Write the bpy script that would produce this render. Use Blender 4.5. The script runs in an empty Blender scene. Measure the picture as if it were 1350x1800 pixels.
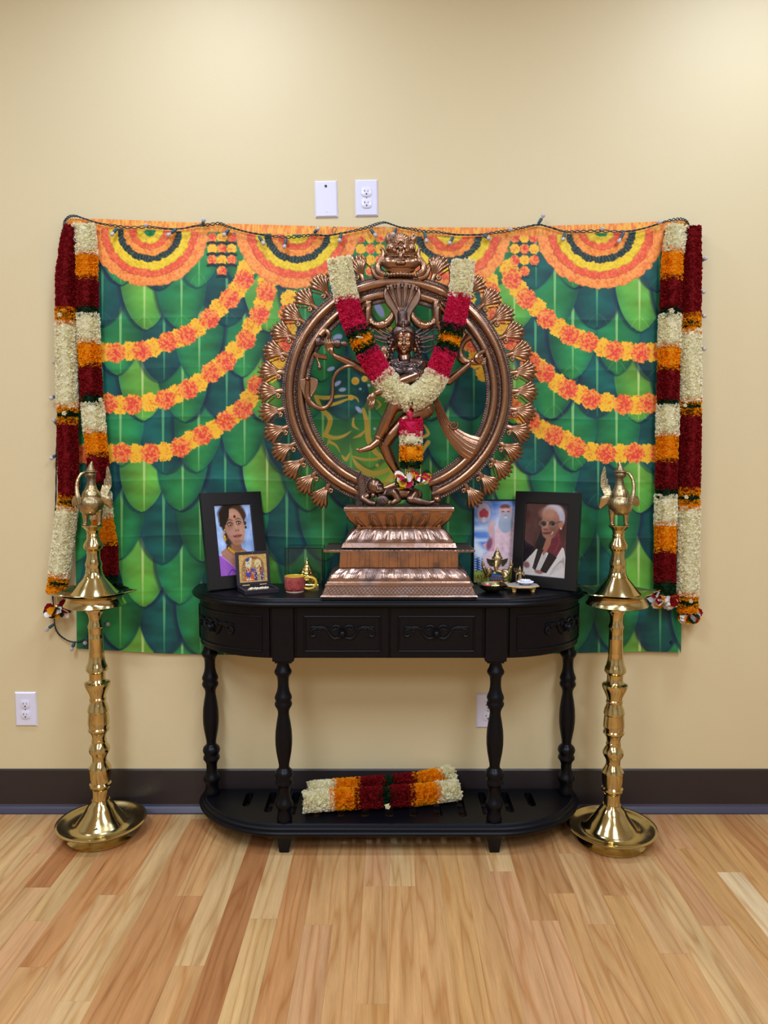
import bpy, bmesh, math, random
import numpy as np
from mathutils import Vector, Matrix
from mathutils.geometry import tessellate_polygon
random.seed(7)
RNG = np.random.default_rng(11)
SC = bpy.context.scene
PI = math.pi

# ---------------------------------------------------------------- camera, lights, exposure
FPX = 1300.0                      # focal length in pixels of the 1350 x 1800 frame
PITCH = math.atan(100.0 / FPX)
CAM_D, CAM_H = 2.4, 1.195         # distance from the wall, height above the floor
cam_data = bpy.data.cameras.new('camera')
cam_data.sensor_fit = 'VERTICAL'
cam_data.sensor_height = 36.0
cam_data.lens = 36.0 * FPX / 1800.0
cam = bpy.data.objects.new('camera', cam_data)
SC.collection.objects.link(cam)
cam.location = (0, -CAM_D, CAM_H)
cam.rotation_euler = (PI / 2 - PITCH, 0, 0)
SC.camera = cam

SC.view_settings.view_transform = 'Standard'
SC.view_settings.look = 'None'
SC.view_settings.gamma = 1.0
SC.view_settings.use_curve_mapping = False
SC.view_settings.exposure = 0.01

world = bpy.data.worlds.new('world')
SC.world = world
world.use_nodes = True
world.node_tree.nodes['Background'].inputs[0].default_value = (0.95, 0.98, 1, 1)
world.node_tree.nodes['Background'].inputs[1].default_value = 0.05

CEIL = 2.85
def ceiling_lamp(name, x, y, sx, sy, watts, col=(0.86, 0.985, 1.17), spread=180):
    l = bpy.data.lights.new(name, 'AREA')
    l.shape = 'RECTANGLE'; l.size = sx; l.size_y = sy
    l.energy = watts; l.color = col; l.spread = math.radians(spread)
    o = bpy.data.objects.new(name, l); SC.collection.objects.link(o)
    o.location = (x, y, CEIL - 0.012)
    return o
for lx, ly, w in ((-0.52, -0.62, 9.0), (1.22, -0.62, 10.5), (-2.3, -0.62, 10)):
    ceiling_lamp('ceiling_downlight', lx, ly, 0.2, 0.2, w, (0.79, 0.98, 1.34))
for lx, ly, w in ((-1.0, -2.3, 42), (1.0, -2.3, 42), (-1.0, -4.3, 36), (1.0, -4.3, 36)):
    ceiling_lamp('ceiling_panel_light', lx, ly, 0.6, 1.2, w)

# ---------------------------------------------------------------- pixel <-> place
CP, SP = math.cos(PITCH), math.sin(PITCH)
def ray(u, v):
    x = (u - 675.0) / FPX; q = -(v - 900.0) / FPX
    return x, CP + q * SP, -SP + q * CP
def W(u, v, Y):                    # the point of the plane y = Y seen at pixel (u, v)
    dx, dy, dz = ray(u, v); t = (Y + CAM_D) / dy
    return Vector((dx * t, Y, CAM_H + dz * t))
def G(u, v, z):                    # the point at height z seen at pixel (u, v)
    dx, dy, dz = ray(u, v); t = (z - CAM_H) / dz
    return Vector((dx * t, -CAM_D + dy * t, z))
def M(px, Y, v=900):               # metres that px pixels span at depth Y
    dx, dy, dz = ray(675, v)
    return px / FPX * (Y + CAM_D) / dy

# ---------------------------------------------------------------- materials
def lin(c):
    return tuple(((x / 255) / 12.92 if x / 255 <= 0.04045 else ((x / 255 + 0.055) / 1.055) ** 2.4) for x in c)
def new_mat(name):
    m = bpy.data.materials.new(name); m.use_nodes = True
    nt = m.node_tree
    return m, nt, nt.nodes['Principled BSDF']
def nd(nt, kind, **kw):
    n = nt.nodes.new(kind)
    for k, v in kw.items(): setattr(n, k, v)
    return n
def plain(name, rgb, rough=0.5, metal=0.0, spec=0.5, vary=0.08, scale=30.0, bump=0.0, bscale=120.0, srgb=True, coat=0.0):
    """A material whose colour varies a little with an object-space noise."""
    m, nt, b = new_mat(name)
    c = lin(rgb) if srgb else rgb
    tc = nd(nt, 'ShaderNodeTexCoord'); nz = nd(nt, 'ShaderNodeTexNoise')
    nz.inputs['Scale'].default_value = scale; nz.inputs['Detail'].default_value = 4
    nt.links.new(tc.outputs['Object'], nz.inputs['Vector'])
    mx = nd(nt, 'ShaderNodeMix', data_type='RGBA')
    mx.inputs[6].default_value = (*[x * (1 - vary) for x in c], 1)
    mx.inputs[7].default_value = (*[min(1, x * (1 + vary)) for x in c], 1)
    nt.links.new(nz.outputs['Fac'], mx.inputs[0]); nt.links.new(mx.outputs[2], b.inputs['Base Color'])
    b.inputs['Roughness'].default_value = rough; b.inputs['Metallic'].default_value = metal
    b.inputs['Specular IOR Level'].default_value = spec
    if coat: b.inputs['Coat Weight'].default_value = coat; b.inputs['Coat Roughness'].default_value = 0.1
    if bump:
        n2 = nd(nt, 'ShaderNodeTexNoise'); n2.inputs['Scale'].default_value = bscale
        nt.links.new(tc.outputs['Object'], n2.inputs['Vector'])
        bp = nd(nt, 'ShaderNodeBump'); bp.inputs['Strength'].default_value = bump; bp.inputs['Distance'].default_value = 0.002
        nt.links.new(n2.outputs['Fac'], bp.inputs['Height']); nt.links.new(bp.outputs['Normal'], b.inputs['Normal'])
    return m
def printed(name, rough=0.5, spec=0.4, coat=0.0, attr='print'):
    """A printed surface: its ink is a colour attribute computed by the script."""
    m, nt, b = new_mat(name)
    a = nd(nt, 'ShaderNodeAttribute', attribute_name=attr)
    nt.links.new(a.outputs['Color'], b.inputs['Base Color'])
    b.inputs['Roughness'].default_value = rough; b.inputs['Specular IOR Level'].default_value = spec
    if coat: b.inputs['Coat Weight'].default_value = coat; b.inputs['Coat Roughness'].default_value = 0.04
    return m
def petal_mat(name, base, tip, rough=0.8, thin=0.45):
    """Cloth petals: root colour to tip colour along the petal, a little different on each petal."""
    m, nt, b = new_mat(name)
    a = nd(nt, 'ShaderNodeAttribute', attribute_name='petal')
    sp = nd(nt, 'ShaderNodeSeparateXYZ'); nt.links.new(a.outputs['Vector'], sp.inputs[0])
    mx = nd(nt, 'ShaderNodeMix', data_type='RGBA')
    mx.inputs[6].default_value = (*lin(base), 1); mx.inputs[7].default_value = (*lin(tip), 1)
    nt.links.new(sp.outputs[0], mx.inputs[0])
    hs = nd(nt, 'ShaderNodeHueSaturation')
    mr = nd(nt, 'ShaderNodeMapRange'); mr.inputs[3].default_value = 0.92; mr.inputs[4].default_value = 1.08
    nt.links.new(sp.outputs[1], mr.inputs[0]); nt.links.new(mr.outputs[0], hs.inputs['Value'])
    nt.links.new(mx.outputs[2], hs.inputs['Color']); nt.links.new(hs.outputs[0], b.inputs['Base Color'])
    b.inputs['Roughness'].default_value = rough; b.inputs['Specular IOR Level'].default_value = 0.2
    tr = nd(nt, 'ShaderNodeBsdfTranslucent'); nt.links.new(hs.outputs[0], tr.inputs['Color'])
    ms = nd(nt, 'ShaderNodeMixShader'); ms.inputs[0].default_value = thin
    nt.links.new(b.outputs[0], ms.inputs[1]); nt.links.new(tr.outputs[0], ms.inputs[2])
    nt.links.new(ms.outputs[0], nt.nodes['Material Output'].inputs['Surface'])
    return m
def patina_metal(name, bright, dark, rough=0.3, amount=0.5, scale=14.0, bump=0.15, bscale=160.0, metal=1.0):
    """Metal with a blotchy dark patina and a fine cast texture."""
    m, nt, b = new_mat(name)
    tc = nd(nt, 'ShaderNodeTexCoord')
    nz = nd(nt, 'ShaderNodeTexNoise'); nz.inputs['Scale'].default_value = scale; nz.inputs['Detail'].default_value = 6
    nz.inputs['Roughness'].default_value = 0.65
    nt.links.new(tc.outputs['Object'], nz.inputs['Vector'])
    mr = nd(nt, 'ShaderNodeMapRange'); mr.inputs[1].default_value = 0.62 - amount * 0.3; mr.inputs[2].default_value = 0.85 - amount * 0.3
    nt.links.new(nz.outputs['Fac'], mr.inputs[0])
    mx = nd(nt, 'ShaderNodeMix', data_type='RGBA')
    mx.inputs[6].default_value = (*bright, 1); mx.inputs[7].default_value = (*dark, 1)
    nt.links.new(mr.outputs[0], mx.inputs[0]); nt.links.new(mx.outputs[2], b.inputs['Base Color'])
    b.inputs['Metallic'].default_value = metal
    r2 = nd(nt, 'ShaderNodeMapRange'); r2.inputs[3].default_value = rough; r2.inputs[4].default_value = min(1, rough + 0.25)
    nt.links.new(mr.outputs[0], r2.inputs[0]); nt.links.new(r2.outputs[0], b.inputs['Roughness'])
    if bump:
        n2 = nd(nt, 'ShaderNodeTexNoise'); n2.inputs['Scale'].default_value = bscale; n2.inputs['Detail'].default_value = 3
        nt.links.new(tc.outputs['Object'], n2.inputs['Vector'])
        bp = nd(nt, 'ShaderNodeBump'); bp.inputs['Strength'].default_value = bump; bp.inputs['Distance'].default_value = 0.0025
        nt.links.new(n2.outputs['Fac'], bp.inputs['Height']); nt.links.new(bp.outputs['Normal'], b.inputs['Normal'])
    return m

# ---------------------------------------------------------------- mesh building
class MB:
    """Collects shapes in world coordinates; build() links them as ONE mesh object."""
    def __init__(s): s.v = []; s.f = []; s.vals = []; s.fm = []; s.mi = 0
    def add(s, vs, fs):
        o = len(s.v); s.v.extend([tuple(p) for p in vs]); s.f.extend([tuple(i + o for i in f) for f in fs]); s.fm.extend([s.mi] * len(fs)); return s
    def box(s, lo, hi):
        x0, y0, z0 = lo; x1, y1, z1 = hi
        return s.add([(x0, y0, z0), (x1, y0, z0), (x1, y1, z0), (x0, y1, z0), (x0, y0, z1), (x1, y0, z1), (x1, y1, z1), (x0, y1, z1)],
                     [(3, 2, 1, 0), (4, 5, 6, 7), (0, 1, 5, 4), (1, 2, 6, 5), (2, 3, 7, 6), (3, 0, 4, 7)])
    def loft(s, rings, closed=True, cap=True):
        n = len(rings[0]); vs = [p for r in rings for p in r]; fs = []
        for i in range(len(rings) - 1):
            for j in range(n if closed else n - 1):
                k = (j + 1) % n
                fs.append((i * n + j, i * n + k, (i + 1) * n + k, (i + 1) * n + j))
        if cap and closed:
            fs.append(tuple(range(n))[::-1]); b = (len(rings) - 1) * n; fs.append(tuple(b + i for i in range(n)))
        return s.add(vs, fs)
    def lathe(s, prof, cx, cy, n=40, cz=0.0, cap=True):
        rings = [[(cx + r * math.cos(2 * PI * k / n), cy + r * math.sin(2 * PI * k / n), cz + z) for k in range(n)] for r, z in prof]
        return s.loft(rings, True, cap)
    def tube(s, pts, rad, n=10, flat=1.0, up=None, cap=True):
        pts = [Vector(p) for p in pts]
        if not hasattr(rad, '__len__'): rad = [rad] * len(pts)
        rings = []; pn = None
        for i, p in enumerate(pts):
            t = (pts[min(i + 1, len(pts) - 1)] - pts[max(i - 1, 0)])
            t = t.normalized() if t.length > 1e-9 else Vector((0, 0, 1))
            if pn is None:
                a = Vector(up) if up else (Vector((0, 1, 0)) if abs(t.y) < 0.9 else Vector((1, 0, 0)))
                pn = (a - t * a.dot(t)).normalized()
            else:
                pn = (pn - t * pn.dot(t))
                pn = pn.normalized() if pn.length > 1e-6 else t.orthogonal().normalized()
            bn = t.cross(pn)
            rings.append([p + (pn * math.cos(2 * PI * k / n) * flat + bn * math.sin(2 * PI * k / n)) * rad[i] for k in range(n)])
        return s.loft(rings, True, cap)
    def ell(s, c, r, n=16, m=10, rot=None):
        c = Vector(c); r = r if hasattr(r, '__len__') else (r, r, r)
        vs = [Vector((0, 0, -1))]; fs = []
        for i in range(1, m):
            a = -PI / 2 + PI * i / m
            for k in range(n):
                vs.append(Vector((math.cos(a) * math.cos(2 * PI * k / n), math.cos(a) * math.sin(2 * PI * k / n), math.sin(a))))
        vs.append(Vector((0, 0, 1))); top = len(vs) - 1
        for k in range(n):
            fs.append((0, 1 + (k + 1) % n, 1 + k)); fs.append((top, top - n + k, top - n + (k + 1) % n))
        for i in range(m - 2):
            for k in range(n):
                a = 1 + i * n + k; b = 1 + i * n + (k + 1) % n
                fs.append((a, b, b + n, a + n))
        out = []
        for p in vs:
            q = Vector((p.x * r[0], p.y * r[1], p.z * r[2]))
            if rot is not None: q = rot @ q
            out.append(c + q)
        return s.add(out, fs)
    def caps(s, p0, p1, r0, r1, n=12):
        p0, p1 = Vector(p0), Vector(p1); d = (p1 - p0); L = d.length or 1e-6; d /= L
        pts, rad = [], []
        for a in (-80, -55, -30, 0):
            pts.append(p0 + d * r0 * math.sin(math.radians(a))); rad.append(r0 * math.cos(math.radians(a)))
        for k in (0.25, 0.5, 0.75):
            pts.append(p0.lerp(p1, k)); rad.append(r0 + (r1 - r0) * k)
        for a in (0, 30, 55, 80):
            pts.append(p1 + d * r1 * math.sin(math.radians(a))); rad.append(r1 * math.cos(math.radians(a)))
        return s.tube(pts, rad, n)
    def limb(s, pts, rads, n=20):
        for i in range(len(pts) - 1): s.caps(pts[i], pts[i + 1], rads[i], rads[i + 1], n)
        return s
    def prism(s, outline, axis):
        """outline: list of 3-D points (planar, any shape); axis: extrusion vector."""
        o = [Vector(p) for p in outline]; a = Vector(axis); n = len(o)
        tris = tessellate_polygon([o])
        vs = o + [p + a for p in o]
        fs = [tuple(t) for t in tris] + [tuple(i + n for i in t[::-1]) for t in tris]
        fs += [(i, (i + 1) % n, (i + 1) % n + n, i + n) for i in range(n)]
        return s.add(vs, fs)
    def arrays(s, V, Fq):
        o = len(s.v); s.v.extend(map(tuple, V.tolist())); s.f.extend(map(tuple, (Fq + o).tolist())); s.fm.extend([s.mi] * len(Fq)); return s
    def xf(s, mat, start=0):
        for i in range(start, len(s.v)): s.v[i] = tuple(mat @ Vector(s.v[i]))
        return s
    def build(s, name, mat, parent=None, origin=None, sharp=35, remesh=None, smooth=0, bevel=None, recalc=True, attrs=None):
        o = origin_of(parent) if parent is not None else (Vector(origin) if origin is not None else Vector((0, 0, 0)))
        me = bpy.data.meshes.new(name)
        vs = (np.array(s.v, dtype=float) - np.array(o)).tolist()
        me.from_pydata(vs, [], s.f)
        if recalc:
            b = bmesh.new(); b.from_mesh(me); bmesh.ops.recalc_face_normals(b, faces=b.faces); b.to_mesh(me); b.free()
        for mm in (mat if isinstance(mat, (list, tuple)) else [mat]): me.materials.append(mm)
        if any(s.fm): me.polygons.foreach_set('material_index', s.fm)
        me.shade_smooth()
        if sharp: me.set_sharp_from_angle(angle=math.radians(sharp))
        if attrs:
            for an, arr in attrs.items():
                at = me.attributes.new(an, 'FLOAT_VECTOR', 'POINT'); at.data.foreach_set('vector', np.asarray(arr, dtype=np.float32).ravel())
        ob = bpy.data.objects.new(name, me); SC.collection.objects.link(ob)
        if parent is not None: ob.parent = parent
        else: ob.location = o
        if remesh:
            r = ob.modifiers.new('remesh', 'REMESH'); r.mode = 'VOXEL'; r.voxel_size = remesh; r.use_smooth_shade = True
        if smooth:
            r = ob.modifiers.new('smooth', 'SMOOTH'); r.factor = 0.5; r.iterations = smooth
        if bevel:
            r = ob.modifiers.new('bevel', 'BEVEL'); r.width = bevel; r.segments = 2; r.limit_method = 'ANGLE'; r.angle_limit = math.radians(40)
        return ob
def origin_of(o):
    p = Vector((0, 0, 0))
    while o is not None:
        p += Vector(o.location); o = o.parent
    return p
def thing(name, label, cat, loc, group=None):
    o = bpy.data.objects.new(name, None); o.empty_display_size = 0.05
    SC.collection.objects.link(o); o.location = loc
    return tag(o, label, cat, group)
def tag(o, label, cat, group=None):
    o['label'] = label; o['category'] = cat
    if group: o['group'] = group
    return o
def struct(o):
    o['kind'] = 'structure'; return o
def rotm(axis, deg, at=(0, 0, 0)):
    return Matrix.Translation(Vector(at)) @ Matrix.Rotation(math.radians(deg), 4, axis) @ Matrix.Translation(-Vector(at))
def cat_rom(pts, n=8):
    pts = [Vector(p) for p in pts]; out = []
    for i in range(len(pts) - 1):
        p0 = pts[max(i - 1, 0)]; p1 = pts[i]; p2 = pts[i + 1]; p3 = pts[min(i + 2, len(pts) - 1)]
        for k in range(n):
            t = k / n
            out.append(0.5 * ((2 * p1) + (p2 - p0) * t + (2 * p0 - 5 * p1 + 4 * p2 - p3) * t * t + (3 * p1 - p0 - 3 * p2 + p3) * t ** 3))
    out.append(pts[-1]); return out
def spread(vals, n):
    """resample a list of numbers to n entries"""
    return list(np.interp(np.linspace(0, 1, n), np.linspace(0, 1, len(vals)), vals))
def text_mesh(txt, size, depth):
    """Built-in lettering as vertices and faces in the XY plane, left-bottom at 0."""
    c = bpy.data.curves.new('lettering_curve', 'FONT'); c.body = txt; c.size = size; c.extrude = depth; c.resolution_u = 3
    o = bpy.data.objects.new('lettering_curve', c); SC.collection.objects.link(o)
    bpy.context.view_layer.update()
    me = bpy.data.meshes.new_from_object(o.evaluated_get(bpy.context.evaluated_depsgraph_get()))
    vs = [Vector(v.co) for v in me.vertices]; fs = [tuple(p.vertices) for p in me.polygons]
    bpy.data.objects.remove(o); bpy.data.curves.remove(c); bpy.data.meshes.remove(me)
    return vs, fs

# ---------------------------------------------------------------- painting of printed ink
class CV:
    """Ink on a grid: X, Y are the coordinates of the print, C its colours (0..1 sRGB)."""
    def __init__(s, X, Y, bg):
        s.X, s.Y = X, Y; s.C = np.ones(X.shape + (3,)) * (np.array(bg) / 255.0)
        s.ny, s.nx = X.shape
        s.x0, s.x1, s.y0, s.y1 = X.min(), X.max(), Y.min(), Y.max()
    def sl(s, xa, xb, ya, yb, pad=12):
        fx = (s.nx - 1) / (s.x1 - s.x0); fy = (s.ny - 1) / (s.y1 - s.y0)
        i0 = max(0, int((xa - s.x0) * fx) - pad); i1 = min(s.nx, int((xb - s.x0) * fx) + pad + 1)
        j0 = max(0, int((ya - s.y0) * fy) - pad); j1 = min(s.ny, int((yb - s.y0) * fy) + pad + 1)
        if i1 <= i0 or j1 <= j0: return None
        return (slice(j0, j1), slice(i0, i1))
    def blend(s, sl, m, col):
        col = np.asarray(col, float)
        if col.ndim == 1: col = col / 255.0
        m = np.clip(m, 0, 1)[..., None]
        s.C[sl] = s.C[sl] * (1 - m) + col * m
    def ell(s, cx, cy, rx, ry, col, rot=0, soft=0.12, op=1.0):
        R = max(rx, ry) * 1.2
        sl = s.sl(cx - R, cx + R, cy - R, cy + R)
        if sl is None: return
        x = s.X[sl] - cx; y = s.Y[sl] - cy; a = math.radians(rot)
        u = (x * math.cos(a) + y * math.sin(a)) / rx; v = (-x * math.sin(a) + y * math.cos(a)) / ry
        s.blend(sl, op * (1 - (np.hypot(u, v) - 1 + soft) / (2 * soft)), col)
    def poly(s, pts, col, op=1.0):
        P = np.array(pts, float)
        sl = s.sl(P[:, 0].min(), P[:, 0].max(), P[:, 1].min(), P[:, 1].max())
        if sl is None: return
        x, y = s.X[sl], s.Y[sl]; ins = np.zeros(x.shape, bool)
        for i in range(len(P)):
            (xa, ya), (xb, yb) = P[i], P[i - 1]
            if ya == yb: continue
            c = ((ya > y) != (yb > y)) & (x < (xb - xa) * (y - ya) / (yb - ya) + xa)
            ins ^= c
        s.blend(sl, ins * op, col)
    def stroke(s, pts, wd, col, op=1.0, soft=0.7):
        P = [tuple(p) for p in pts]
        if len(P) > 2: P = [(q.x, q.y) for q in cat_rom([(p[0], p[1], 0) for p in P], 6)]
        wd = spread(wd if hasattr(wd, '__len__') else [wd, wd], len(P))
        for i in range(len(P) - 1):
            (xa, ya), (xb, yb) = P[i], P[i + 1]; w = max(wd[i], wd[i + 1]) + 2
            sl = s.sl(min(xa, xb) - w, max(xa, xb) + w, min(ya, yb) - w, max(ya, yb) + w, 2)
            if sl is None: continue
            x, y = s.X[sl], s.Y[sl]; dx, dy = xb - xa, yb - ya; L2 = dx * dx + dy * dy + 1e-9
            t = np.clip(((x - xa) * dx + (y - ya) * dy) / L2, 0, 1)
            d = np.hypot(x - xa - t * dx, y - ya - t * dy); ww = (wd[i] + (wd[i + 1] - wd[i]) * t) / 2
            s.blend(sl, op * np.clip((ww - d) / soft + 0.5, 0, 1), col)
    def linear(s):
        c = np.clip(s.C, 0, 1)
        return np.where(c <= 0.04045, c / 12.92, ((c + 0.055) / 1.055) ** 2.4)
def vnoise(shape, cell, seed, octaves=1):
    """Smooth value noise, cell = size of its blobs in samples."""
    r = np.random.default_rng(seed); out = np.zeros(shape); amp = 1.0; tot = 0
    cells = cell if hasattr(cell, '__len__') else (cell, cell)
    for o in range(octaves):
        cy, cx = max(cells[0] / 2 ** o, 1), max(cells[1] / 2 ** o, 1)
        gy, gx = int(shape[0] / cy) + 3, int(shape[1] / cx) + 3
        g = r.random((gy, gx))
        yy = np.arange(shape[0]) / cy; xx = np.arange(shape[1]) / cx
        j = yy.astype(int); i = xx.astype(int); fy = (yy - j)[:, None]; fx = (xx - i)[None]
        fy = fy * fy * (3 - 2 * fy); fx = fx * fx * (3 - 2 * fx)
        out += amp * ((g[np.ix_(j, i)] * (1 - fx) + g[np.ix_(j, i + 1)] * fx) * (1 - fy) + (g[np.ix_(j + 1, i)] * (1 - fx) + g[np.ix_(j + 1, i + 1)] * fx) * fy)
        tot += amp; amp *= 0.5
    return out / tot
def grid_object(name, P, ink, mat, parent=None, origin=(0, 0, 0), thick=0.0):
    """A sheet: P (ny, nx, 3) world points, ink (ny, nx, 3) linear colours on its points."""
    ny, nx = P.shape[:2]
    o = np.array(origin_of(parent)) if parent is not None else np.array(origin, float)
    V = (P.reshape(-1, 3) - o).astype(np.float32)
    idx = np.arange(ny * nx).reshape(ny, nx)
    Fq = np.stack([idx[:-1, :-1], idx[1:, :-1], idx[1:, 1:], idx[:-1, 1:]], -1).reshape(-1, 4)
    me = bpy.data.meshes.new(name)
    me.vertices.add(len(V)); me.vertices.foreach_set('co', V.ravel())
    nf = len(Fq); me.loops.add(nf * 4); me.loops.foreach_set('vertex_index', Fq.astype(np.int32).ravel())
    me.polygons.add(nf); me.polygons.foreach_set('loop_start', np.arange(0, nf * 4, 4, dtype=np.int32))
    me.update(calc_edges=True); me.validate()
    at = me.color_attributes.new('print', 'FLOAT_COLOR', 'POINT')
    col = np.ones((ny * nx, 4), np.float32); col[:, :3] = ink.reshape(-1, 3)
    at.data.foreach_set('color', col.ravel())
    me.shade_smooth(); me.materials.append(mat)
    ob = bpy.data.objects.new(name, me); SC.collection.objects.link(ob)
    if parent is not None: ob.parent = parent
    else: ob.location = o
    if thick:
        sd = ob.modifiers.new('thickness', 'SOLIDIFY'); sd.thickness = thick; sd.offset = 1.0
    return ob

# ================================================================ the room
def bump_wall(name, rgb):
    m = plain(name, rgb, rough=0.55, spec=0.25, vary=0.012, scale=3.0, bump=0.12, bscale=260.0)
    return m
M_WALL = bump_wall('yellow_wall_paint', (219, 202, 158))
M_ROOM = bump_wall('pale_wall_paint', (203, 194, 178))
M_CEIL = plain('white_ceiling_tile', (225, 222, 214), rough=0.9, spec=0.1, vary=0.03, scale=60)
M_BASE = plain('dark_brown_vinyl', (46, 38, 38), rough=0.42, spec=0.45, vary=0.06, scale=8)
M_TOE = plain('grey_blue_vinyl_edge', (66, 66, 84), rough=0.3, spec=0.6, vary=0.06, scale=8)
RX, RY = 3.6, -6.2
struct(MB().box((-RX, 0.0, 0), (RX, 0.12, CEIL)).build('wall_back', M_WALL))
struct(MB().box((-RX - 0.12, RY, 0), (-RX, 0.0, CEIL)).build('wall_left', M_ROOM))
struct(MB().box((RX, RY, 0), (RX + 0.12, 0.0, CEIL)).build('wall_right', M_ROOM))
struct(MB().box((-RX, RY - 0.12, 0), (RX, RY, CEIL)).build('wall_front', M_ROOM))
struct(MB().box((-RX, RY, CEIL), (RX, 0, CEIL + 0.1)).build('ceiling', M_CEIL))
# baseboard: flat vinyl strip with a small toe that flares out on the floor
zb = W(675, 1352.5, -0.006).z
prof = [(0.0, 0.0), (-0.018, 0.0), (-0.0185, 0.006), (-0.012, 0.017), (-0.007, 0.022), (-0.006, 0.03), (-0.006, zb - 0.004), (-0.003, zb), (0, zb)]
mb = MB()
n = len(prof)
vs = [(-RX, y, z) for y, z in prof] + [(RX, y, z) for y, z in prof]
for i in range(n):
    mb.mi = 1 if i in (1, 2, 3, 4) else 0
    j = (i + 1) % n
    mb.add([vs[i], vs[j], vs[j + n], vs[i + n]], [(0, 1, 2, 3)])
struct(mb.build('baseboard_back', [M_BASE, M_TOE], sharp=50))

# floor: oak strips running towards the wall
def floor_mat():
    m, nt, b = new_mat('oak_strip_floor')
    at = nd(nt, 'ShaderNodeAttribute', attribute_name='tint')
    of = nd(nt, 'ShaderNodeAttribute', attribute_name='shift')
    tc = nd(nt, 'ShaderNodeTexCoord')
    ad = nd(nt, 'ShaderNodeVectorMath', operation='ADD')
    nt.links.new(tc.outputs['Object'], ad.inputs[0]); nt.links.new(of.outputs['Vector'], ad.inputs[1])
    def stretched(sx, sy):
        mp = nd(nt, 'ShaderNodeMapping'); mp.inputs['Scale'].default_value = (sx, sy, 1)
        nt.links.new(ad.outputs[0], mp.inputs['Vector']); return mp
    # growth rings: contour lines of a long soft noise make the cathedral figure
    big = nd(nt, 'ShaderNodeTexNoise'); big.inputs['Scale'].default_value = 1.0; big.inputs['Detail'].default_value = 2.2; big.inputs['Roughness'].default_value = 0.45
    nt.links.new(stretched(17, 1.15).outputs[0], big.inputs['Vector'])
    mu = nd(nt, 'ShaderNodeMath', operation='MULTIPLY'); mu.inputs[1].default_value = 13.0
    nt.links.new(big.outputs['Fac'], mu.inputs[0])
    fr = nd(nt, 'ShaderNodeMath', operation='PINGPONG'); fr.inputs[1].default_value = 1.0; nt.links.new(mu.outputs[0], fr.inputs[0])
    rr = nd(nt, 'ShaderNodeValToRGB')
    rr.color_ramp.elements[0].position = 0.0; rr.color_ramp.elements[0].color = (0.82, 0.68, 0.54, 1)
    rr.color_ramp.elements[1].position = 1.0; rr.color_ramp.elements[1].color = (1.08, 1.08, 1.08, 1)
    e = rr.color_ramp.elements.new(0.3); e.color = (0.96, 0.93, 0.89, 1)
    e = rr.color_ramp.elements.new(0.7); e.color = (1.04, 1.04, 1.04, 1)
    nt.links.new(fr.outputs[0], rr.inputs[0])
    # fine pores
    fine = nd(nt, 'ShaderNodeTexNoise'); fine.inputs['Scale'].default_value = 1.0; fine.inputs['Detail'].default_value = 5; fine.inputs['Roughness'].default_value = 0.7
    nt.links.new(stretched(420, 14).outputs[0], fine.inputs['Vector'])
    fm = nd(nt, 'ShaderNodeMapRange'); fm.inputs[1].default_value = 0.3; fm.inputs[2].default_value = 0.7; fm.inputs[3].default_value = 0.84; fm.inputs[4].default_value = 1.1
    nt.links.new(fine.outputs['Fac'], fm.inputs[0])
    # long streaks of lighter and darker wood
    st = nd(nt, 'ShaderNodeTexNoise'); st.inputs['Scale'].default_value = 1.0; st.inputs['Detail'].default_value = 3
    nt.links.new(stretched(34, 1.1).outputs[0], st.inputs['Vector'])
    sm = nd(nt, 'ShaderNodeMapRange'); sm.inputs[1].default_value = 0.25; sm.inputs[2].default_value = 0.75; sm.inputs[3].default_value = 0.86; sm.inputs[4].default_value = 1.12
    nt.links.new(st.outputs['Fac'], sm.inputs[0])
    # a few dark mineral streaks
    mk = nd(nt, 'ShaderNodeTexNoise'); mk.inputs['Scale'].default_value = 1.0; mk.inputs['Detail'].default_value = 2
    nt.links.new(stretched(60, 2.6).outputs[0], mk.inputs['Vector'])
    mm = nd(nt, 'ShaderNodeMapRange'); mm.inputs[1].default_value = 0.70; mm.inputs[2].default_value = 0.80; mm.inputs[3].default_value = 0.0; mm.inputs[4].default_value = 0.65
    nt.links.new(mk.outputs['Fac'], mm.inputs[0])
    m1 = nd(nt, 'ShaderNodeMath', operation='MULTIPLY'); nt.links.new(fm.outputs[0], m1.inputs[0]); nt.links.new(sm.outputs[0], m1.inputs[1])
    m2 = nd(nt, 'ShaderNodeMix', data_type='RGBA', blend_type='MULTIPLY'); m2.inputs[0].default_value = 0.95
    nt.links.new(at.outputs['Color'], m2.inputs[6]); nt.links.new(rr.outputs[0], m2.inputs[7])
    m3 = nd(nt, 'ShaderNodeMix', data_type='RGBA', blend_type='MULTIPLY'); m3.inputs[0].default_value = 1.0
    cb = nd(nt, 'ShaderNodeCombineColor')
    for i in range(3): nt.links.new(m1.outputs[0], cb.inputs[i])
    nt.links.new(m2.outputs[2], m3.inputs[6]); nt.links.new(cb.outputs[0], m3.inputs[7])
    m4 = nd(nt, 'ShaderNodeMix', data_type='RGBA'); m4.inputs[7].default_value = (*lin((96, 52, 28)), 1)
    nt.links.new(mm.outputs[0], m4.inputs[0]); nt.links.new(m3.outputs[2], m4.inputs[6])
    nt.links.new(m4.outputs[2], b.inputs['Base Color'])
    b.inputs['Roughness'].default_value = 0.42; b.inputs['Specular IOR Level'].default_value = 0.35
    bp = nd(nt, 'ShaderNodeBump'); bp.inputs['Strength'].default_value = 0.06; bp.inputs['Distance'].default_value = 0.001
    nt.links.new(fine.outputs['Fac'], bp.inputs['Height']); nt.links.new(bp.outputs['Normal'], b.inputs['Normal'])
    return m
M_FLOOR = floor_mat()
M_SEAM = plain('dark_floor_seam', (120, 84, 54), rough=0.8)
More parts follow.
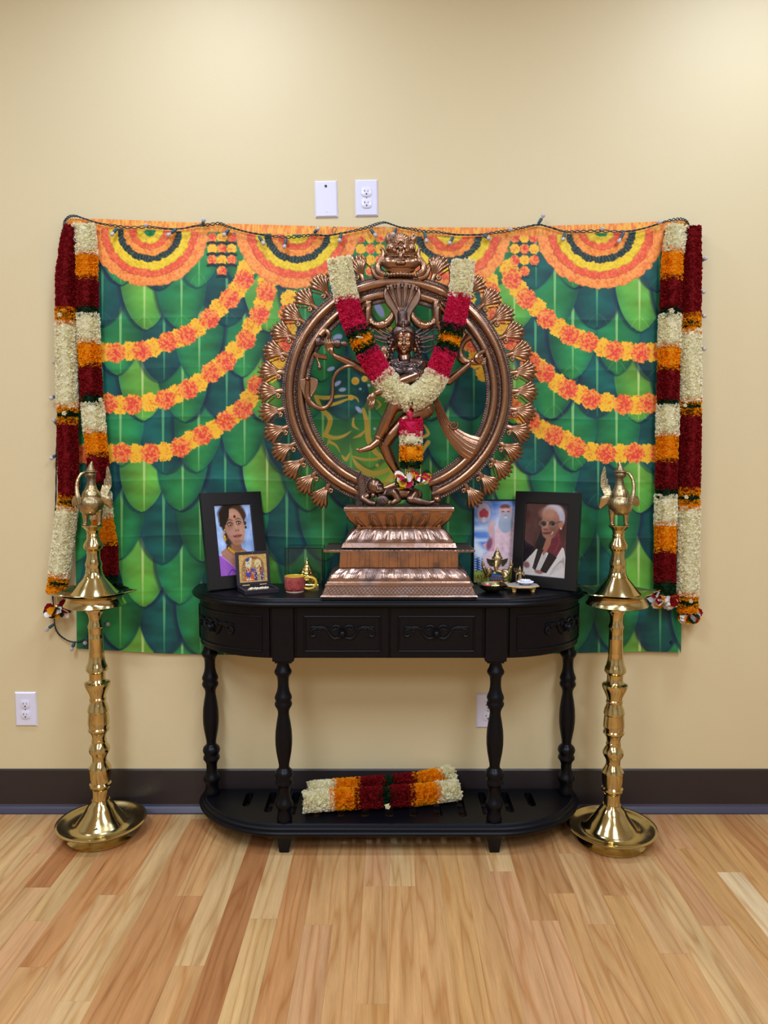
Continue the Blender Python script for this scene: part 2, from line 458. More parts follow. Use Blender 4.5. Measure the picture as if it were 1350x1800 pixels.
TAN, PALE, BEIGE, PINK, OLIVE = (193, 145, 97), (199, 160, 114), (196, 152, 107), (193, 144, 103), (192, 153, 105)
REDD, ORNG, BRWN, GOLD, WHIT = (166, 110, 68), (182, 128, 82), (178, 130, 86), (190, 143, 92), (214, 184, 146)
ROWS = {  # strip index: (pixel rows of its joints, colours from the wall outwards)
    -12: ([1470], [BEIGE, PALE]), -11: ([1500], [PINK, BEIGE]), -10: ([1448, 1560], [PALE, REDD, BEIGE]), -9: ([1619], [OLIVE, PINK]),
    -8: ([1700], [ORNG, TAN]), -7: ([1573], [ORNG, BEIGE]), -6: ([1760], [PALE, PALE]), -5: ([1440], [PALE, ORNG]),
    -4: ([1575], [TAN, ORNG]), -3: ([1698], [PALE, TAN]), -2: ([], [REDD]), -1: ([1615], [PALE, OLIVE]), 0: ([], [ORNG]),
    1: ([1626], [TAN, PINK]), 2: ([], [TAN]), 3: ([1558, 1765], [PINK, TAN, GOLD]), 4: ([1558], [PALE, TAN]), 5: ([1880], [TAN, PALE]),
    6: ([], [GOLD]), 7: ([1830], [TAN, TAN]), 8: ([1532], [PALE, PINK]), 9: ([1618], [BRWN, PINK]), 10: ([1570], [BRWN, TAN]),
    11: ([1500, 1625], [TAN, BEIGE, TAN]), 12: ([1574], [BRWN, GOLD]), 13: ([1676], [BEIGE, TAN]), 14: ([1505], [TAN, PALE]),
    15: ([1627], [PINK, BEIGE]), 16: ([1492], [PINK, GOLD]), 17: ([1533], [GOLD, WHIT]), 18: ([1640], [GOLD, TAN]), 19: ([], [ORNG])}
e0, e1 = G(491.1, 1600, 0), G(491.1 + 48.3, 1600, 0)
STRIP = e1.x - e0.x
SKEW = (686 - 675) / FPX
rnd = random.Random(5)
V, Fs, tint, shift = [], [], [], []
def plank(k, ya, yb, col):
    xa = e0.x + k * STRIP; xb = xa + STRIP
    gap = 0.00013
    b = len(V)
    for x, y in ((xa + gap, ya - gap), (xb - gap, ya - gap), (xb - gap, yb + gap), (xa + gap, yb + gap)):
        V.append((x + SKEW * (y - e0.y), y, 0.0))
    Fs.append((b, b + 3, b + 2, b + 1))
    j = rnd.uniform(0.95, 1.05); c = lin(col); c = (c[0] * 1.05, c[1] * 1.08, c[2] * 1.0)
    s = (rnd.uniform(-40, 40), rnd.uniform(-40, 40), rnd.uniform(-20, 20))
    for _ in range(4):
        tint.append((c[0] * j, c[1] * j, c[2] * j, 1)); shift.append(s)
k0 = int((-RX - e0.x) / STRIP) + 1; k1 = int((RX - e0.x) / STRIP) - 1
for k in range(k0, k1):
    js, cs = ROWS.get(k, ([], [rnd.choice([TAN, TAN, PALE, BEIGE, PINK, ORNG, GOLD])]))
    ys = [0.0] + [G(675, v, 0).y for v in js]; cs = list(cs)
    y = ys[-1]
    while True:
        y -= rnd.uniform(0.8, 1.5) if len(ys) > 1 or len(cs) == 1 and k in ROWS else rnd.uniform(0.25, 1.2)
        if k in ROWS and len(ys) == len(js) + 1 and y > -1.75: continue
        if y < RY: break
        ys.append(y); cs.append(rnd.choice([TAN, TAN, PALE, BEIGE, PINK, ORNG, GOLD]))
    ys.append(RY)
    for i in range(len(ys) - 1): plank(k, ys[i], ys[i + 1], cs[min(i, len(cs) - 1)])
nb = len(V)
V += [(-RX, RY, -0.0012), (RX, RY, -0.0012), (RX, 0, -0.0012), (-RX, 0, -0.0012), (-RX, RY, -0.05), (RX, RY, -0.05), (RX, 0, -0.05), (-RX, 0, -0.05)]
Fs += [(nb, nb + 1, nb + 2, nb + 3), (nb + 7, nb + 6, nb + 5, nb + 4)]
tint += [(0.1, 0.05, 0.03, 1)] * 8; shift += [(0, 0, 0)] * 8
me = bpy.data.meshes.new('floor'); me.from_pydata(V, [], Fs)
me.materials.append(M_FLOOR); me.materials.append(M_SEAM)
me.polygons.foreach_set('material_index', [0] * (len(Fs) - 2) + [1, 1])
a = me.color_attributes.new('tint', 'FLOAT_COLOR', 'POINT'); a.data.foreach_set('color', np.array(tint, np.float32).ravel())
a = me.attributes.new('shift', 'FLOAT_VECTOR', 'POINT'); a.data.foreach_set('vector', np.array(shift, np.float32).ravel())
fo = bpy.data.objects.new('floor', me); SC.collection.objects.link(fo); struct(fo)

# ---------------------------------------------------------------- wall plates
M_PLATE = plain('white_plastic', (226, 224, 240), rough=0.22, spec=0.5, vary=0.01)
M_SLOT = plain('dark_slot', (28, 28, 34), rough=0.6)
M_STEEL = plain('steel_screw', (150, 150, 158), rough=0.3, metal=1.0)
def wall_plate(quad, kind, label, tilt):
    (u0, v0), (u1, v1) = quad
    a, b = W(u0, v0, -0.006), W(u1, v1, -0.006)
    cx, cz = (a.x + b.x) / 2, (a.z + b.z) / 2; w, h = abs(b.x - a.x) / 2, abs(a.z - b.z) / 2
    t = thing('wall_outlet' if kind == 'duplex' else 'blank_wall_plate', label, 'outlet' if kind == 'duplex' else 'wall plate', (cx, 0, cz), 'white wall plates')
    R = Matrix.Translation((cx, 0, cz)) @ Matrix.Rotation(math.radians(tilt), 4, 'Y')
    m = MB()
    rect = lambda e, y: [(-w + e, y, -h + e), (w - e, y, -h + e), (w - e, y, h - e), (-w + e, y, h - e)]
    m.loft([rect(0, 0), rect(0, -0.0015), rect(0.0015, -0.0035), rect(0.005, -0.006)])
    m.xf(R).build('plate', M_PLATE, t, sharp=20)
    if kind == 'duplex':
        for s in (-1, 1):
            zc = s * h * 0.31; r = w * 0.44
            ring = lambda q, y: [(q * r * max(-0.86, min(0.86, math.cos(k * PI / 16))) / 0.86 * 0.97, y, zc + q * r * max(-0.9, min(0.9, math.sin(k * PI / 16)))) for k in range(32)]
            m = MB(); m.loft([ring(1, -0.0055), ring(1, -0.0078), ring(0.93, -0.0084)]); rc = m.xf(R).build('receptacle', M_PLATE, t)
            m = MB()
            for bx in ((-0.34, 0.16, 0.05, 0.2), (0.3, 0.16, 0.045, 0.16)):
                m.box((r * (bx[0] - bx[2]), -0.0088, zc + r * (bx[1] - bx[3])), (r * (bx[0] + bx[2]), -0.0083, zc + r * (bx[1] + bx[3])))
            m.box((r * -0.52, -0.0088, zc + r * 0.12), (r * -0.34, -0.0083, zc + r * 0.2))
            m.tube([(0, -0.0083, zc - r * 0.42), (0, -0.0088, zc - r * 0.42)], r * 0.15, 12)
            m.xf(R).build('slots', M_SLOT, rc)
        m = MB(); m.tube([(0, -0.0055, 0), (0, -0.0072, 0)], w * 0.06, 12); m.xf(R).build('screw', M_STEEL, t)
    else:
        m = MB(); m.tube([(0, -0.0055, h * 0.69), (0, -0.0072, h * 0.69)], w * 0.11, 14); m.xf(R).build('screw', M_SLOT, t)
        m = MB(); m.tube([(0, -0.0055, -h * 0.67), (0, -0.0068, -h * 0.67)], w * 0.08, 14); m.xf(R).build('screw', M_PLATE, t)
wall_plate(((553, 317), (593.5, 382)), 'blank', 'white blank wall plate with one dark screw, above the leaf hanging', -1.2)
wall_plate(((624, 315), (664.5, 380)), 'duplex', 'white duplex outlet high on the wall beside the blank plate', -0.8)
wall_plate(((24.5, 1217), (65, 1277)), 'duplex', 'white duplex outlet low on the wall left of the left brass lamp', 0)
wall_plate(((837.5, 1219.5), (878, 1280)), 'duplex', 'white duplex outlet low on the wall, half hidden behind a black table leg', 0)

# ================================================================ the printed hanging
def paint_leaf(cv, n1, n2, xm, tip, hw, kind, sd):
    r = random.Random(sd)
    xm += r.uniform(-2, 2); tip += r.uniform(-3, 3)
    sl = cv.sl(xm - hw - 12, xm + hw + 12, tip - 205, tip + 12)
    if sl is None: return
    x = cv.X[sl] - xm; d = tip - cv.Y[sl]
    d = d + 1.2 * np.abs(np.sin(x * 0.9 + sd)) * (np.abs(x) < 7)
    def width(q):
        t = np.clip(q / 92.0, 0, 1)
        return (hw + 4) * np.power(np.clip(1 - (1 - t) ** 2.0, 0, 1), 0.56)
    skew = r.uniform(-0.16, 0.10) * hw
    xs = x - skew * np.clip(1 - d / 90, 0, 1)
    # the printed dark gap round the leaf
    sgd = -1 if r.random() < 0.8 else 1
    wsh = width(d + 3) + 4.5
    sh = np.clip((wsh - np.abs(xs - sgd * 3.5)) / 6, 0, 1) * (d > -4) * (d < 165)
    cv.blend(sl, sh * r.uniform(0.5, 0.85), (12, 34, 60))
    w = np.maximum(width(d), 1e-3); s = np.abs(xs) / w
    m = np.clip((w - np.abs(xs)) / 1.4, 0, 1) * (d > 0) * (d < 200)
    pal = {'L': ((116, 178, 66), (58, 138, 70), (92, 168, 56)), 'M': ((34, 134, 78), (8, 84, 72), (44, 140, 66)), 'D': ((10, 92, 84), (8, 56, 76), (12, 84, 76))}[kind]
    c0, c1, c2 = (np.array(c, float) for c in pal)
    tt = np.clip(d / 110, 0, 1)[..., None]
    base = c2 * (1 - tt) + c0 * tt
    e = np.clip(s, 0, 1)[..., None] ** 2.2
    col = base * (1 - e * 0.75) + c1 * e * 0.75
    # upper part darker, veins running up and out, soft blotches
    up = np.clip((d - 75) / 90, 0, 1)[..., None]
    col = col * (1 - 0.22 * up) + c1 * 0.22 * up
    vein = np.sin((d + np.abs(xs) * 0.8) * 0.42 + 3 * n1[sl]) * 0.5 + np.sin((d + np.abs(xs) * 0.9) * 1.1 + sd) * 0.3
    col = col * (1 + 0.016 * vein[..., None]) * (1 + 0.34 * (n1[sl][..., None] - 0.5)) + (n40[sl][..., None] - 0.5) * np.array((10, 46, 34.)) + (n2[sl][..., None] - 0.5) * 5
    lf = 1 if r.random() < 0.5 else -1
    side = np.clip(xs * lf / hw, -1, 1)[..., None]
    col = col * (1 + 0.09 * side)
    cv.blend(sl, m, np.clip(col * 0.96, 0, 255) / 255.0)
    # pale edge near the tip, midrib
    rim = m * np.clip((s - 0.93) / 0.05, 0, 1) * np.clip(1 - d / 80, 0, 1)
    cv.blend(sl, rim * 0.45, tuple(np.clip(c0 * 1.1 + 20, 0, 255)))
    rw = 1.1 + np.clip(d / 120, 0, 1) * 1.7
    rib = np.clip((rw - np.abs(x)) / 1.0 + 0.3, 0, 1) * (d > 3) * (d < 200)
    rc = {'L': (186, 214, 128), 'M': (140, 196, 118), 'D': (92, 168, 110)}[kind]
    cv.blend(sl, rib * (0.35 + 0.55 * np.clip(d / 60, 0, 1)), rc)
    for q in range(2):                    # the two or three fine side veins at the tip
        ln = r.uniform(16, 26); sx = -1 if q else 1
        cv.stroke([(xm, tip - 26), (xm + sx * ln * 0.5, tip - 16), (xm + sx * ln * 0.8, tip - 6)], [1.0, 1.5, 1.0], rc, 0.22, 1.2)
def paint_ball(cv, nz, cx, cy, r, kind, sd):
    sl = cv.sl(cx - r * 1.5, cx + r * 1.5, cy - r * 1.5, cy + r * 1.5)
    if sl is None: return
    x = cv.X[sl] - cx; y = cv.Y[sl] - cy; a = np.arctan2(y, x); d = np.hypot(x, y)
    rr = r * (1 + 0.05 * np.sin(a * 7 + sd) + 0.04 * np.sin(a * 13 + sd * 2.3) + 0.03 * np.sin(a * 23 + sd))
    m = np.clip((rr - d) / 1.2, 0, 1)
    q = np.clip(d / r, 0, 1)[..., None]
    sp = nz[sl][..., None]
    if kind == 'Y':
        col = np.array((250, 196, 50.)) * (1 - 0.5 * (1 - q)) + np.array((238, 168, 40.)) * 0.5 * (1 - q)
        col = col * (1 - np.clip((sp - 0.56) * 3.4, 0, 0.6)) + np.array((226, 104, 36.)) * np.clip((sp - 0.56) * 3.4, 0, 0.6)
    else:
        dd = np.hypot(x - r * 0.15, y - r * 0.15) / r
        core = np.clip(1.25 - dd * 1.25, 0, 1)[..., None]
        col = np.array((248, 158, 52.)) * (1 - core) + np.array((236, 82, 56.)) * core
        k = np.clip((sp - 0.5) * 4.0, -0.6, 0.6)
        col = col * (1 - np.abs(k)) + np.where(k > 0, np.array((216, 46, 52.)), np.array((250, 168, 74.))) * np.abs(k)
    cv.blend(sl, m, np.clip(col, 0, 255) / 255.0)
NXC, NYC = 1080, 740
s_ = np.linspace(0, 1, NXC)[None, :]; t_ = np.linspace(0, 1, NYC)[:, None]
uL = np.interp(t_[:, 0], [0, 0.02, 0.3, 0.5, 1], [114, 113, 124, 131, 135])[:, None]
uR = np.interp(t_[:, 0], [0, 0.5, 1], [1209, 1203, 1197])[:, None]
vT = np.interp(s_[0], [0, 0.06, 0.2, 0.45, 0.7, 0.88, 1], [384, 385, 391, 399, 400, 393, 387])[None]
vB = np.interp(s_[0], [0, 0.15, 0.35, 0.7, 0.93, 1], [1140, 1149, 1153, 1152, 1145, 1147])[None]
Uc = uL + (uR - uL) * s_; Vc = vT + (vB - vT) * t_
cv = CV(Uc, Vc, (16, 62, 66))
n40 = vnoise(Uc.shape, (14, 50), 41, 2); n30 = vnoise(Uc.shape, 44, 1, 2); n6 = vnoise(Uc.shape, 7, 2, 2); n3 = vnoise(Uc.shape, 2.4, 3, 1) * 0.7 + vnoise(Uc.shape, 6, 33, 1) * 0.3; n2a = vnoise(Uc.shape, (9, 2.4), 4, 2)
rows = []
for k in range(-2, 5):
    rows.append((579 + 161 * k, 'A')); rows.append((662 + 160.5 * k, 'B'))
rows.sort(reverse=True)
for tip, kind in rows:
    cells = (((179, 'D', 45, -6), (252, 'L', 40, 1), (320, 'M', 42, -2)) if kind == 'A' else ((288, 'D', 43, 8), (213, 'M', 39, -2), (351, 'M', 40, 4)))
    for base, kd, hw, dt in cells:
        for q in range(-1, 6):
            paint_leaf(cv, n30, n6, base + 218 * q, tip + dt, hw, kd, int(tip * 7 + base * 3 + q))
# pale glow behind the flourishes, flourishes themselves
cv.ell(622, 800, 70, 44, (150, 190, 50), 0, 0.9, 0.55); cv.ell(690, 850, 60, 30, (170, 196, 60), 0, 0.9, 0.5)
GLD, GLD2, LIL = (204, 172, 62), (224, 196, 88), (176, 190, 222)
def q8(pts): return [(520 + x / 3.971, 520 + y / 3.971) for x, y in pts]
def gold(pts, wd, c=GLD): cv.stroke(q8(pts), [w / 3.971 for w in wd], c, 0.95)
gold([(135, 700), (200, 712), (290, 702), (375, 692), (425, 715), (440, 750)], [16, 30, 22, 14, 16, 4])
gold([(215, 770), (300, 745), (380, 715), (430, 720)], [22, 22, 14, 5])
gold([(140, 705), (180, 790), (240, 860), (212, 960)], [26, 30, 36, 30])
gold([(200, 970), (270, 992), (340, 975), (395, 935)], [34, 26, 18, 4])
gold([(470, 790), (495, 880), (508, 1000), (560, 1095), (650, 1150)], [22, 34, 40, 36, 14])
gold([(405, 845), (402, 905), (445, 935)], [6, 22, 3]); gold([(398, 992), (450, 972), (492, 930)], [6, 22, 5])
gold([(232, 1008), (215, 1052)], [16, 5]); gold([(235, 1020), (280, 1045), (312, 1100)], [24, 16, 4])
gold([(390, 1118), (470, 1142), (560, 1140), (630, 1115)], [8, 20, 18, 6]); gold([(318, 1110), (350, 1140), (378, 1092)], [4, 30, 4])
gold([(395, 1130), (440, 1190), (540, 1240), (650, 1210), (700, 1170)], [6, 34, 36, 28, 8])
gold([(350, 1212), (440, 1238), (540, 1285), (620, 1320)], [10, 30, 34, 30]); gold([(620, 1330), (650, 1280), (690, 1225)], [30, 34, 30])
gold([(895, 900), (925, 960), (892, 985)], [10, 22, 22]); gold([(925, 1022), (900, 1060), (885, 1105)], [30, 24, 4])
gold([(560, 640), (520, 700), (470, 690)], [10, 10, 6]); gold([(560, 720), (590, 760), (560, 790)], [8, 16, 8])
for cx, cy, r in ((345, 600, 26), (370, 560, 18), (300, 570, 22), (440, 650, 34), (500, 640, 24), (475, 585, 20), (410, 670, 22), (330, 470, 14), (560, 755, 16)):
    ring = [(cx + r * math.cos(k * 0.55), cy + r * math.sin(k * 0.55)) for k in range(10)]
    gold(ring, [9] * 3, GLD2)
for cx, cy, r in ((415, 595, 28), (480, 580, 22), (385, 710, 20), (590, 240, 26), (545, 230, 20), (650, 235, 22)):
    cv.ell(520 + cx / 3.971, 520 + cy / 3.971, r / 3.971, r / 3.971, (226, 190, 70)); cv.ell(520 + cx / 3.971, 520 + cy / 3.971, r / 6.5, r / 6.5, (236, 166, 44))
for cx, cy, rx, ry, ro in ((245, 510, 14, 28, 70), (290, 612, 14, 30, 55), (325, 655, 14, 26, 80), (440, 795, 15, 30, -45), (582, 95, 26, 62, -28), (480, 150, 18, 44, -25), (290, 290, 22, 36, 70), (550, 928, 9, 9, 0), (450, 650, 9, 9, 0), (510, 625, 10, 10, 0)):
    cv.ell(520 + cx / 3.971, 520 + cy / 3.971, rx / 3.971, ry / 3.971, LIL, ro, 0.2)
cv.ell(520 + 568 / 3.971, 520 + 1183 / 3.971, 3, 3, GLD)
# marigold strings: left half listed, right half mirrored
LS = [[(163, 619, 'O'), (183, 619, 'Y'), (203, 620, 'O'), (228, 617, 'Y'), (249, 617, 'O'), (269, 611, 'Y'), (295, 601, 'O'), (312, 595, 'Y'), (328, 589, 'O'), (347, 576, 'Y'), (368, 560, 'O'), (385, 541, 'Y'), (404, 525, 'O'), (417, 509, 'Y'), (429, 491, 'O'), (434, 472, 'Y')],
      [(148, 708, 'O'), (167, 710, 'Y'), (189, 709, 'O'), (211, 712, 'Y'), (233, 711, 'O'), (263, 707, 'Y'), (290, 702, 'O'), (309, 693, 'Y'), (331, 684, 'O'), (349, 673, 'Y'), (371, 655, 'O'), (384, 645, 'Y'), (397, 635, 'O'), (413, 616, 'Y'), (432, 597, 'O'), (443, 573, 'Y'), (456, 553, 'O'), (463, 533, 'Y'), (468, 513, 'O'), (470, 494, 'Y')],
      [(150, 797, 'O'), (170, 797, 'O'), (192, 797, 'Y'), (214, 796, 'O'), (238, 797, 'Y'), (264, 797, 'O'), (289, 794, 'Y'), (317, 786, 'O'), (336, 773, 'Y'), (355, 765, 'O'), (376, 755, 'Y'), (397, 740, 'O'), (411, 728, 'Y'), (427, 719, 'O'), (438, 701, 'Y'), (452, 677, 'O'), (476, 655, 'Y'), (490, 632, 'Y'), (501, 602, 'O'), (505, 578, 'Y'), (507, 552, 'O'), (510, 526, 'Y')]]
for mir in (0, 1):
    for st in LS:
        for order in (0, 1):
            for i, (x, y, k) in enumerate(st):
                if (k == 'O') != (order == 1): continue
                paint_ball(cv, n3, (1329 - x) if mir else x, y, 18.5 if k == 'O' else 17.5, k, x * 1.3 + y)
# tassels of small squares, swags, top band
for tx in (390, 651, 922):
    for c, dy in ((-17, 0), (0, 0), (17, 0)):
        seq = ('O', 'Y', 'O') if c else ('Y', 'O', 'Y', 'O')
        for i, k in enumerate(seq):
            y = 418 + i * 19.5
            paint_ball(cv, n3, tx + c, y, 9.5, k, i + c)
            cv.stroke([(tx + c - 8, y + 10), (tx + c, y + 8.5), (tx + c + 8, y + 10.5)], [4.5, 6, 4.5], (26, 36, 36), 0.95)
for cx, hw, hh in ((263, 104, 98), (523, 108, 102), (789, 111, 104), (1056, 113, 102)):
    sl = cv.sl(cx - hw - 6, cx + hw + 6, 396, 406 + hh + 6)
    x = cv.X[sl] - cx; y = cv.Y[sl] - 406; a = np.arctan2(y, x)
    rho = np.hypot(x / hw, y / hh) + 0.004 * np.sin(a * 46 + cx) + 0.055 * (n6[sl] - 0.5)
    bands = [(1.0, (248, 152, 66)), (0.83, (236, 92, 52)), (0.70, (242, 204, 36)), (0.555, (22, 36, 38)), (0.45, (244, 150, 50)), (0.345, (236, 92, 46)), (0.23, (242, 206, 40)), (0.11, (26, 130, 74))]
    for i, (R, c) in enumerate(bands):
        sp = n3[sl][..., None]
        col = np.array(c, float)[None, None] * (1 + 0.0 * sp)
        if i in (3,):
            st = np.sin(a * 60 + 9 * n6[sl] + rho * 40)[..., None]
            col = col + np.clip(st - 0.55, 0, 1) * np.array((120, 150, 90.))
        elif i != 7:
            k = np.clip((sp - 0.5) * 1.5, -0.3, 0.34)
            dk = np.array((190, 150, 30.)) if i in (2, 6) else np.array((212, 60, 44.)); lt = np.array((250, 222, 80.)) if i in (2, 6) else np.array((255, 186, 110.))
            col = col * (1 - np.abs(k)) + np.where(k > 0, dk, lt) * np.abs(k)
            edge = np.exp(-((R - rho) / 0.018) ** 2)[..., None]; col = col * (1 - 0.2 * edge)
        cv.blend(sl, np.clip((R - rho) / 0.012, 0, 1) * (y > -6), np.clip(col, 0, 255) / 255)
top = np.clip((412 + 3 * np.sin(Uc * 0.24) - Vc) / 3, 0, 1)
lowtop = vT + 17 - Vc
m = np.clip(np.maximum(lowtop, 0) / 2.0, 0, 1)
k = np.clip((n2a - 0.5) * 3, -0.6, 0.6)[..., None]
col = np.array((246, 160, 62.)) * (1 - np.abs(k)) + np.where(k > 0, np.array((226, 98, 46.)), np.array((248, 196, 80.))) * np.abs(k)
cv.blend((slice(None), slice(None)), m, col / 255)
ink = cv.linear()
# the sheet itself: fold creases and soft waves
Yw = -0.007 - 0.0045 * vnoise(Uc.shape, 160, 21, 2) - 0.002 * vnoise(Uc.shape, (380, 58), 22, 1)
for v0, a in ((560, 0.0010), (648, 0.0008), (735, 0.0016), (845, 0.0018), (943, 0.0020), (1040, 0.0012)):
    Yw = Yw - a * np.exp(-np.abs(Vc - v0 - 3 * np.sin(Uc * 0.013)) / 5.0)
for u0, a in ((250, 0.0012), (395, 0.0012), (545, 0.0014), (690, 0.001), (835, 0.0014), (935, 0.001), (1085, 0.0014)):
    Yw = Yw - a * np.exp(-np.abs(Uc - u0) / 5.0)
Yw = Yw - 0.004 * np.exp(-(1 - t_) * 26) * (0.5 + 0.5 * np.sin(s_ * 22)) - 0.006 * np.exp(-(1 - s_) * 40) * np.exp(-(1 - t_) * 8)
x_ = (Uc - 675) / FPX; q_ = -(Vc - 900) / FPX
dy_ = CP + q_ * SP; dz_ = -SP + q_ * CP; tt_ = (Yw + CAM_D) / dy_
P = np.stack([x_ * tt_, Yw, CAM_H + dz_ * tt_], -1)
M_CLOTH = printed('printed_polyester', rough=0.5, spec=0.35)
hang = grid_object('printed_wall_hanging', P, ink, M_CLOTH, origin=(0, -0.008, W(675, 1150, 0).z))
tag(hang, 'green wall hanging printed with banana leaves and orange marigold garlands', 'wall hanging')
del P, ink, cv

# ================================================================ string of little lights
M_WIRE = plain('dark_green_wire', (28, 52, 56), rough=0.45, vary=0.1)
M_SOCK = plain('blue_green_socket', (40, 82, 92), rough=0.4, vary=0.1)
def bulb_mat():
    m, nt, b = new_mat('frosted_bulb')
    b.inputs['Base Color'].default_value = (0.82, 0.76, 0.78, 1); b.inputs['Roughness'].default_value = 0.15
    b.inputs['Transmission Weight'].default_value = 0.45; b.inputs['IOR'].default_value = 1.4
    return m
M_BULB = bulb_mat()
LY = -0.024
def lw(p, y=LY): return W(p[0], p[1], y)
t = thing('string_lights', 'dark green cord of small clear bulbs strung along the top of the leaf hanging', 'string lights', W(113, 1100, 0))
top_line = [(112, 402), (113, 390), (122, 381), (134, 380), (150, 385), (172, 392), (195, 396), (225, 400), (262, 399), (290, 402), (318, 402), (345, 397), (360, 396), (385, 393), (400, 398), (420, 404), (440, 409), (470, 414), (503, 417), (530, 415), (552, 413), (575, 414), (600, 410), (625, 405), (648, 399), (662, 394), (676, 391), (690, 395), (705, 400), (725, 403), (745, 407), (770, 408), (797, 412), (820, 413), (850, 412), (875, 408), (896, 405), (920, 400), (946, 395), (965, 399), (993, 407), (1020, 407), (1056, 406), (1097, 407), (1125, 403), (1150, 396), (1175, 388), (1195, 385), (1207, 389), (1213, 400)]
side_l = [(112, 400), (108, 412), (105, 440), (103, 500), (102, 560), (100, 645), (101, 700), (101, 745), (99, 800), (98, 880), (94, 960), (92, 1030), (95, 1080), (96, 1098), (101, 1112), (112, 1122), (125, 1128), (140, 1128), (153, 1122), (168, 1110), (184, 1097)]
side_r = [(1212, 398), (1218, 412), (1224, 440), (1228, 470), (1228, 512), (1229, 554), (1229, 613), (1229, 680)]
m = MB()
for li, ln in enumerate((top_line, side_l, side_r)):
    base = cat_rom([lw(p, -0.016 if li else LY) for p in ln], 10)
    for ph in (0, PI):
        pts = [p + Vector((0, 0.0022 * math.sin(i * 0.9 + ph), 0.0026 * math.cos(i * 0.9 + ph) * (1 + 0.6 * math.sin(i * 0.11)))) for i, p in enumerate(base)]
        m.tube(pts, 0.0017, 6)
lp = [(586, 414), (584, 405), (587, 399), (591, 402), (589, 409), (586, 414)]
m.tube(cat_rom([lw(p) for p in lp], 6), 0.0011, 6)
m.build('cord', M_WIRE, t)
bl = [((114, 391), (117, 399)), ((155, 390), (160, 406)), ((206, 401), (197, 412)), ((403, 404), (394, 413)), ((455, 415), (463, 428)), ((503, 420), (500, 434)), ((552, 410), (559, 402)), ((600, 411), (597, 423)), ((651, 403), (660, 414)), ((697, 402), (691, 412)), ((746, 408), (750, 424)), ((797, 416), (790, 428)), ((850, 413), (859, 419)), ((946, 394), (955, 379)), ((993, 409), (990, 421)), ((1097, 408), (1088, 424)), ((356, 397), (358, 387)), ((310, 403), (296, 413)), ((1187, 391), (1181, 402)),
      ((1220, 417), (1227, 416)), ((1230, 460), (1239, 455)), ((1226, 512), (1234, 513)), ((1228, 554), (1234, 555)), ((1228, 612), (1234, 613)), ((102, 645), (97, 639)), ((101, 695), (90, 700)), ((101, 747), (96, 740)), ((99, 800), (91, 805)), ((95, 1097), (82, 1107)), ((131, 1130), (126, 1141)), ((154, 1121), (151, 1127)), ((181, 1098), (190, 1097))]
for (a, b) in bl:
    pa, pb = lw(a), lw(b, LY - 0.006)
    d = (pb - pa); L = max(d.length, 0.018); d = d.normalized(); pb = pa + d * L
    m = MB(); m.tube([pa, pa + d * L * 0.15, pa + d * L * 0.62, pa + d * L * 0.68], [0.0034, 0.0048, 0.0054, 0.0046], 10); sk = m.build('bulb_socket', M_SOCK, t)
    m = MB(); m.ell(pb, 0.0068, 12, 8); m.caps(pa + d * L * 0.6, pb, 0.0035, 0.0045, 8); m.build('bulb', M_BULB, sk)
for p in ((259, 399), (896, 406), (1056, 405), (1156, 394)):
    pa = lw(p, LY - 0.002)
    m = MB(); m.tube([pa, pa + Vector((0, -0.012, 0))], [0.004, 0.0045], 10); sk = m.build('bulb_socket', M_SOCK, t)
    m = MB(); m.ell(pa + Vector((0, -0.016, 0)), 0.0064, 12, 8); m.build('bulb', M_BULB, sk)

# ---------------------------------------------------------------- push pins that hold the hanging
def pin(u, v, rgb, label, r=0.0052):
    p = W(u, v, -0.016)
    m = MB(); m.tube([p + Vector((0, 0.014, 0)), p + Vector((0, 0.001, 0))], 0.0012, 8)
    m.tube([p + Vector((0, 0.002, 0)), p, p + Vector((0, -0.004, 0)), p + Vector((0, -0.0065, 0))], [r * 0.9, r, r * 0.95, r * 0.6], 16)
    return tag(m.build('push_pin', plain('pin_plastic_%d_%d' % (u, v), rgb, rough=0.25, vary=0.02), origin=p + Vector((0, 0.014, 0))), label, 'push pin', 'push pins of the hanging')
pin(134, 398, (232, 206, 212), 'pale push pin at the top left corner of the leaf hanging')
pin(1193, 398, (40, 132, 130), 'teal push pin above the white flowers at the top right corner')
pin(1207, 390, (222, 184, 70), 'yellow push pin at the top right corner beside the green cord')
pin(1180, 1129, (34, 36, 66), 'dark blue push pin near the bottom right corner of the hanging')

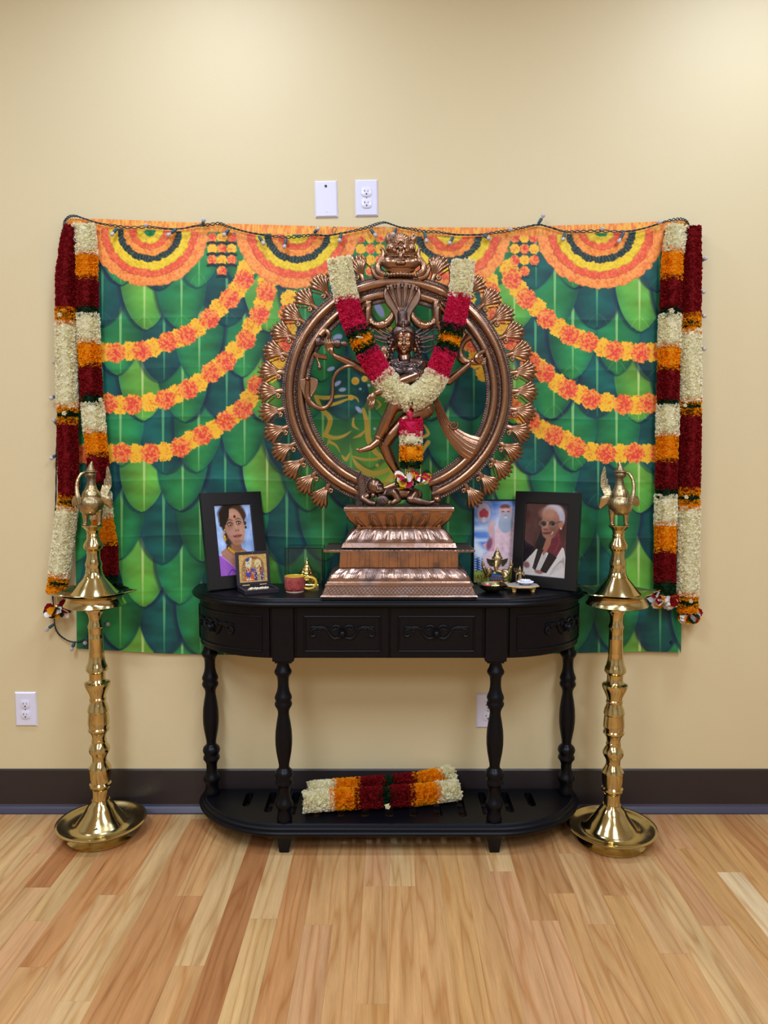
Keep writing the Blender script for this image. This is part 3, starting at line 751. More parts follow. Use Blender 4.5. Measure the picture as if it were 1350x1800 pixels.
# ================================================================ ruffled cloth garlands
PM = {'W': petal_mat('cream_petals', (248, 244, 188), (255, 249, 222)), 'O': petal_mat('orange_petals', (240, 140, 4), (255, 176, 16)),
      'R': petal_mat('dark_red_petals', (118, 8, 14), (150, 22, 28)), 'K': petal_mat('pink_petals', (204, 20, 70), (232, 46, 98)),
      'G': petal_mat('dark_green_leaves', (16, 40, 20), (28, 62, 32)), 'Y': petal_mat('yellow_petals', (236, 176, 20), (250, 206, 40))}
PN = {'W': 'cream_flowers', 'O': 'orange_flowers', 'R': 'dark_red_flowers', 'K': 'pink_flowers', 'G': 'green_leaves', 'Y': 'yellow_flowers'}
def ruffle(mb, att, pts, R, rng, dens=1.0, flat=1.0, front=Vector((0, -1, 0)), tilt=0.5):
    """Adds petals standing out all round the line pts (list of Vectors); att gets the per-point petal values."""
    A = np.array([tuple(p) for p in pts]); seg = np.linalg.norm(np.diff(A, axis=0), axis=1); cum = np.concatenate([[0], np.cumsum(seg)]); L = cum[-1]
    n = int(dens * 400000 * L * R) + 40
    s = rng.random(n) * L
    C = np.stack([np.interp(s, cum, A[:, i]) for i in range(3)], -1)
    s2 = np.clip(s + 0.004, 0, L); s1 = np.clip(s - 0.004, 0, L)
    T = np.stack([np.interp(s2, cum, A[:, i]) - np.interp(s1, cum, A[:, i]) for i in range(3)], -1); T /= np.linalg.norm(T, axis=1, keepdims=True) + 1e-12
    f = np.array(front); N1 = f - T * (T @ f)[:, None]; N1 /= np.linalg.norm(N1, axis=1, keepdims=True) + 1e-9
    N2 = np.cross(T, N1)
    ph = rng.random(n) * 2 * PI
    rad = np.cos(ph)[:, None] * N1 * flat + np.sin(ph)[:, None] * N2
    tan = -np.sin(ph)[:, None] * N1 + np.cos(ph)[:, None] * N2
    tl = rng.normal(0, tilt, n)[:, None]
    tl = np.clip(tl, (-s / R - 0.12)[:, None], ((L - s) / R + 0.12)[:, None])
    D = rad + T * tl; D /= np.sqrt(1 + 0.15 * tl * tl); ac = rng.uniform(-1.35, 1.35, n)[:, None]
    Wd = tan * np.cos(ac) + T * np.sin(ac); Nn = np.cross(D, Wd)
    ln = rng.uniform(0.92, 1.06, n)[:, None] * R; w0 = rng.uniform(0.8, 1.2, n)[:, None] * R
    sgn = np.where(rng.random(n) < 0.5, -1, 1)[:, None]; rn = rng.random(n)
    V = np.zeros((n, 12, 3)); PV = np.zeros((n, 12, 3))
    for i, (q, hw, cup, bend) in enumerate(((0.58, 0.07, 0.0, 0.0), (0.76, 0.12, 0.06, 0.0), (0.92, 0.15, 0.10, 0.015), (1.0, 0.12, 0.08, 0.04))):
        for j, c in enumerate((-1, 0, 1)):
            V[:, i * 3 + j] = C + D * ln * (q if c else q + (0.03 if i == 3 else 0)) + Wd * w0 * hw * c + Nn * w0 * sgn * (cup * abs(c) * 1.2 + bend)
            PV[:, i * 3 + j, 0] = (q - 0.58) / 0.42; PV[:, i * 3 + j, 1] = rn
    q = np.array([(i * 3 + j, i * 3 + j + 1, i * 3 + j + 4, i * 3 + j + 3) for i in range(3) for j in range(2)])
    Fq = (q[None] + (np.arange(n) * 12)[:, None, None]).reshape(-1, 4)
    mb.arrays(V.reshape(-1, 3), Fq); att.extend(PV.reshape(-1, 3).tolist())
    k0 = len(mb.v)
    mb.tube([Vector(A[i]) for i in range(len(A))], R * 0.73, 14)
    att.extend([(0.7, 0.5, 0)] * (len(mb.v) - k0))
def flower_part(parent, key, pts, R, seed, dens=1.0, flat=1.0, front=Vector((0, -1, 0)), tilt=0.5):
    mb, att = MB(), []
    ruffle(mb, att, pts, R, np.random.default_rng(seed), dens, flat, front, tilt)
    return mb.build(PN[key], PM[key], parent, sharp=None, recalc=False, attrs={'petal': att})
M_ROSE = plain('cream_satin_rose', (214, 204, 164), rough=0.5, vary=0.06)
M_GOLD = patina_metal('gold_bead', (0.85, 0.58, 0.2), (0.6, 0.36, 0.1), rough=0.2, amount=0.3, bump=0)
M_WHITEP = plain('white_petal_cloth', (232, 228, 224), rough=0.7, vary=0.05)
def rosebud(parent, c, r):
    c = Vector(c); m = MB()
    for k in range(7):
        a = k * 2.4; q = r * (0.25 + 0.12 * k)
        d = Vector((math.cos(a), 0, math.sin(a))); e = Vector((-math.sin(a), 0, math.cos(a)))
        p = c + d * q * 0.55
        m.loft([[p - e * q * 0.8 + Vector((0, 0.002, 0)), p - d * 0.0006 - e * q * 0.4 + Vector((0, -r * 0.5, 0)), p + e * q * 0.5 + Vector((0, -r * 0.55, 0)), p + e * q * 0.85 + Vector((0, 0.001, 0))],
                [p + d * 0.0014 - e * q * 0.8 + Vector((0, 0.003, 0)), p + d * 0.002 - e * q * 0.4 + Vector((0, -r * 0.5, 0)), p + d * 0.002 + e * q * 0.5 + Vector((0, -r * 0.55, 0)), p + d * 0.0014 + e * q * 0.85 + Vector((0, 0.002, 0))]])
    m.ell(c, (r * 0.4, r * 0.5, r * 0.4), 8, 6)
    return m.build('rosebud', M_ROSE, parent)
def petal_tuft(parent, c, size, keys, seed, name='tassel'):
    """Hanging bunch of loose cloth petals: one tassel part with a sub-part for each colour."""
    rng = random.Random(seed); c = Vector(c)
    m = MB(); m.tube([c + Vector((0, 0, size * 1.5)), c + Vector((0, 0, size * 0.3))], 0.0015, 6); m.ell(c + Vector((0, 0, size * 0.3)), size * 0.22, 8, 6)
    par = m.build(name, M_GOLD, parent)
    mats = {'W': M_WHITEP, 'R': PM['R'], 'O': PM['O'], 'G': PM['G'], 'K': PM['K'], 'Y': PM['Y']}
    for ki, key in enumerate(keys):
        m = MB(); att = []
        for j in range(5):
            a = 2 * PI * (j / 5 + ki / (5 * len(keys))) + rng.uniform(-.3, .3); dn = rng.uniform(-0.75, 0.35)
            d = Vector((math.cos(a) * 0.95, math.sin(a) * 0.6, dn)).normalized(); e = d.cross(Vector((rng.uniform(-.4, .4), 1, rng.uniform(-.4, .4)))).normalized(); nn = d.cross(e)
            L = size * rng.uniform(0.85, 1.15); w = size * rng.uniform(0.3, 0.42)
            b = c + Vector((0, 0, size * 0.2)); k0 = len(m.v)
            rows = [[b + d * L * q + e * w * hw * s + nn * size * (0.16 * abs(s) + bd) for s in (-1, 0, 1)] for q, hw, bd in ((0.1, 0.3, 0), (0.45, 1, 0.04), (0.8, 1, 0.14), (1, 0.35, 0.2))]
            vs = [p for r in rows for p in r]
            m.add(vs, [(i * 3 + j2, i * 3 + j2 + 1, i * 3 + j2 + 4, i * 3 + j2 + 3) for i in range(3) for j2 in range(2)])
            att += [(0.7, rng.random(), 0)] * 0 + [(q, 0.6, 0) for q in (0.2, 0.6, 0.9, 1) for _ in range(3)]
        m.build({'W': 'white_petals', 'R': 'red_petals', 'O': 'orange_petals', 'G': 'leaf_petals', 'K': 'pink_petals', 'Y': 'yellow_petals'}[key], mats[key], par, sharp=None, recalc=False, attrs={'petal': att})
    return par
def garland(name, label, line, secs, R, seed, Y=-0.04, group='flower garlands beside the hanging'):
    """line: pixel points from top to bottom; secs: (colour, row where it ends) list from its first row."""
    us = [p[0] for p in line]; vs = [p[1] for p in line]
    top = W(line[0][0], line[0][1], Y)
    t = thing(name, label, 'flower garland', W(line[-1][0], line[-1][1], Y), group)
    v0 = secs[0]
    for i, (k, v1) in enumerate(secs[1:]):
        rows = np.linspace(v0, v1, max(3, int((v1 - v0) / 8)))
        pts = [W(float(np.interp(v, vs, us)), float(v), Y) for v in rows]
        rr = R * (1.03 if k == 'W' else 0.98 if k != 'G' else 0.92)
        if v1 - v0 < 12:      # thin ring of petals
            flower_part(t, k, [pts[0], pts[-1]], rr, seed * 100 + i, 1.7, 0.75)
        else:
            flower_part(t, k, pts, rr, seed * 100 + i, 1.0, 0.75)
        v0 = v1
    return t
g = garland('flower_garland', 'garland with long dark red and cream stretches, outermost on the left edge of the hanging', [(131, 404), (124, 430), (117, 480), (116, 550), (118, 700), (121, 870), (112, 950), (101, 1030), (99, 1042)],
            [404, ('R', 545), ('O', 552), ('G', 560), ('O', 569), ('W', 713), ('O', 721), ('G', 737), ('O', 743), ('R', 872), ('O', 878), ('G', 887), ('O', 893), ('W', 1010), ('O', 1018), ('G', 1030), ('O', 1041)], M(18, -0.04), 1)
petal_tuft(g, W(100, 1073, -0.04), M(22, -0.04), 'RWOG', 5); rosebud(g, W(105, 554, -0.075), 0.008); rosebud(g, W(113, 727, -0.075), 0.009)
g = garland('flower_garland', 'garland of short cream, orange and dark red blocks behind the left brass lamp', [(147, 400), (152, 450), (154, 540), (158, 640), (164, 730), (171, 800), (178, 900), (188, 960), (190, 1024)],
            [400, ('W', 446), ('O', 490), ('R', 538), ('G', 556), ('W', 600), ('O', 643), ('R', 692), ('G', 712), ('W', 757), ('O', 800), ('R', 848), ('G', 868), ('W', 908), ('O', 956), ('R', 1006), ('G', 1022)], M(19, -0.04), 2)
petal_tuft(g, W(191, 1052, -0.04), M(18, -0.04), 'RWO', 6); rosebud(g, W(177, 703, -0.06), 0.008)
g = garland('flower_garland', 'garland of short cream, orange and dark red blocks with a rose, right of the hanging', [(1192, 402), (1183, 450), (1179, 540), (1176, 620), (1173, 760), (1170, 900), (1168, 1040)],
            [402, ('W', 441), ('O', 490), ('R', 540), ('G', 556), ('W', 607), ('O', 648), ('R', 700), ('G', 715), ('W', 762), ('O', 809), ('R', 857), ('G', 873), ('W', 919), ('O', 967), ('R', 1018), ('G', 1040)], M(19, -0.04), 3)
petal_tuft(g, W(1167, 1056, -0.045), M(24, -0.04), 'WROW', 7); rosebud(g, W(1180, 547, -0.078), 0.011)
g = garland('flower_garland', 'garland with long dark red and cream stretches, outermost on the right edge of the hanging', [(1213, 404), (1214, 450), (1213, 540), (1213, 620), (1214, 740), (1212, 870), (1210, 960), (1209, 1072)],
            [404, ('R', 555), ('O', 564), ('G', 574), ('O', 584), ('W', 703), ('O', 709), ('G', 722), ('O', 728), ('R', 860), ('O', 867), ('G', 882), ('O', 893), ('W', 1043), ('O', 1051), ('G', 1064), ('O', 1073)], M(18.5, -0.04), 4)
petal_tuft(g, W(1211, 1085, -0.045), M(20, -0.04), 'WROG', 8); rosebud(g, W(1204, 713, -0.078), 0.007); rosebud(g, W(1206, 874, -0.078), 0.008); rosebud(g, W(1214, 1057, -0.078), 0.008)

# ================================================================ the black console table
def wood_black(name, rough):
    m = plain(name, (6, 7, 13), rough=rough, spec=0.2, vary=0.25, scale=18, bump=0.05, bscale=90)
    return m
M_BLK = wood_black('black_painted_wood', 0.36)
M_BLK2 = wood_black('black_painted_shelf', 0.42)
TX = 0.016; TZ = 0.78
def plan(hw, a, yf, yb, off=0.0, p=1.9, n=22):
    """half-oval plan seen from above, left back corner round the front to the right back corner"""
    r = []
    for k in range(n + 1):
        th = PI / 2 * k / n
        x = a + (hw - a) * math.cos(th) ** (2 / p); y = yb + (yf - yb) * math.sin(th) ** (2 / p)
        r.append((x, y))
    right = r                                  # from the back right end to the front
    pts = [(-x, y) for x, y in right] + [(x, y) for x, y in right[::-1]]
    if off:
        out = []
        for i, (x, y) in enumerate(pts):
            x0, y0 = pts[max(i - 1, 0)]; x1, y1 = pts[min(i + 1, len(pts) - 1)]
            tx, ty = x1 - x0, y1 - y0; L = math.hypot(tx, ty) or 1
            out.append((x + ty / L * off, min(y - tx / L * off, yb)))
        pts = out
    return pts
def ring_at(pts, z): return [(TX + x, y, z) for x, y in pts]
tb = thing('console_table', 'black half-oval console table with carved drawers and turned legs against the wall', 'console table', (TX, -0.15, 0))
YB = -0.026
m = MB()
P = lambda o: plan(0.632, 0.33, -0.288, YB, o)
m.loft([ring_at(P(o), z) for o, z in ((-0.03, 0.752), (-0.006, 0.752), (0.0, 0.757), (0.001, 0.763), (-0.002, 0.7675), (-0.006, 0.7685), (-0.007, 0.7725), (-0.010, 0.775), (-0.0145, 0.776), (-0.016, 0.7795), (-0.02, TZ))])
m.build('tabletop', M_BLK, tb, sharp=25)
m = MB()
A = lambda o: plan(0.606, 0.335, -0.262, YB, o)
m.loft([ring_at(A(o), z) for o, z in ((-0.012, 0.598), (-0.006, 0.598), (-0.004, 0.753))])
m.build('apron', M_BLK, tb, sharp=25)
# arc length along the front of the apron
half = [(x, y) for x, y in A(0.0)][len(A(0.0)) // 2:]
half = [(0.0, half[0][1])] + half
cum = [0.0]
for i in range(1, len(half)): cum.append(cum[-1] + math.hypot(half[i][0] - half[i - 1][0], half[i][1] - half[i - 1][1]))
def at(s, out, z):
    q = abs(s); sg = 1 if s >= 0 else -1
    x = np.interp(q, cum, [p[0] for p in half]); y = np.interp(q, cum, [p[1] for p in half])
    x2 = np.interp(q + 0.004, cum, [p[0] for p in half]); y2 = np.interp(q + 0.004, cum, [p[1] for p in half])
    x1 = np.interp(max(q - 0.004, 0), cum, [p[0] for p in half]); y1 = np.interp(max(q - 0.004, 0), cum, [p[1] for p in half])
    tx, ty = x2 - x1, y2 - y1; L = math.hypot(tx, ty) or 1
    return Vector((TX + sg * (x + ty / L * out * 1.0), y - tx / L * out, z))
def strip(mb, s0, s1, z0, z1, o0, o1, n=14):
    rings = []
    for k in range(n + 1):
        s = s0 + (s1 - s0) * k / n
        rings.append([at(s, o0, z0), at(s, o1, z0), at(s, o1, z1), at(s, o0, z1)])
    mb.loft(rings, True, True)
ZA0, ZA1 = 0.602, 0.750
K = 0.000212
def scroll(mb, sc, zc, out, sg):
    def T(pts, rad):
        q = cat_rom([(x, y, 0) for x, y in pts], 5)
        mb.tube([at(sc + sg * p.x * K, out + 0.002, zc - p.y * K) for p in q], [r * K for r in spread(rad, len(q))], 8)
    T([(20, 62), (62, 62), (110, 70), (162, 35), (202, -25), (222, -62), (282, -92), (350, -88), (425, -102)], [14, 20, 24, 24, 18, 18, 20, 16, 6])
    T([(235, -60), (290, -72), (330, -62), (338, -30), (310, -28)], [8, 14, 14, 10, 8])
    T([(345, -72), (400, -62), (438, -22), (432, 25), (398, 40), (375, 18)], [8, 15, 17, 18, 22, 14])
    T([(395, -84), (430, -86), (452, -70)], [8, 12, 5])
    T([(12, -70), (40, -96), (90, -112), (140, -98), (152, -66), (125, -48), (95, -58)], [10, 18, 18, 16, 14, 12, 8])
    T([(60, -60), (95, -70), (120, -60)], [6, 12, 6])
    T([(180, -90), (205, -60), (215, -40)], [6, 10, 5]); T([(210, -100), (225, -70), (222, -50)], [5, 9, 5])
def drawer(s0, s1, sc):
    m = MB(); strip(m, s0, s1, ZA0, ZA1, -0.006, 0.004)
    d = m.build('drawer', M_BLK, tb, bevel=0.0012, sharp=25)
    m = MB(); i0, i1, z0, z1 = s0 + math.copysign(0.024, s1 - s0), s1 - math.copysign(0.024, s1 - s0), ZA0 + 0.019, ZA1 - 0.026
    for za in (z0, z1):
        for dz, r in ((0, 0.0035),):
            m.tube([at(i0 + (i1 - i0) * k / 16, 0.0045, za) for k in range(17)], r, 8, 1.0)
    for sa in (i0, i1): m.tube([at(sa, 0.0045, z0), at(sa, 0.0045, z1)], 0.0035, 8)
    m.build('panel_moulding', M_BLK, d)
    zc = (z0 + z1) / 2 + 0.0015
    m = MB()
    for sg in (-1, 1): scroll(m, sc, zc, 0.004, sg)
    m.build('carved_scroll', M_BLK2, d)
    m = MB(); c = lambda o: at(sc, o, zc)
    m.tube([c(0.003), c(0.008), c(0.0095), c(0.0095), c(0.012), c(0.018), c(0.021), c(0.022)], [0.0135, 0.0135, 0.0125, 0.0105, 0.0102, 0.009, 0.006, 0.002], 22)
    m.build('knob', M_BLK2, d)
drawer(-0.272, -0.003, -0.1375); drawer(0.003, 0.272, 0.1375)
SE = cum[-1]
for sg in (-1, 1):
    drawer(sg * 0.352, sg * (SE - 0.03), sg * ((0.352 + SE - 0.03) / 2 + 0.035))
for sg in (-1, 1):
    m = MB(); strip(m, sg * 0.281, sg * 0.344, 0.590, 0.752, -0.02, 0.009, 4)
    strip(m, sg * 0.287, sg * 0.338, 0.584, 0.591, -0.016, 0.005, 4)
    m.build('corner_post', M_BLK, tb, bevel=0.002)
    m = MB(); strip(m, sg * (SE - 0.022), sg * (SE - 0.001), 0.598, 0.752, -0.02, 0.003, 3); m.build('end_post', M_BLK, tb, bevel=0.0015)
LEGP = [(1163, 38), (1166, 36), (1172, 37), (1179, 43), (1184, 53), (1187, 56), (1190, 52), (1192, 46), (1196, 38), (1204, 35), (1213, 36), (1221, 41), (1228, 51), (1231, 55), (1234, 55), (1236.5, 50), (1239, 50), (1241.5, 55), (1245, 56), (1248, 51), (1252, 42), (1257, 36), (1263, 36), (1275, 44), (1290, 52), (1303, 54.5), (1315, 54), (1328, 49), (1340, 41), (1350, 34), (1356, 33), (1359, 42), (1362, 54), (1367, 60), (1371, 57), (1374, 51), (1377, 51), (1380, 57), (1384, 57), (1387, 47), (1393, 37), (1404, 36), (1413, 44), (1417, 55), (1421, 58), (1425, 52), (1429, 44), (1434, 42), (1440, 45), (1444, 49), (1448, 50), (1451, 46)]
zt0, zt1 = W(675, 1163, -0.245).z, W(675, 1451, -0.245).z
ZS = 0.092
def leg(x, y, ztop):
    prof = []
    for v, hw in LEGP:
        z = W(675, v, -0.245).z; k = (z - zt1) / (zt0 - zt1)
        prof.append((hw / 3.5526 * 0.001655, ZS - 0.001 + k * (ztop - ZS + 0.001)))
    m = MB(); m.lathe(prof[::-1], TX + x, y, 36)
    return m.build('leg', M_BLK, tb, sharp=40)
for sg in (-1, 1): leg(sg * 0.317, -0.238, 0.592)
for sg in (-1, 1): leg(sg * 0.577, -0.062, 0.600)
# lower shelf with slots
m = MB()
S0 = lambda o: plan(0.622, 0.33, -0.278, YB, o)
rim = [ring_at(S0(o), z) for o, z in ((-0.012, 0.058), (-0.004, 0.058), (0.0, 0.063), (0.001, 0.069), (-0.002, 0.0735), (-0.006, 0.0745), (-0.007, 0.080), (-0.010, 0.083), (-0.014, 0.0845), (-0.016, 0.0895), (-0.02, ZS))]
m.loft(rim, True, False)
outer_t, outer_b = rim[-1], rim[0]
holes = []
for k in range(-6, 7):
    xc = k * 0.0755; w = 0.0125
    y1 = -0.062 if abs(k) < 6 else -0.066; y0 = {6: -0.136, 5: -0.176}.get(abs(k), -0.205)
    loop = []
    for j in range(9): a = PI * j / 8; loop.append((xc + w * math.cos(a), y1 + w * math.sin(a)))
    for j in range(9): a = PI + PI * j / 8; loop.append((xc + w * math.cos(a), y0 + w * math.sin(a)))
    holes.append(loop)
for ring, z, fl in ((outer_t, ZS, False), (outer_b, 0.058, True)):
    loops = [[Vector(p) for p in ring]] + [[Vector((TX + x, y, z)) for x, y in h][::-1] for h in holes]
    tr = tessellate_polygon(loops); flat = [p for l in loops for p in l]
    m.add(flat, [tuple(t) for t in tr])
for h in holes:
    n = len(h); m.add([(TX + x, y, z) for z in (ZS, 0.058) for x, y in h], [(i, (i + 1) % n, (i + 1) % n + n, i + n) for i in range(n)])
m.build('shelf', M_BLK2, tb, sharp=25)
for x, y in ((-0.317, -0.243), (0.317, -0.243), (-0.5, -0.075), (0.5, -0.075)):
    m = MB(); sq = lambda h, z: [(TX + x - h, y - h, z), (TX + x + h, y - h, z), (TX + x + h, y + h, z), (TX + x - h, y + h, z)]
    m.loft([sq(0.0135, 0.0), sq(0.015, 0.003), sq(0.0195, 0.044), (sq(0.025, 0.054)), sq(0.028, 0.0585)])
    m.build('foot', M_BLK, tb, bevel=0.002)

# ================================================================ garland lying on the shelf
def shelf_pts(line, z): return [G(u, v, z) for u, v in line]
sg_ = thing('flower_garland', 'folded cream, orange and dark red garland lying on the lower shelf of the table', 'flower garland', (0, -0.17, ZS))
ends_f = [('W', 537, 583), ('O', 583, 627), ('R', 627, 668), ('G', 668, 688), ('R', 688, 724), ('O', 724, 768), ('W', 768, 802)]
fl = ([537, 600, 668, 740, 802], [1409, 1404, 1401, 1396, 1388])
bk = ([545, 600, 668, 740, 792], [1391, 1386, 1381, 1374, 1362])
for row, (us, vs), zz, R in ((0, fl, ZS + 0.036, 0.035), (1, bk, ZS + 0.040, 0.034)):
    for i, (k, a, b) in enumerate(ends_f):
        if row: a, b = a + (8 if i == 0 else 4), b + (4 if i < 6 else -8)
        pts = [G(u, float(np.interp(u, us, vs)), zz + (0.012 if row and u > 740 else 0)) for u in np.linspace(a, b, 5)]
        flower_part(sg_, k, pts, R * (0.92 if k == 'G' else 1), 700 + row * 10 + i, 1.0, 0.85, Vector((0, -0.3, 1)), 0.5)
rosebud(sg_, G(681, 1411, ZS + 0.055) + Vector((0, -0.025, 0)), 0.010)

# ================================================================ brass oil lamps
M_BRASS = patina_metal('polished_brass', (0.60, 0.49, 0.235), (0.44, 0.345, 0.155), rough=0.13, amount=0.35, scale=9, bump=0.03, bscale=60)
M_BRASSR = patina_metal('cast_brass', (0.50, 0.39, 0.20), (0.17, 0.13, 0.08), rough=0.3, amount=0.7, scale=26, bump=0.5, bscale=150)
STEM = [(1066, 15.5), (1070, 16.4), (1074, 16.2), (1080, 12.6), (1086, 11), (1092, 10.8), (1097, 11.6), (1101, 13.2), (1104, 13.4), (1106, 12.3), (1115, 12.0), (1123, 12.2), (1124, 12.5), (1126, 12.2), (1135, 12.3), (1150, 12.6), (1154, 12.9), (1156, 12.7), (1165, 13.8), (1172, 15.2), (1177, 17.5), (1180, 18.2), (1184, 18.6), (1187, 17), (1190, 14.2), (1195, 13.6), (1202, 13.8), (1206, 16), (1208, 21.5), (1211, 22), (1214, 21.5), (1220, 19), (1230, 14.5), (1236, 13.2), (1238, 14.3), (1241, 14.3), (1243, 13.2), (1248, 14.6), (1253, 16.8), (1257, 17.2), (1259, 18), (1262, 18), (1264, 16.8), (1270, 17.3), (1278, 17.9), (1284, 17.9), (1285, 18.2), (1287, 17.6), (1292, 16.6), (1294, 18), (1297, 18.2), (1300, 16), (1304, 13), (1310, 11.8), (1314, 11.8), (1315, 12.8), (1318, 12.8), (1320, 11.9), (1324, 14.5), (1330, 17.6), (1334, 18), (1338, 16.8), (1344, 13), (1349, 12), (1351, 12.4), (1354, 12), (1360, 14.8), (1367, 19), (1370, 19.2), (1374, 18.6), (1384, 18.2), (1394, 16), (1397, 18.6), (1400, 19), (1403, 17.6), (1407, 14.5), (1413, 13.6), (1425, 14), (1434, 15)]
def oil_lamp(ucol, Yc, mir, label, mark):
    c = W(ucol, 1440, Yc); cx = c.x
    t = thing('oil_lamp', label, 'oil lamp', (cx, Yc, 0), 'brass oil lamps beside the table')
    K = M(1, Yc, 1250)
    zz = lambda v: W(ucol, v, Yc).z
    m = MB()
    m.lathe([(0.0, 0.002), (0.096, 0.0), (0.104, 0.003), (0.105, 0.007), (0.098, 0.012), (0.092, 0.020), (0.096, 0.028), (0.112, 0.036), (0.130, 0.043), (0.136, 0.047), (0.1365, 0.050), (0.132, 0.052), (0.125, 0.050), (0.121, 0.046), (0.108, 0.040), (0.094, 0.038), (0.086, 0.0405), (0.078, 0.047), (0.0765, 0.049), (0.066, 0.060), (0.054, 0.076), (0.0445, 0.091), (0.038, 0.102), (0.033, 0.107), (0.030, 0.112), (0.027, 0.118)], cx, Yc, 72)
    b = m.build('base', M_BRASS, t, sharp=50)
    if mark:
        vs, fs = text_mesh('2', 0.016, 0.0006)
        mm = MB(); mm.add(vs, fs); mm.box((-0.004, -0.003, -0.0006), (0.011, -0.0012, 0.0006))
        R = Matrix.Translation((cx + 0.007, Yc - 0.071, 0.057)) @ Matrix.Rotation(math.radians(12), 4, 'Z') @ Matrix.Rotation(math.radians(45), 4, 'X')
        mm.xf(R).build('painted_mark', M_SLOT, b)
    m = MB(); z0, z1 = zz(1434), zz(1066); zb_ = 0.105
    prof = []
    for v, r in STEM[::-1]:
        k = (zz(v) - z0) / (z1 - z0)
        prof.append((r * K, zb_ + k * (z1 - zb_)))
    m.lathe(prof, cx, Yc, 44); m.build('stem', M_BRASS, t, sharp=28)
    # oil dish with five spouts
    zr = zz(1041)
    m = MB()
    m.lathe([(0.026, zz(1064)), (0.086, zz(1064)), (0.092, zz(1062)), (0.089, zz(1059)), (0.083, zz(1053)), (0.085, zz(1048)), (0.09, zz(1045)), (0.099, zr - 0.0025)], cx, Yc, 60)
    N = 100; rings = []
    for q, zo in ((0.80, -0.006), (0.95, 0.0), (1.0, 0.0035), (0.985, 0.005), (0.93, 0.002), (0.75, -0.004), (0.45, -0.006)):
        rg = []
        for k in range(N):
            a = 2 * PI * k / N + (0.10 if mir > 0 else 0.2)
            sp = max(0.0, math.cos(5 * a / 2) ** 2) ** 5
            r = (0.103 + 0.030 * sp * max(0, (q - 0.45) / 0.55)) * q
            rg.append((cx + r * math.cos(a), Yc + r * math.sin(a), zr + zo + 0.003 * sp * q))
        rings.append(rg)
    m.loft(rings); m.build('oil_dish', M_BRASS, t, sharp=50)
    # upper column with its cone
    m = MB(); pr = [(1042, 40), (1037, 35), (1030, 29.5), (1024, 25), (1018, 20), (1014, 17), (1013, 17.4), (1010, 15.6), (1006, 14), (1005, 14.6), (1001, 13.6), (996, 13.2), (993, 14.4), (990, 14.2), (984, 12), (976, 10.8), (968, 11.6), (964, 15.4), (959, 16.4), (955, 15.2), (949, 11.5), (944, 10), (942, 11), (938, 9.6), (932, 11), (928, 14.6), (925, 17.4), (923.5, 17.6), (923, 15)]
    m.lathe([(r * K * 1.0, zz(v)) for v, r in pr], cx, Yc, 44); m.build('column', M_BRASS, t, sharp=28)
    # bird on the top, feet on the column; mir=+1 looks to the right
    bz = lambda v: zz(v)
    px = lambda d: cx + mir * d * K
    V3 = lambda d, v, dy=0: Vector((px(d), Yc + dy, bz(v)))
    m = MB()
    m.ell(V3(2, 886), (21.5 * K, 21 * K, 17.5 * K), 28, 18); m.ell(V3(1, 873), (15.5 * K, 15.5 * K, 17 * K), 24, 16); m.ell(V3(3, 894), (18 * K, 18 * K, 12 * K), 24, 16)
    m.limb([V3(1, 868), V3(0, 853), V3(-0.5, 842), V3(0, 837)], [13.5 * K, 7.8 * K, 6 * K, 8 * K])
    m.ell(V3(1, 835), (9.4 * K, 9.2 * K, 6.4 * K)); m.ell(V3(1, 829), (11.8 * K, 11 * K, 2.4 * K), 24, 10); m.limb([V3(0.5, 828), V3(0, 820), V3(-2, 812)], [7.4 * K, 4.4 * K, 1.5 * K])
    for d in (-12, 12): m.limb([V3(d, 898), V3(d, 910), V3(d, 922)], [6.5 * K, 4.2 * K, 3.4 * K]); m.ell(V3(d, 921.5, -0.004), (4.4 * K, 6 * K, 2.4 * K))
    m.build('bird', M_BRASSR, t, remesh=0.0011, smooth=2)
    m = MB(); q = cat_rom([V3(6, 830, -0.008), V3(13, 833, -0.016), V3(18, 844, -0.022), V3(19, 858, -0.027), V3(16, 873, -0.033), V3(13.5, 885, -0.035)], 6)
    m.tube(q, spread([1.8 * K, 2.6 * K, 2.8 * K, 3.2 * K, 4.2 * K, 3.0 * K], len(q)), 10); m.build('beak', M_BRASSR, t)
    for sg, dy in ((-1, 0.004), (1, -0.002)):
        m = MB(); q = cat_rom([V3(2 + sg * 17, 876, dy), V3(2 + sg * 26, 881, dy + 0.006), V3(2 + sg * 33, 894 if sg < 0 else 889, dy + 0.010)], 5)
        m.tube(q, spread([7 * K, 9 * K, 2 * K], len(q)), 12, 0.4); m.build('wing', M_BRASSR, t)
    m = MB()
    out = [V3(-14, 880, 0.024), V3(-22, 872, 0.03), V3(-28, 855, 0.036), V3(-27, 838, 0.04), V3(-21, 820, 0.044), V3(-18.5, 822, 0.044), V3(-17.5, 842, 0.040), V3(-15, 842, 0.040), V3(-14.5, 853, 0.037), V3(-12, 853, 0.036), V3(-9, 872, 0.026)]
    m.prism(out, (mir * 0.001, -0.004, 0)); m.build('tail', M_BRASSR, t, bevel=0.0008)
    return t
oil_lamp(178.5, -0.152, -1, 'tall brass bird lamp left of the black table, with a dark mark on its base', True)
oil_lamp(1075, -0.185, 1, 'tall brass bird lamp right of the black table, beside the photo of the older man', False)

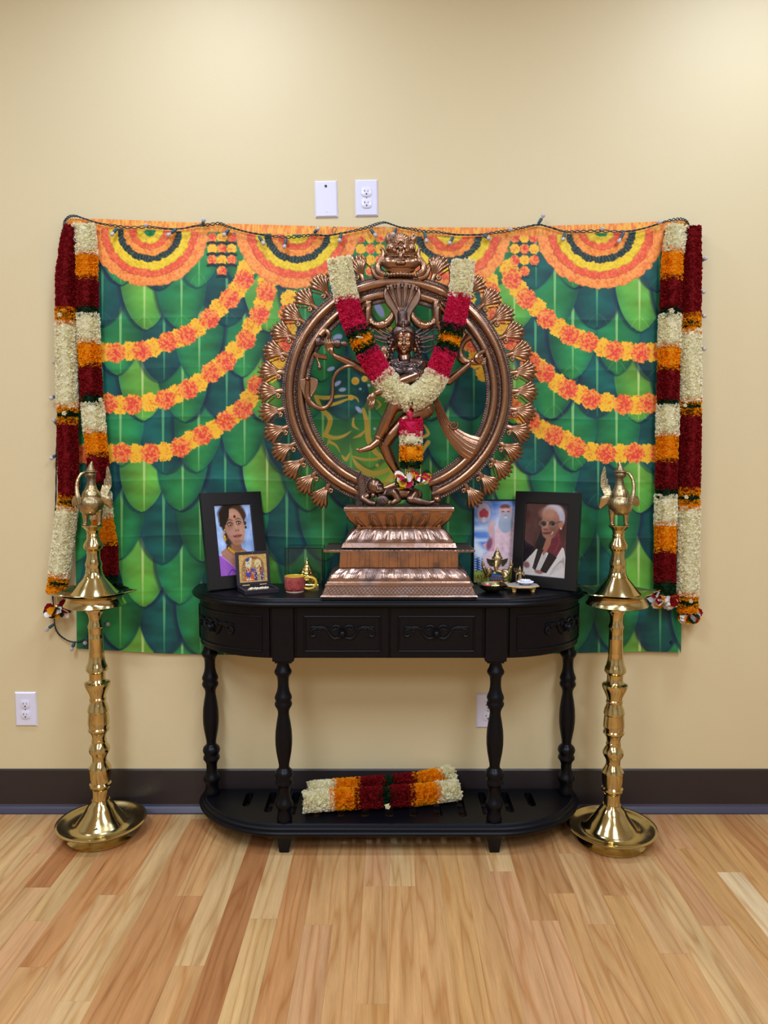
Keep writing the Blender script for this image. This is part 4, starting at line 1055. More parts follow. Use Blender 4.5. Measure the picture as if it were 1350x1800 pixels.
# ================================================================ the copper dancing statue
M_COP = patina_metal('aged_copper', (0.34, 0.185, 0.11), (0.17, 0.10, 0.07), rough=0.27, amount=0.4, scale=22, bump=0.08, bscale=140)
M_COPB = patina_metal('worn_copper_base', (0.40, 0.25, 0.19), (0.20, 0.14, 0.125), rough=0.24, amount=0.5, scale=16, bump=0.15, bscale=110)
M_COPM = patina_metal('mid_patina_copper', (0.27, 0.16, 0.11), (0.11, 0.08, 0.07), rough=0.28, amount=0.45, scale=30, bump=0.1, bscale=200)
M_DULL = patina_metal('dull_copper', (0.16, 0.11, 0.095), (0.09, 0.07, 0.07), rough=0.55, amount=0.4, scale=20, bump=0.1)
M_COPD = patina_metal('dark_patina_copper', (0.17, 0.11, 0.088), (0.065, 0.055, 0.062), rough=0.36, amount=0.55, scale=30, bump=0.4, bscale=240)
M_LINE = plain('black_engraved_line', (50, 35, 30), rough=0.5)
M_RED = plain('red_dot', (120, 12, 22), rough=0.4)
YS = -0.16
def S(u, v, dy=0.0): return W(u, v, YS + dy)
KS = M(1, YS, 700)
root_x = W(701, 1000, -0.2).x
st = thing('dancer_statue', 'large copper statue of a four-armed dancer inside a flaming ring on a lotus pedestal', 'statue', (root_x, -0.165, TZ))
YC = -0.165
def perim(hw, hd, f):
    """point of a rectangle's outline (f = 0..1 from its front left corner) and its outward normal"""
    per = 4 * (hw + hd); q = per * (f % 1.0)
    if q < 2 * hw: return -hw + q, -hd, 0, -1
    if q < 2 * hw + 2 * hd: return hw, -hd + (q - 2 * hw), 1, 0
    if q < 4 * hw + 2 * hd: return hw - (q - 2 * hw - 2 * hd), hd, 0, 1
    return -hw, hd - (q - 4 * hw - 2 * hd), -1, 0
def rrect(hw, hd, z, n=240, relief=None):
    pts = []
    for k in range(n):
        x, y, nx, ny = perim(hw, hd, k / n)
        o = relief(k / n, 1.0) if relief else 0.0
        pts.append((root_x + x + nx * o, YC + y + ny * o, z))
    return pts
zmin = [TZ]
def lev(v, hwp, hd):
    z = W(701, v, YC - hd).z
    z = max(z, zmin[0]); zmin[0] = z
    return (M(hwp, YC - hd, v), hd, z)
def part_loft(name, mat, levels, relief=None, sharp=40):
    m = MB(); m.loft([rrect(hw, hd, z, 240, (lambda q, p, t=i / max(1, len(levels) - 1): relief(q, p, t)) if relief else None) for i, (hw, hd, z) in enumerate(levels)])
    return m.build(name, mat, st, sharp=sharp)
def lotus(np_, A, up=1):
    def f(q, per, t):
        p = per / np_; x = abs(((q / p) % 1.0) - 0.5) * 2
        body = max(0.0, 1 - x ** 3.0); mid = max(0, 1 - (x / 0.55) ** 2) if t > 0.15 else 0
        groove = 1.0 if 0.62 < x < 0.75 else 0.0
        env = max(0.0, math.sin(PI * min(1, max(0, t)))) ** 0.7
        return A * env * (0.75 * body + 0.45 * mid - 0.35 * groove)
    return f
def petal_lines(name, levels, np_, A, flip=False, rad=0.0008):
    """dark engraved outlines of the lotus petals, front and sides"""
    m = MB(); n = len(levels) - 1
    def sp(f, t, out):
        i = min(n - 1, int(t * n)); k = t * n - i
        hw, hd, z = (levels[i][j] * (1 - k) + levels[i + 1][j] * k for j in range(3))
        x, y, nx, ny = perim(hw, hd, f); return Vector((root_x + x + nx * out, YC + y + ny * out, z))
    for k in range(np_):
        f0 = (k + 0.5) / np_
        for w, t0, t1, o in ((0.47, 0.08, 0.96, 0.6), (0.35, 0.18, 0.93, 0.95), (0.20, 0.30, 0.88, 1.2)):
            pts = []
            for j in range(13):
                a = -1 + 2 * j / 12; t = t0 + (t1 - t0) * abs(a) ** 3.0
                if flip: t = 1 - t
                env = max(0.0, math.sin(PI * min(1, max(0, t)))) ** 0.7
                pts.append(sp(f0 + w * a * (1 - 0.25 * abs(a) ** 4) / np_, t, A * env * o + 0.0003))
            if max(abs(pts[i].x - pts[i + 1].x) + abs(pts[i].y - pts[i + 1].y) for i in range(12)) < 0.02: m.tube(pts, rad, 5)
    return m.build(name, M_LINE, st)
def lerp_levels(ls, n):
    k = np.linspace(0, len(ls) - 1, n); i = np.arange(len(ls))
    return [tuple(float(np.interp(q, i, [l[j] for l in ls])) for j in range(3)) for q in k]
m = MB(); m.box((root_x - 0.215, YC - 0.108, TZ), (root_x + 0.215, YC + 0.108, TZ + 0.006)); m.build('base_board', M_SLOT, st)
zmin[0] = TZ + 0.005
l1 = [lev(1053, 139, 0.118), lev(1047.5, 138, 0.117), lev(1046, 136.5, 0.115)]
band = [lev(1045.5, 135, 0.114), lev(1031, 129.5, 0.109)]
l2 = [lev(1030.5, 131, 0.110), lev(1028, 131, 0.110), lev(1026.5, 128, 0.1075), lev(1025, 128, 0.1075), lev(1022, 125, 0.105)]
part_loft('base_rim', M_COPB, l1)
def cross(q, per, t): return 0.0012 * (1 if (math.sin(q * 400 + t * 9) * math.sin(q * 400 - t * 9)) > 0 else 0)
part_loft('diamond_band', M_COPB, band)
m = MB()
(h0, d0, z0_), (h1, d1, z1_) = band
for side in range(3):
    ln = (d0 if side else h0); cnt = int(ln * 2 / 0.0115)
    for k in range(-1, cnt):
        for dr in (-1, 1):
            a = (k + (0 if dr > 0 else 2)) / cnt * 2 - 1; b = (k + (2 if dr > 0 else 0)) / cnt * 2 - 1
            if abs(a) > 1.001 or abs(b) > 1.001: continue
            pts = []
            for q in (0, 0.5, 1):
                t = a + (b - a) * q; hh = h0 + (h1 - h0) * q; dd = d0 + (d1 - d0) * q; z = z0_ + (z1_ - z0_) * q
                pts.append((root_x + t * hh, YC - dd, z) if side == 0 else (root_x + (hh if side == 1 else -hh), YC + t * dd, z))
            m.tube(pts, 0.0007, 4)
m.build('lattice_pattern', M_LINE, st)
part_loft('base_moulding', M_COPB, l2)
dome = [lev(1021.5, 124, 0.104), lev(1017, 123, 0.103), lev(1010, 119, 0.099), lev(1004, 113, 0.093), lev(999, 105.5, 0.087)]
part_loft('lower_lotus', M_COPB, lerp_levels(dome, 18), lotus(26, 0.003), sharp=60); petal_lines('lotus_pattern', lerp_levels(dome, 18), 26, 0.003)
box = [lev(998, 104, 0.085), lev(997, 105, 0.086), lev(970, 103.5, 0.0855)]
part_loft('middle_block', M_COPB, box)
m = MB()
for k in range(1, 19):
    t = -1 + 2 * (k + 0.25 * math.sin(k * 2.3)) / 19
    m.tube([(root_x + t * hq, YC - dq - 0.0002, z) for hq, dq, z in box[1:]], 0.0006, 5)
m.build('groove_pattern', M_COPD, st)
zp = lev(970, 103.5, 0.0855)[2]
PD = 0.0895; hw = M(133.5, YC - PD, 966)
def scallop(q, per, t): return 0.0022 * abs(math.sin(q * PI * 96)) - 0.001
m = MB(); r0 = lambda o, z: rrect(hw + o, PD + o, z, 300, lambda q, p: scallop(q, p, 0))
m.loft([r0(-0.02, zp), r0(-0.001, zp - 0.001), r0(0, zp + 0.002), r0(-0.001, zp + 0.0055), r0(-0.004, zp + 0.006)]); m.build('shelf_plate', M_COPB, st, sharp=40)
m = MB(); m.loft([r0(-0.005, zp + 0.0055), r0(-0.005, zp + 0.0066)]); m.build('plate_top', M_DULL, st)
zmin[0] = zp + 0.0055
ub = [lev(963, 101.5, 0.085), lev(955.5, 98.5, 0.082), lev(954, 97, 0.08)]
part_loft('upper_moulding', M_COPB, ub)
ud = [lev(953.5, 95, 0.079), lev(948, 92.5, 0.077), lev(941, 88, 0.073), lev(934, 82, 0.068), lev(929.5, 77, 0.064)]
part_loft('upper_lotus', M_COPB, lerp_levels(ud, 18), lotus(22, 0.003), sharp=60); petal_lines('lotus_pattern', lerp_levels(ud, 18), 22, 0.003)
bw = [lev(929, 75, 0.062), lev(925.5, 73.5, 0.061), lev(922, 79, 0.065), lev(914, 88, 0.073), lev(905, 93, 0.078), lev(899.5, 95, 0.080)]
part_loft('lotus_bowl', M_COP, lerp_levels(bw, 18), lotus(18, 0.003), sharp=60); petal_lines('lotus_pattern', lerp_levels(bw, 18), 18, 0.003, True, 0.0010)
lp = [lev(899, 96, 0.081), lev(897.5, 97.5, 0.0825), lev(893, 97.5, 0.0825), lev(891.5, 96, 0.081)]
part_loft('bowl_rim', M_COPB, lp)
ZTOP = lp[-1][2] + 0.0008
m = MB(); m.loft([rrect(lp[-1][0] - 0.001, 0.080, lp[-1][2] - 0.001), rrect(lp[-1][0] - 0.001, 0.080, ZTOP)]); m.build('bowl_top', M_DULL, st)

# ---- ring
RC = (698.5, 690.0)
def rp(r, deg, dy=0.0):            # a point of the ring: radius in pixels, degrees clockwise from the top
    a = math.radians(deg)
    return S(RC[0], RC[1], 0) + Vector((r * KS * math.sin(a), dy, r * KS * math.cos(a)))
ARC = 161
def rail(name, mat, prof, n=180):
    m = MB(); rings = []
    for k in range(n + 1):
        d = -ARC + 2 * ARC * k / n
        rings.append([rp(r, d, dy) for r, dy in prof])
    m.loft(rings); return m.build(name, mat, st, sharp=50)
hr = lambda rc, w, h, b=0.004: [(rc + w * math.cos(PI * k / 12), -h * math.sin(PI * k / 12) ** 0.8 - b) for k in range(13)] + [(rc - w, b), (rc + w, b)]
rail('outer_rail', M_COP, hr(189, 7.5, 0.013))
rail('inner_rail', M_COP, hr(169.5, 7.0, 0.013))
rail('ring_groove', M_COPD, [(198, -0.004), (180, -0.006), (178.5, -0.004), (176.5, -0.006), (158, -0.004), (158, 0.005), (198, 0.005)])
rail('ring_flange', M_COPD, [(202.5, -0.0035), (196, -0.0045), (196, 0.004), (202.5, 0.004)])
rail('inner_flange', M_COPD, [(163, -0.0045), (156, -0.0035), (156, 0.004), (163, 0.004)])
for r0_, cnt, br in ((200.6, 270, 2.3), (157.4, 210, 2.2)):
    m = MB()
    for k in range(cnt):
        d = -ARC + 2 * ARC * (k + 0.5) / cnt; m.ell(rp(r0_, d, -0.003), br * KS, 6, 4)
    m.build('bead_edging', M_COPD, st)
m = MB()
for r_ in (179.5, 177.8, 181):
    for k in range(300):
        if (k * 7 + int(r_)) % 3: continue
        d = -ARC + 2 * ARC * (k + 0.5) / 300; m.ell(rp(r_, d, -0.006), (1.5 * KS, 0.002, 1.5 * KS), 5, 4)
m.build('groove_pattern', M_COPD, st)
# joints of the ring
for d in (-150, -64, -30, 37, 63, 128):
    m = MB()
    for rc, w in ((189, 8.3), (169.5, 7.8)):
        m.loft([[rp(rr, d + q, dy) for rr, dy in hr(rc, w, 0.0138)] for q in (-0.5, 0.5)])
    m.build('ring_joint', M_COP, st)
# flames
def flame_mesh(sg):
    m = MB(); L = [33, 37, 40, 41, 39, 35]
    V3 = lambda t, r, y=0.0: Vector((sg * t * KS, y, r * KS))
    for i, ln in enumerate(L):
        a1 = math.radians(-25 + 54 * i / 5); x0 = (i - 2.5) * 1.5
        b = V3(x0 * 0.55, 6)
        P_ = lambda k, bend: V3(x0 * (0.55 + 0.45 * min(1, k * 2)) + ln * k * math.sin(a1 * (0.3 + 0.7 * k)) + bend, 5 + ln * k * math.cos(a1 * (0.3 + 0.7 * k)), -0.006 * math.sin(PI * min(1, k * 1.1)))
        q = [b] + [P_(k, 0) for k in (0.12, 0.25, 0.38, 0.5, 0.62, 0.74, 0.84, 0.93, 1.0)]
        m.tube(q, [r * KS for r in (2.1, 2.2, 2.5, 2.9, 3.5, 4.0, 4.1, 3.6, 2.3, 0.5)], 9, 0.9)
    m.tube([V3(0, -3, 0), V3(0, 2, 0), V3(0.5, 8, -0.001), V3(1, 13, -0.002)], [5 * KS, 5 * KS, 5 * KS, 3 * KS], 12, 0.7)
    sp = [V3(9.5 + 4.4 * math.cos(k * 0.6 + 2.2) * (1 - k * 0.055), 6 + 4.4 * math.sin(k * 0.6 + 2.2) * (1 - k * 0.055), -0.004 - 0.0003 * k) for k in range(14)]
    m.tube(sp, [r * KS for r in spread([2.6, 2.2, 1.4], 14)], 7)
    q = cat_rom([V3(-8, 22), V3(-14, 25, 0.001), V3(-18, 20, 0.001), V3(-23, 11)], 4)
    m.tube(q, 1.3 * KS, 6)
    return m
fl_proto = {}
CENTER = S(RC[0], RC[1], 0)
for sg in (-1, 1):
    for i in range(15):
        d = sg * (17.5 + 8.98 * i)
        p = rp(203, d, 0.0)
        if sg not in fl_proto:
            o = flame_mesh(sg).build('flame', M_COP, None, sharp=60); fl_proto[sg] = o
        else:
            o = fl_proto[sg].copy(); SC.collection.objects.link(o)
        o.parent = st; o.location = p - Vector(st.location); o.rotation_euler = (0, math.radians(d), 0)
# the ring's two feet
for sg in (-1, 1):
    m = MB(); a, b = rp(192, sg * (ARC - 3), 0), rp(168, sg * (ARC - 3), 0)
    x0, x1 = sorted((a.x, b.x)); m.box((x0 - 0.004, YS - 0.014, ZTOP - 0.002), (x1 + 0.006, YS + 0.012, rp(180, ARC - 6).z)); m.build('ring_foot', M_COPD, st, bevel=0.003)

# ---- lion-mask crest
m = MB(); ky = -0.006
def E(u, v, rx, rz, ry, dy=0.0): m.ell(S(u, v, ky + dy), (rx * KS, ry * KS, rz * KS), 32, 20)
E(704, 463, 34, 13, 13); E(687, 462, 16, 12, 11, -0.003); E(721, 462, 16, 12, 11, -0.003); E(704, 445, 27, 14, 9); E(704, 474, 26, 8, 8)
E(690.4, 436, 12, 11, 10, -0.004); E(718.6, 436, 12, 11, 10, -0.004)
for sgn in (-1, 1):
    for j, rr in enumerate((11, 8.2, 5.6)):
        pts = [S(704.5 + sgn * (13.6 - j) + rr * math.cos(a), 438.5 - rr * 0.95 * math.sin(a), ky - 0.017 - 0.0016 * j) for a in np.linspace(0.15 * PI, 1.0 * PI, 9)] if sgn < 0 else [S(704.5 + 13.6 - j + rr * math.cos(a), 438.5 - rr * 0.95 * math.sin(a), ky - 0.017 - 0.0016 * j) for a in np.linspace(0, 0.85 * PI, 9)]
        m.tube(pts, 1.3 * KS, 6)
    E(704.5 + sgn * 10.8, 441, 4.0, 4.0, 4, -0.021)
    E(704.5 + sgn * 21.5, 421, 6, 9, 5, 0); E(704.5 + sgn * 21.5, 413, 3, 5, 3, 0)
    q = cat_rom([S(704.5 + sgn * x, y, ky) for x, y in ((28, 484), (38, 479), (40, 468), (35, 458), (31, 450), (32, 440), (36, 437))], 5)
    m.tube(q, [r * KS for r in spread([7, 7.5, 6.5, 5.6, 4.6, 4, 3.4, 3], len(q))], 10)
    q = cat_rom([S(704.5 + sgn * x, y, ky) for x, y in ((30, 490), (44, 486), (50, 474), (49, 466))], 5)
    m.tube(q, [r * KS for r in spread([5, 4.5, 3, 1], len(q))], 8)
    for j in range(5):
        m.tube([S(704.5 + sgn * (9 + j * 4), 466 + j * 0.6, ky - 0.017 + j * 0.0012), S(704.5 + sgn * (12 + j * 4.6), 458 + j * 1.4, ky - 0.0175 + j * 0.0012)], 0.8 * KS, 5)
E(704.3, 437.5, 4, 5, 4, -0.02); E(704.3, 451, 4.6, 9, 5, -0.018); E(704.3, 461.5, 9.5, 5, 6, -0.018); E(700, 462, 4, 4, 4, -0.022); E(708.6, 462, 4, 4, 4, -0.022)
E(704, 424, 17, 14, 6)
for rr, cnt in ((15, 11), (8, 7)):
    for j in range(cnt):
        a = PI * (j + 0.5) / cnt
        m.tube([S(704.5 + rr * 0.45 * math.cos(a), 428 - rr * 0.45 * math.sin(a), ky - 0.010 - (0.003 if rr < 10 else 0)), S(704.5 + rr * 1.12 * math.cos(a), 428 - rr * 1.18 * math.sin(a), ky - 0.008 - (0.004 if rr < 10 else 0))], [1.3 * KS, 1.9 * KS], 6)
for j in range(-4, 5): E(704.3 + j * 5.4, 482 + abs(j) * 0.3, 3, 4, 4, -0.008)
m.build('lion_mask_crest', M_COP, st, remesh=0.0011, smooth=1)

# ---- hood of five snake heads behind the head
m = MB(); hy = -0.022
L_ = [(680, 504), (675.8, 517), (680, 533), (689, 545), (695, 556), (697, 572)]; R_ = [(720, 572), (720, 556), (726, 544), (734, 533), (738.5, 519), (735, 505)]
top = [(727, 500), (718, 497), (707, 495), (696, 497), (687, 500)]
m.prism([S(u, v, hy - 0.004) for u, v in L_ + R_ + top], (0, 0.009, 0))
m.tube(cat_rom([S(u, v, hy) for u, v in L_], 4), 2.2 * KS, 8); m.tube(cat_rom([S(u, v, hy) for u, v in R_], 4), 2.2 * KS, 8)
for u, v in ((682, 505), (694, 502), (707, 500), (720, 502), (732, 506)):
    q = cat_rom([S(707, 560, hy - 0.007), S(707 + (u - 707) * 0.35, 540, hy - 0.010), S(707 + (u - 707) * 0.8, 518, hy - 0.012), S(u, v, hy - 0.016)], 5)
    m.tube(q, [r * KS for r in spread([2.2, 1.6, 2.2, 3.0], len(q))], 8)
    m.ell(S(u, v, hy - 0.020), (4.4 * KS, 6 * KS, 4.2 * KS), 10, 8); m.ell(S(u, v + 4, hy - 0.025), (2.6 * KS, 4 * KS, 3 * KS), 8, 6)
m.build('snake_hood', M_COPM, st, remesh=0.0012, smooth=1)

# ---- dancer: one continuous body
def dancer_mat():
    m = patina_metal('aged_copper_dancer', (0.34, 0.185, 0.11), (0.17, 0.10, 0.07), rough=0.25, amount=0.4, scale=26, bump=0.06, bscale=140)
    nt = m.node_tree; b = nt.nodes['Principled BSDF']; src = b.inputs['Base Color'].links[0].from_socket
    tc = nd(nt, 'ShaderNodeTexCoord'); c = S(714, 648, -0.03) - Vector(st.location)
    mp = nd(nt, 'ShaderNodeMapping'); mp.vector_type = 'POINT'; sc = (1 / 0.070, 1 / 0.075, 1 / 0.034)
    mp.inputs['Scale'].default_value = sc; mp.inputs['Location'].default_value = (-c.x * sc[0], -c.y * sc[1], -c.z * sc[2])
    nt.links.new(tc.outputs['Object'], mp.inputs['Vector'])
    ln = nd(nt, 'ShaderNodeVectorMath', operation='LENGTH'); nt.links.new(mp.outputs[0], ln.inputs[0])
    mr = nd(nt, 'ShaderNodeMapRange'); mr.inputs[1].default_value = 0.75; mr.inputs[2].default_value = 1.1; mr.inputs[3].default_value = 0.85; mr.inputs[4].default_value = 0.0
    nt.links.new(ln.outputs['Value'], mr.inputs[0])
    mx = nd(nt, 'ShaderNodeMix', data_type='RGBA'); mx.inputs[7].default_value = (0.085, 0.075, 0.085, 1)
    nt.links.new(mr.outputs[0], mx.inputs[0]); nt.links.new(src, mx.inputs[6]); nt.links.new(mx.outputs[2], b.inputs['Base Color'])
    return m
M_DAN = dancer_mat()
m = MB(); dy0 = -0.024
def B(u, v, dy=0.0): return S(u, v, dy0 + dy)
def el(u, v, rx, rz, ry, dy=0.0, rot=None): m.ell(B(u, v, dy), (rx * KS, ry * KS, rz * KS), 30, 20, rot)
# head and face
el(710, 599, 18.5, 21, 17); el(710, 610, 16, 12.5, 14, -0.003); el(710, 619, 6, 5, 6, -0.016)
fy = -17 * KS
m.limb([B(710, 594, fy - 0.001), B(710, 604.5, fy - 0.0055)], [1.3 * KS, 2.3 * KS]); el(707.6, 605, 1.7, 1.5, 2, fy - 0.003); el(712.4, 605, 1.7, 1.5, 2, fy - 0.003)
for sg in (-1, 1):
    el(710 + sg * 6.6, 597, 4.0, 1.9, 2.4, fy + 0.0035); el(710 + sg * 7, 606, 5.5, 5.5, 4, fy + 0.0062)
    m.tube(cat_rom([B(710 + sg * x, y, fy + d) for x, y, d in ((2, 593.4, -0.0005), (6.5, 591.6, 0.001), (11.5, 594, 0.0055))], 4), 0.9 * KS, 6)
    el(710 + sg * 18.5, 602, 2.5, 8, 4, 0.004); el(710 + sg * 19.5, 615, 3.6, 5.5, 3.6, 0.004)
el(710, 611.2, 4.2, 1.0, 2.2, fy + 0.0008); el(710, 613.4, 3.4, 1.2, 2.2, fy + 0.0010)
# neck, torso
m.limb([B(710, 618), B(711, 634)], [10.5 * KS, 13 * KS]); m.limb([B(712, 634), B(690, 640)], [8 * KS, 9 * KS]); m.limb([B(712, 634), B(740, 639)], [8 * KS, 9 * KS])
el(714, 643, 33, 9, 14); el(713, 653, 32, 15, 17); el(714, 668, 23, 18, 15); el(716, 690, 17, 20, 13); el(722, 712, 23, 14, 16)
el(685, 645, 10, 9.5, 10); el(746, 643, 11, 9.5, 10)
# front arm crossing the chest to a hanging hand
m.limb([B(746, 647, -0.006), B(738, 657, -0.024), B(703, 670, -0.044), B(672, 686, -0.046), B(661, 691, -0.046)], [11 * KS, 10 * KS, 8.6 * KS, 6.4 * KS, 5 * KS])
el(655, 698, 6, 9, 3.6, -0.046, Matrix.Rotation(math.radians(25), 3, 'Y'))
for j, (x, y, x2, y2, x3, y3) in enumerate(((650, 701, 645, 709, 643, 717), (653, 703, 649, 712, 647.5, 721), (656, 704, 653, 713, 651.5, 722), (659, 703, 657, 711, 655.5, 718))):
    m.limb([B(x, y, -0.047), B(x2, y2, -0.049), B(x3, y3, -0.047)], [1.9 * KS, 1.7 * KS, 1.1 * KS], 8)
m.limb([B(650, 695, -0.047), B(646, 701, -0.050), B(646, 707, -0.051)], [2.0 * KS, 1.7 * KS, 1.2 * KS], 8)
for q in (726, 731, 736): m.tube([B(q - 4 + 9 * math.cos(a), 660.5 - (q - 731) * 0.38 - 9 * math.sin(a) * 1.0, -0.03 - 0.0 + 0.0) + Vector((0, -0.016 * max(0, math.sin(a * 0 + 1)), 0)) for a in np.linspace(-1.2, 1.9, 7)], 1.1 * KS, 6)
# raised hand beside the garland
m.limb([B(684, 648, -0.006), B(664, 672, -0.022), B(672, 642, -0.036), B(674, 636, -0.037)], [9 * KS, 8 * KS, 6 * KS, 4.6 * KS])
el(675, 629, 5, 7, 3, -0.038)
for j in range(4): m.limb([B(671.6 + j * 2.3, 624, -0.039), B(671 + j * 2.7, 616 - (j in (1, 2)) * 2, -0.040), B(671.2 + j * 2.8, 611 - (j in (1, 2)) * 2.5, -0.038)], [1.5 * KS, 1.35 * KS, 0.9 * KS], 8)
m.limb([B(679, 631, -0.039), B(682.5, 626, -0.042), B(682, 621, -0.042)], [1.7 * KS, 1.4 * KS, 1 * KS], 8)
# back arm holding the drum
m.limb([B(686, 648, 0.002), B(648, 654, 0.004), B(622, 641, 0), B(596, 629, -0.004), B(589, 626, -0.005)], [9.5 * KS, 8.5 * KS, 8 * KS, 6 * KS, 4.8 * KS])
el(582, 616, 5.5, 9, 3.6, -0.006, Matrix.Rotation(math.radians(-20), 3, 'Y'))
for j, x in enumerate((571, 575, 579, 583.5)):
    m.limb([B(x + 6, 611 - j * 0.4, -0.008), B(x + 2, 604 - j * 0.2, -0.016), B(x, 597, -0.013), B(x + 0.5, 594, -0.008)], [1.9 * KS, 1.7 * KS, 1.5 * KS, 1.1 * KS], 8)
m.limb([B(577, 617, -0.008), B(571.5, 611, -0.012), B(570, 604, -0.014)], [2 * KS, 1.7 * KS, 1.2 * KS], 8)
# back arm with the flame
m.limb([B(746, 646, 0.002), B(768, 662, 0.003), B(789, 669, 0), B(813, 650, -0.004), B(823, 641, -0.005)], [9.5 * KS, 8.8 * KS, 8.4 * KS, 6 * KS, 4.6 * KS])
el(834, 637, 8.5, 5, 4, -0.006, Matrix.Rotation(math.radians(14), 3, 'Y'))
for j in range(4):
    m.limb([B(839, 635 + j * 1.8, -0.008), B(848, 632 + j * 2.6, -0.012), B(854, 629 + j * 3.2, -0.011)], [1.8 * KS, 1.6 * KS, 1 * KS], 8)
m.limb([B(832, 632, -0.009), B(839, 627, -0.013), B(845, 627, -0.013)], [1.9 * KS, 1.6 * KS, 1.1 * KS], 8)
# raised leg swung across, standing leg bent
m.limb([B(740, 712, -0.010), B(716, 708, -0.030), B(693, 712, -0.042), B(688, 722, -0.042), B(676, 748, -0.036), B(664.5, 770, -0.034)], [16 * KS, 14.5 * KS, 11.5 * KS, 10.5 * KS, 9.5 * KS, 6.6 * KS])
m.limb([B(664, 776, -0.034), B(652, 786, -0.036), B(640, 790, -0.038), B(632, 792, -0.038)], [6.6 * KS, 6 * KS, 4.6 * KS, 3.4 * KS]); el(667, 779, 5, 5.5, 5, -0.031)
for j in range(5): m.limb([B(636 - j * 0.4, 789.5 + j * 1.2, -0.036 - j * 0.0012), B(626.5 + j * 1.7, 790 + j * 1.6, -0.037 - j * 0.0012)], [2 * KS, (1.9 if j == 0 else 1.4) * KS], 8)
m.tube([B(664.8 + 8.5 * math.cos(a), 769.5 - 3.6 * math.cos(a) * -1 , -0.034 - 0.0145 * math.sin(a)) for a in np.linspace(-0.2, PI + 0.2, 9)], 1.3 * KS, 6)
m.limb([B(748, 721, -0.004), B(712, 738, -0.008), B(686, 765, -0.012), B(675, 783, -0.012), B(685, 806, -0.008), B(703, 838, -0.004)], [15 * KS, 14 * KS, 12 * KS, 10 * KS, 9.5 * KS, 6.4 * KS])
m.limb([B(705, 846, -0.004), B(694, 853, -0.010), B(680, 857.5, -0.013), B(674, 858.5, -0.014)], [6.5 * KS, 6 * KS, 4.4 * KS, 3 * KS])
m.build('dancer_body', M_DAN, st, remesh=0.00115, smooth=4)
m = MB(); m.ell(B(709, 587, fy - 0.000), (1.9 * KS, 1.6 * KS, 2.4 * KS), 10, 8); m.build('red_forehead_dot', M_RED, st)
# crown cap, hair and spreading locks
m = MB()
m.ell(B(709, 590, 0.009), (23 * KS, 15 * KS, 20 * KS), 18, 12); m.ell(B(709, 570, 0.002), (12 * KS, 11 * KS, 10 * KS), 16, 10); m.limb([B(708, 566, 0), B(707, 552, 0)], [9 * KS, 9 * KS])
for k in range(15):
    a = PI * (k + 0.5) / 15; m.ell(B(709.5 + 18.5 * math.cos(a), 588 - 7 * math.sin(a), -0.010 - 0.014 * math.sin(a)), 1.7 * KS, 6, 5)
for k in range(5): m.ell(B(709, 583 - k * 4.4, -0.024 + k * 0.002), (2.6 * KS, 2.2 * KS, 2.4 * KS), 8, 6)
for sg in (-1, 1):
    for j in range(26):
        yy = 590 + j * 1.75; wd = 6 + 5.5 * (j / 25)
        m.ell(B(710 + sg * (21 + (j * 7 % 5) * wd / 5), yy, 0.006 - 0.004 * (j % 3)), (3.4 * KS, 3.2 * KS, 3.2 * KS), 8, 6)
m.build('crown_and_hair', M_COPD, st, remesh=0.0012)
for sg in (-1, 1):
    m = MB()
    for j in range(8):
        y = 574 + j * 6.2
        q = cat_rom([B(710 + sg * 18, 588 + j * 3, 0.008), B(710 + sg * 36, y + 4 * math.sin(j), 0.008), B(710 + sg * 54, y - 6 + 3 * math.cos(j * 2), 0.008), B(710 + sg * 66, y - 4 + (j % 3) * 3, 0.008)], 4)
        m.tube(q, [r * KS for r in spread([2.2, 1.9, 1.6, 1.2], len(q))], 7); m.ell(q[-1], 2.2 * KS, 8, 6)
    for xx in (36, 52): m.tube(cat_rom([B(710 + sg * xx, 576, 0.008), B(710 + sg * (xx - 2), 596, 0.008), B(710 + sg * xx, 618, 0.008)], 4), 1.4 * KS, 6)
    m.build('spreading_locks', M_COPD, st)
# necklaces
m = MB()
for j, (rx, dp, n) in enumerate(((14, 8, 22), (18, 14, 28), (22, 21, 32))):
    for k in range(n):
        a = PI * (k + 0.5) / n; m.ell(B(710 + rx * math.cos(a), 634 + dp * math.sin(a), -0.020 - 0.011 * math.sin(a) + 0.003 * abs(math.cos(a))), 1.35 * KS, 6, 5)
m.ell(B(711, 650, -0.0335), (3.4 * KS, 2 * KS, 4.6 * KS), 8, 6); m.build('necklace', M_COPD, st)
# drum, rod
m = MB(); q = [(556, 601, 8), (562, 601, 8.6), (568, 602, 5), (577, 603, 3.4), (586, 603.6, 5), (592, 604, 8.4), (598, 604, 8), ]
m.tube([S(u, v, dy0 - 0.009) for u, v, r in q], [r * KS for u, v, r in q], 16); m.tube([S(598, 604, dy0 - 0.009), S(606, 604.5, dy0 - 0.009), S(611, 605, dy0 - 0.009)], [4 * KS, 5.4 * KS, 5 * KS], 12); m.build('hand_drum', M_COPD, st)
# small flame on the right hand
m = MB()
q = cat_rom([S(844, 637, dy0 - 0.014), S(838, 630, dy0 - 0.015), S(842, 622, dy0 - 0.015), S(851, 617, dy0 - 0.014), S(856, 612, dy0 - 0.013)], 5); m.tube(q, [r * KS for r in spread([5, 5.5, 4.4, 2.6, 0.4], len(q))], 8)
q = cat_rom([S(848, 634, dy0 - 0.016), S(844, 628, dy0 - 0.019), S(848, 624, dy0 - 0.018)], 5); m.tube(q, [r * KS for r in spread([2.5, 3, 0.6], len(q))], 8); m.build('hand_flame', M_COP, st)
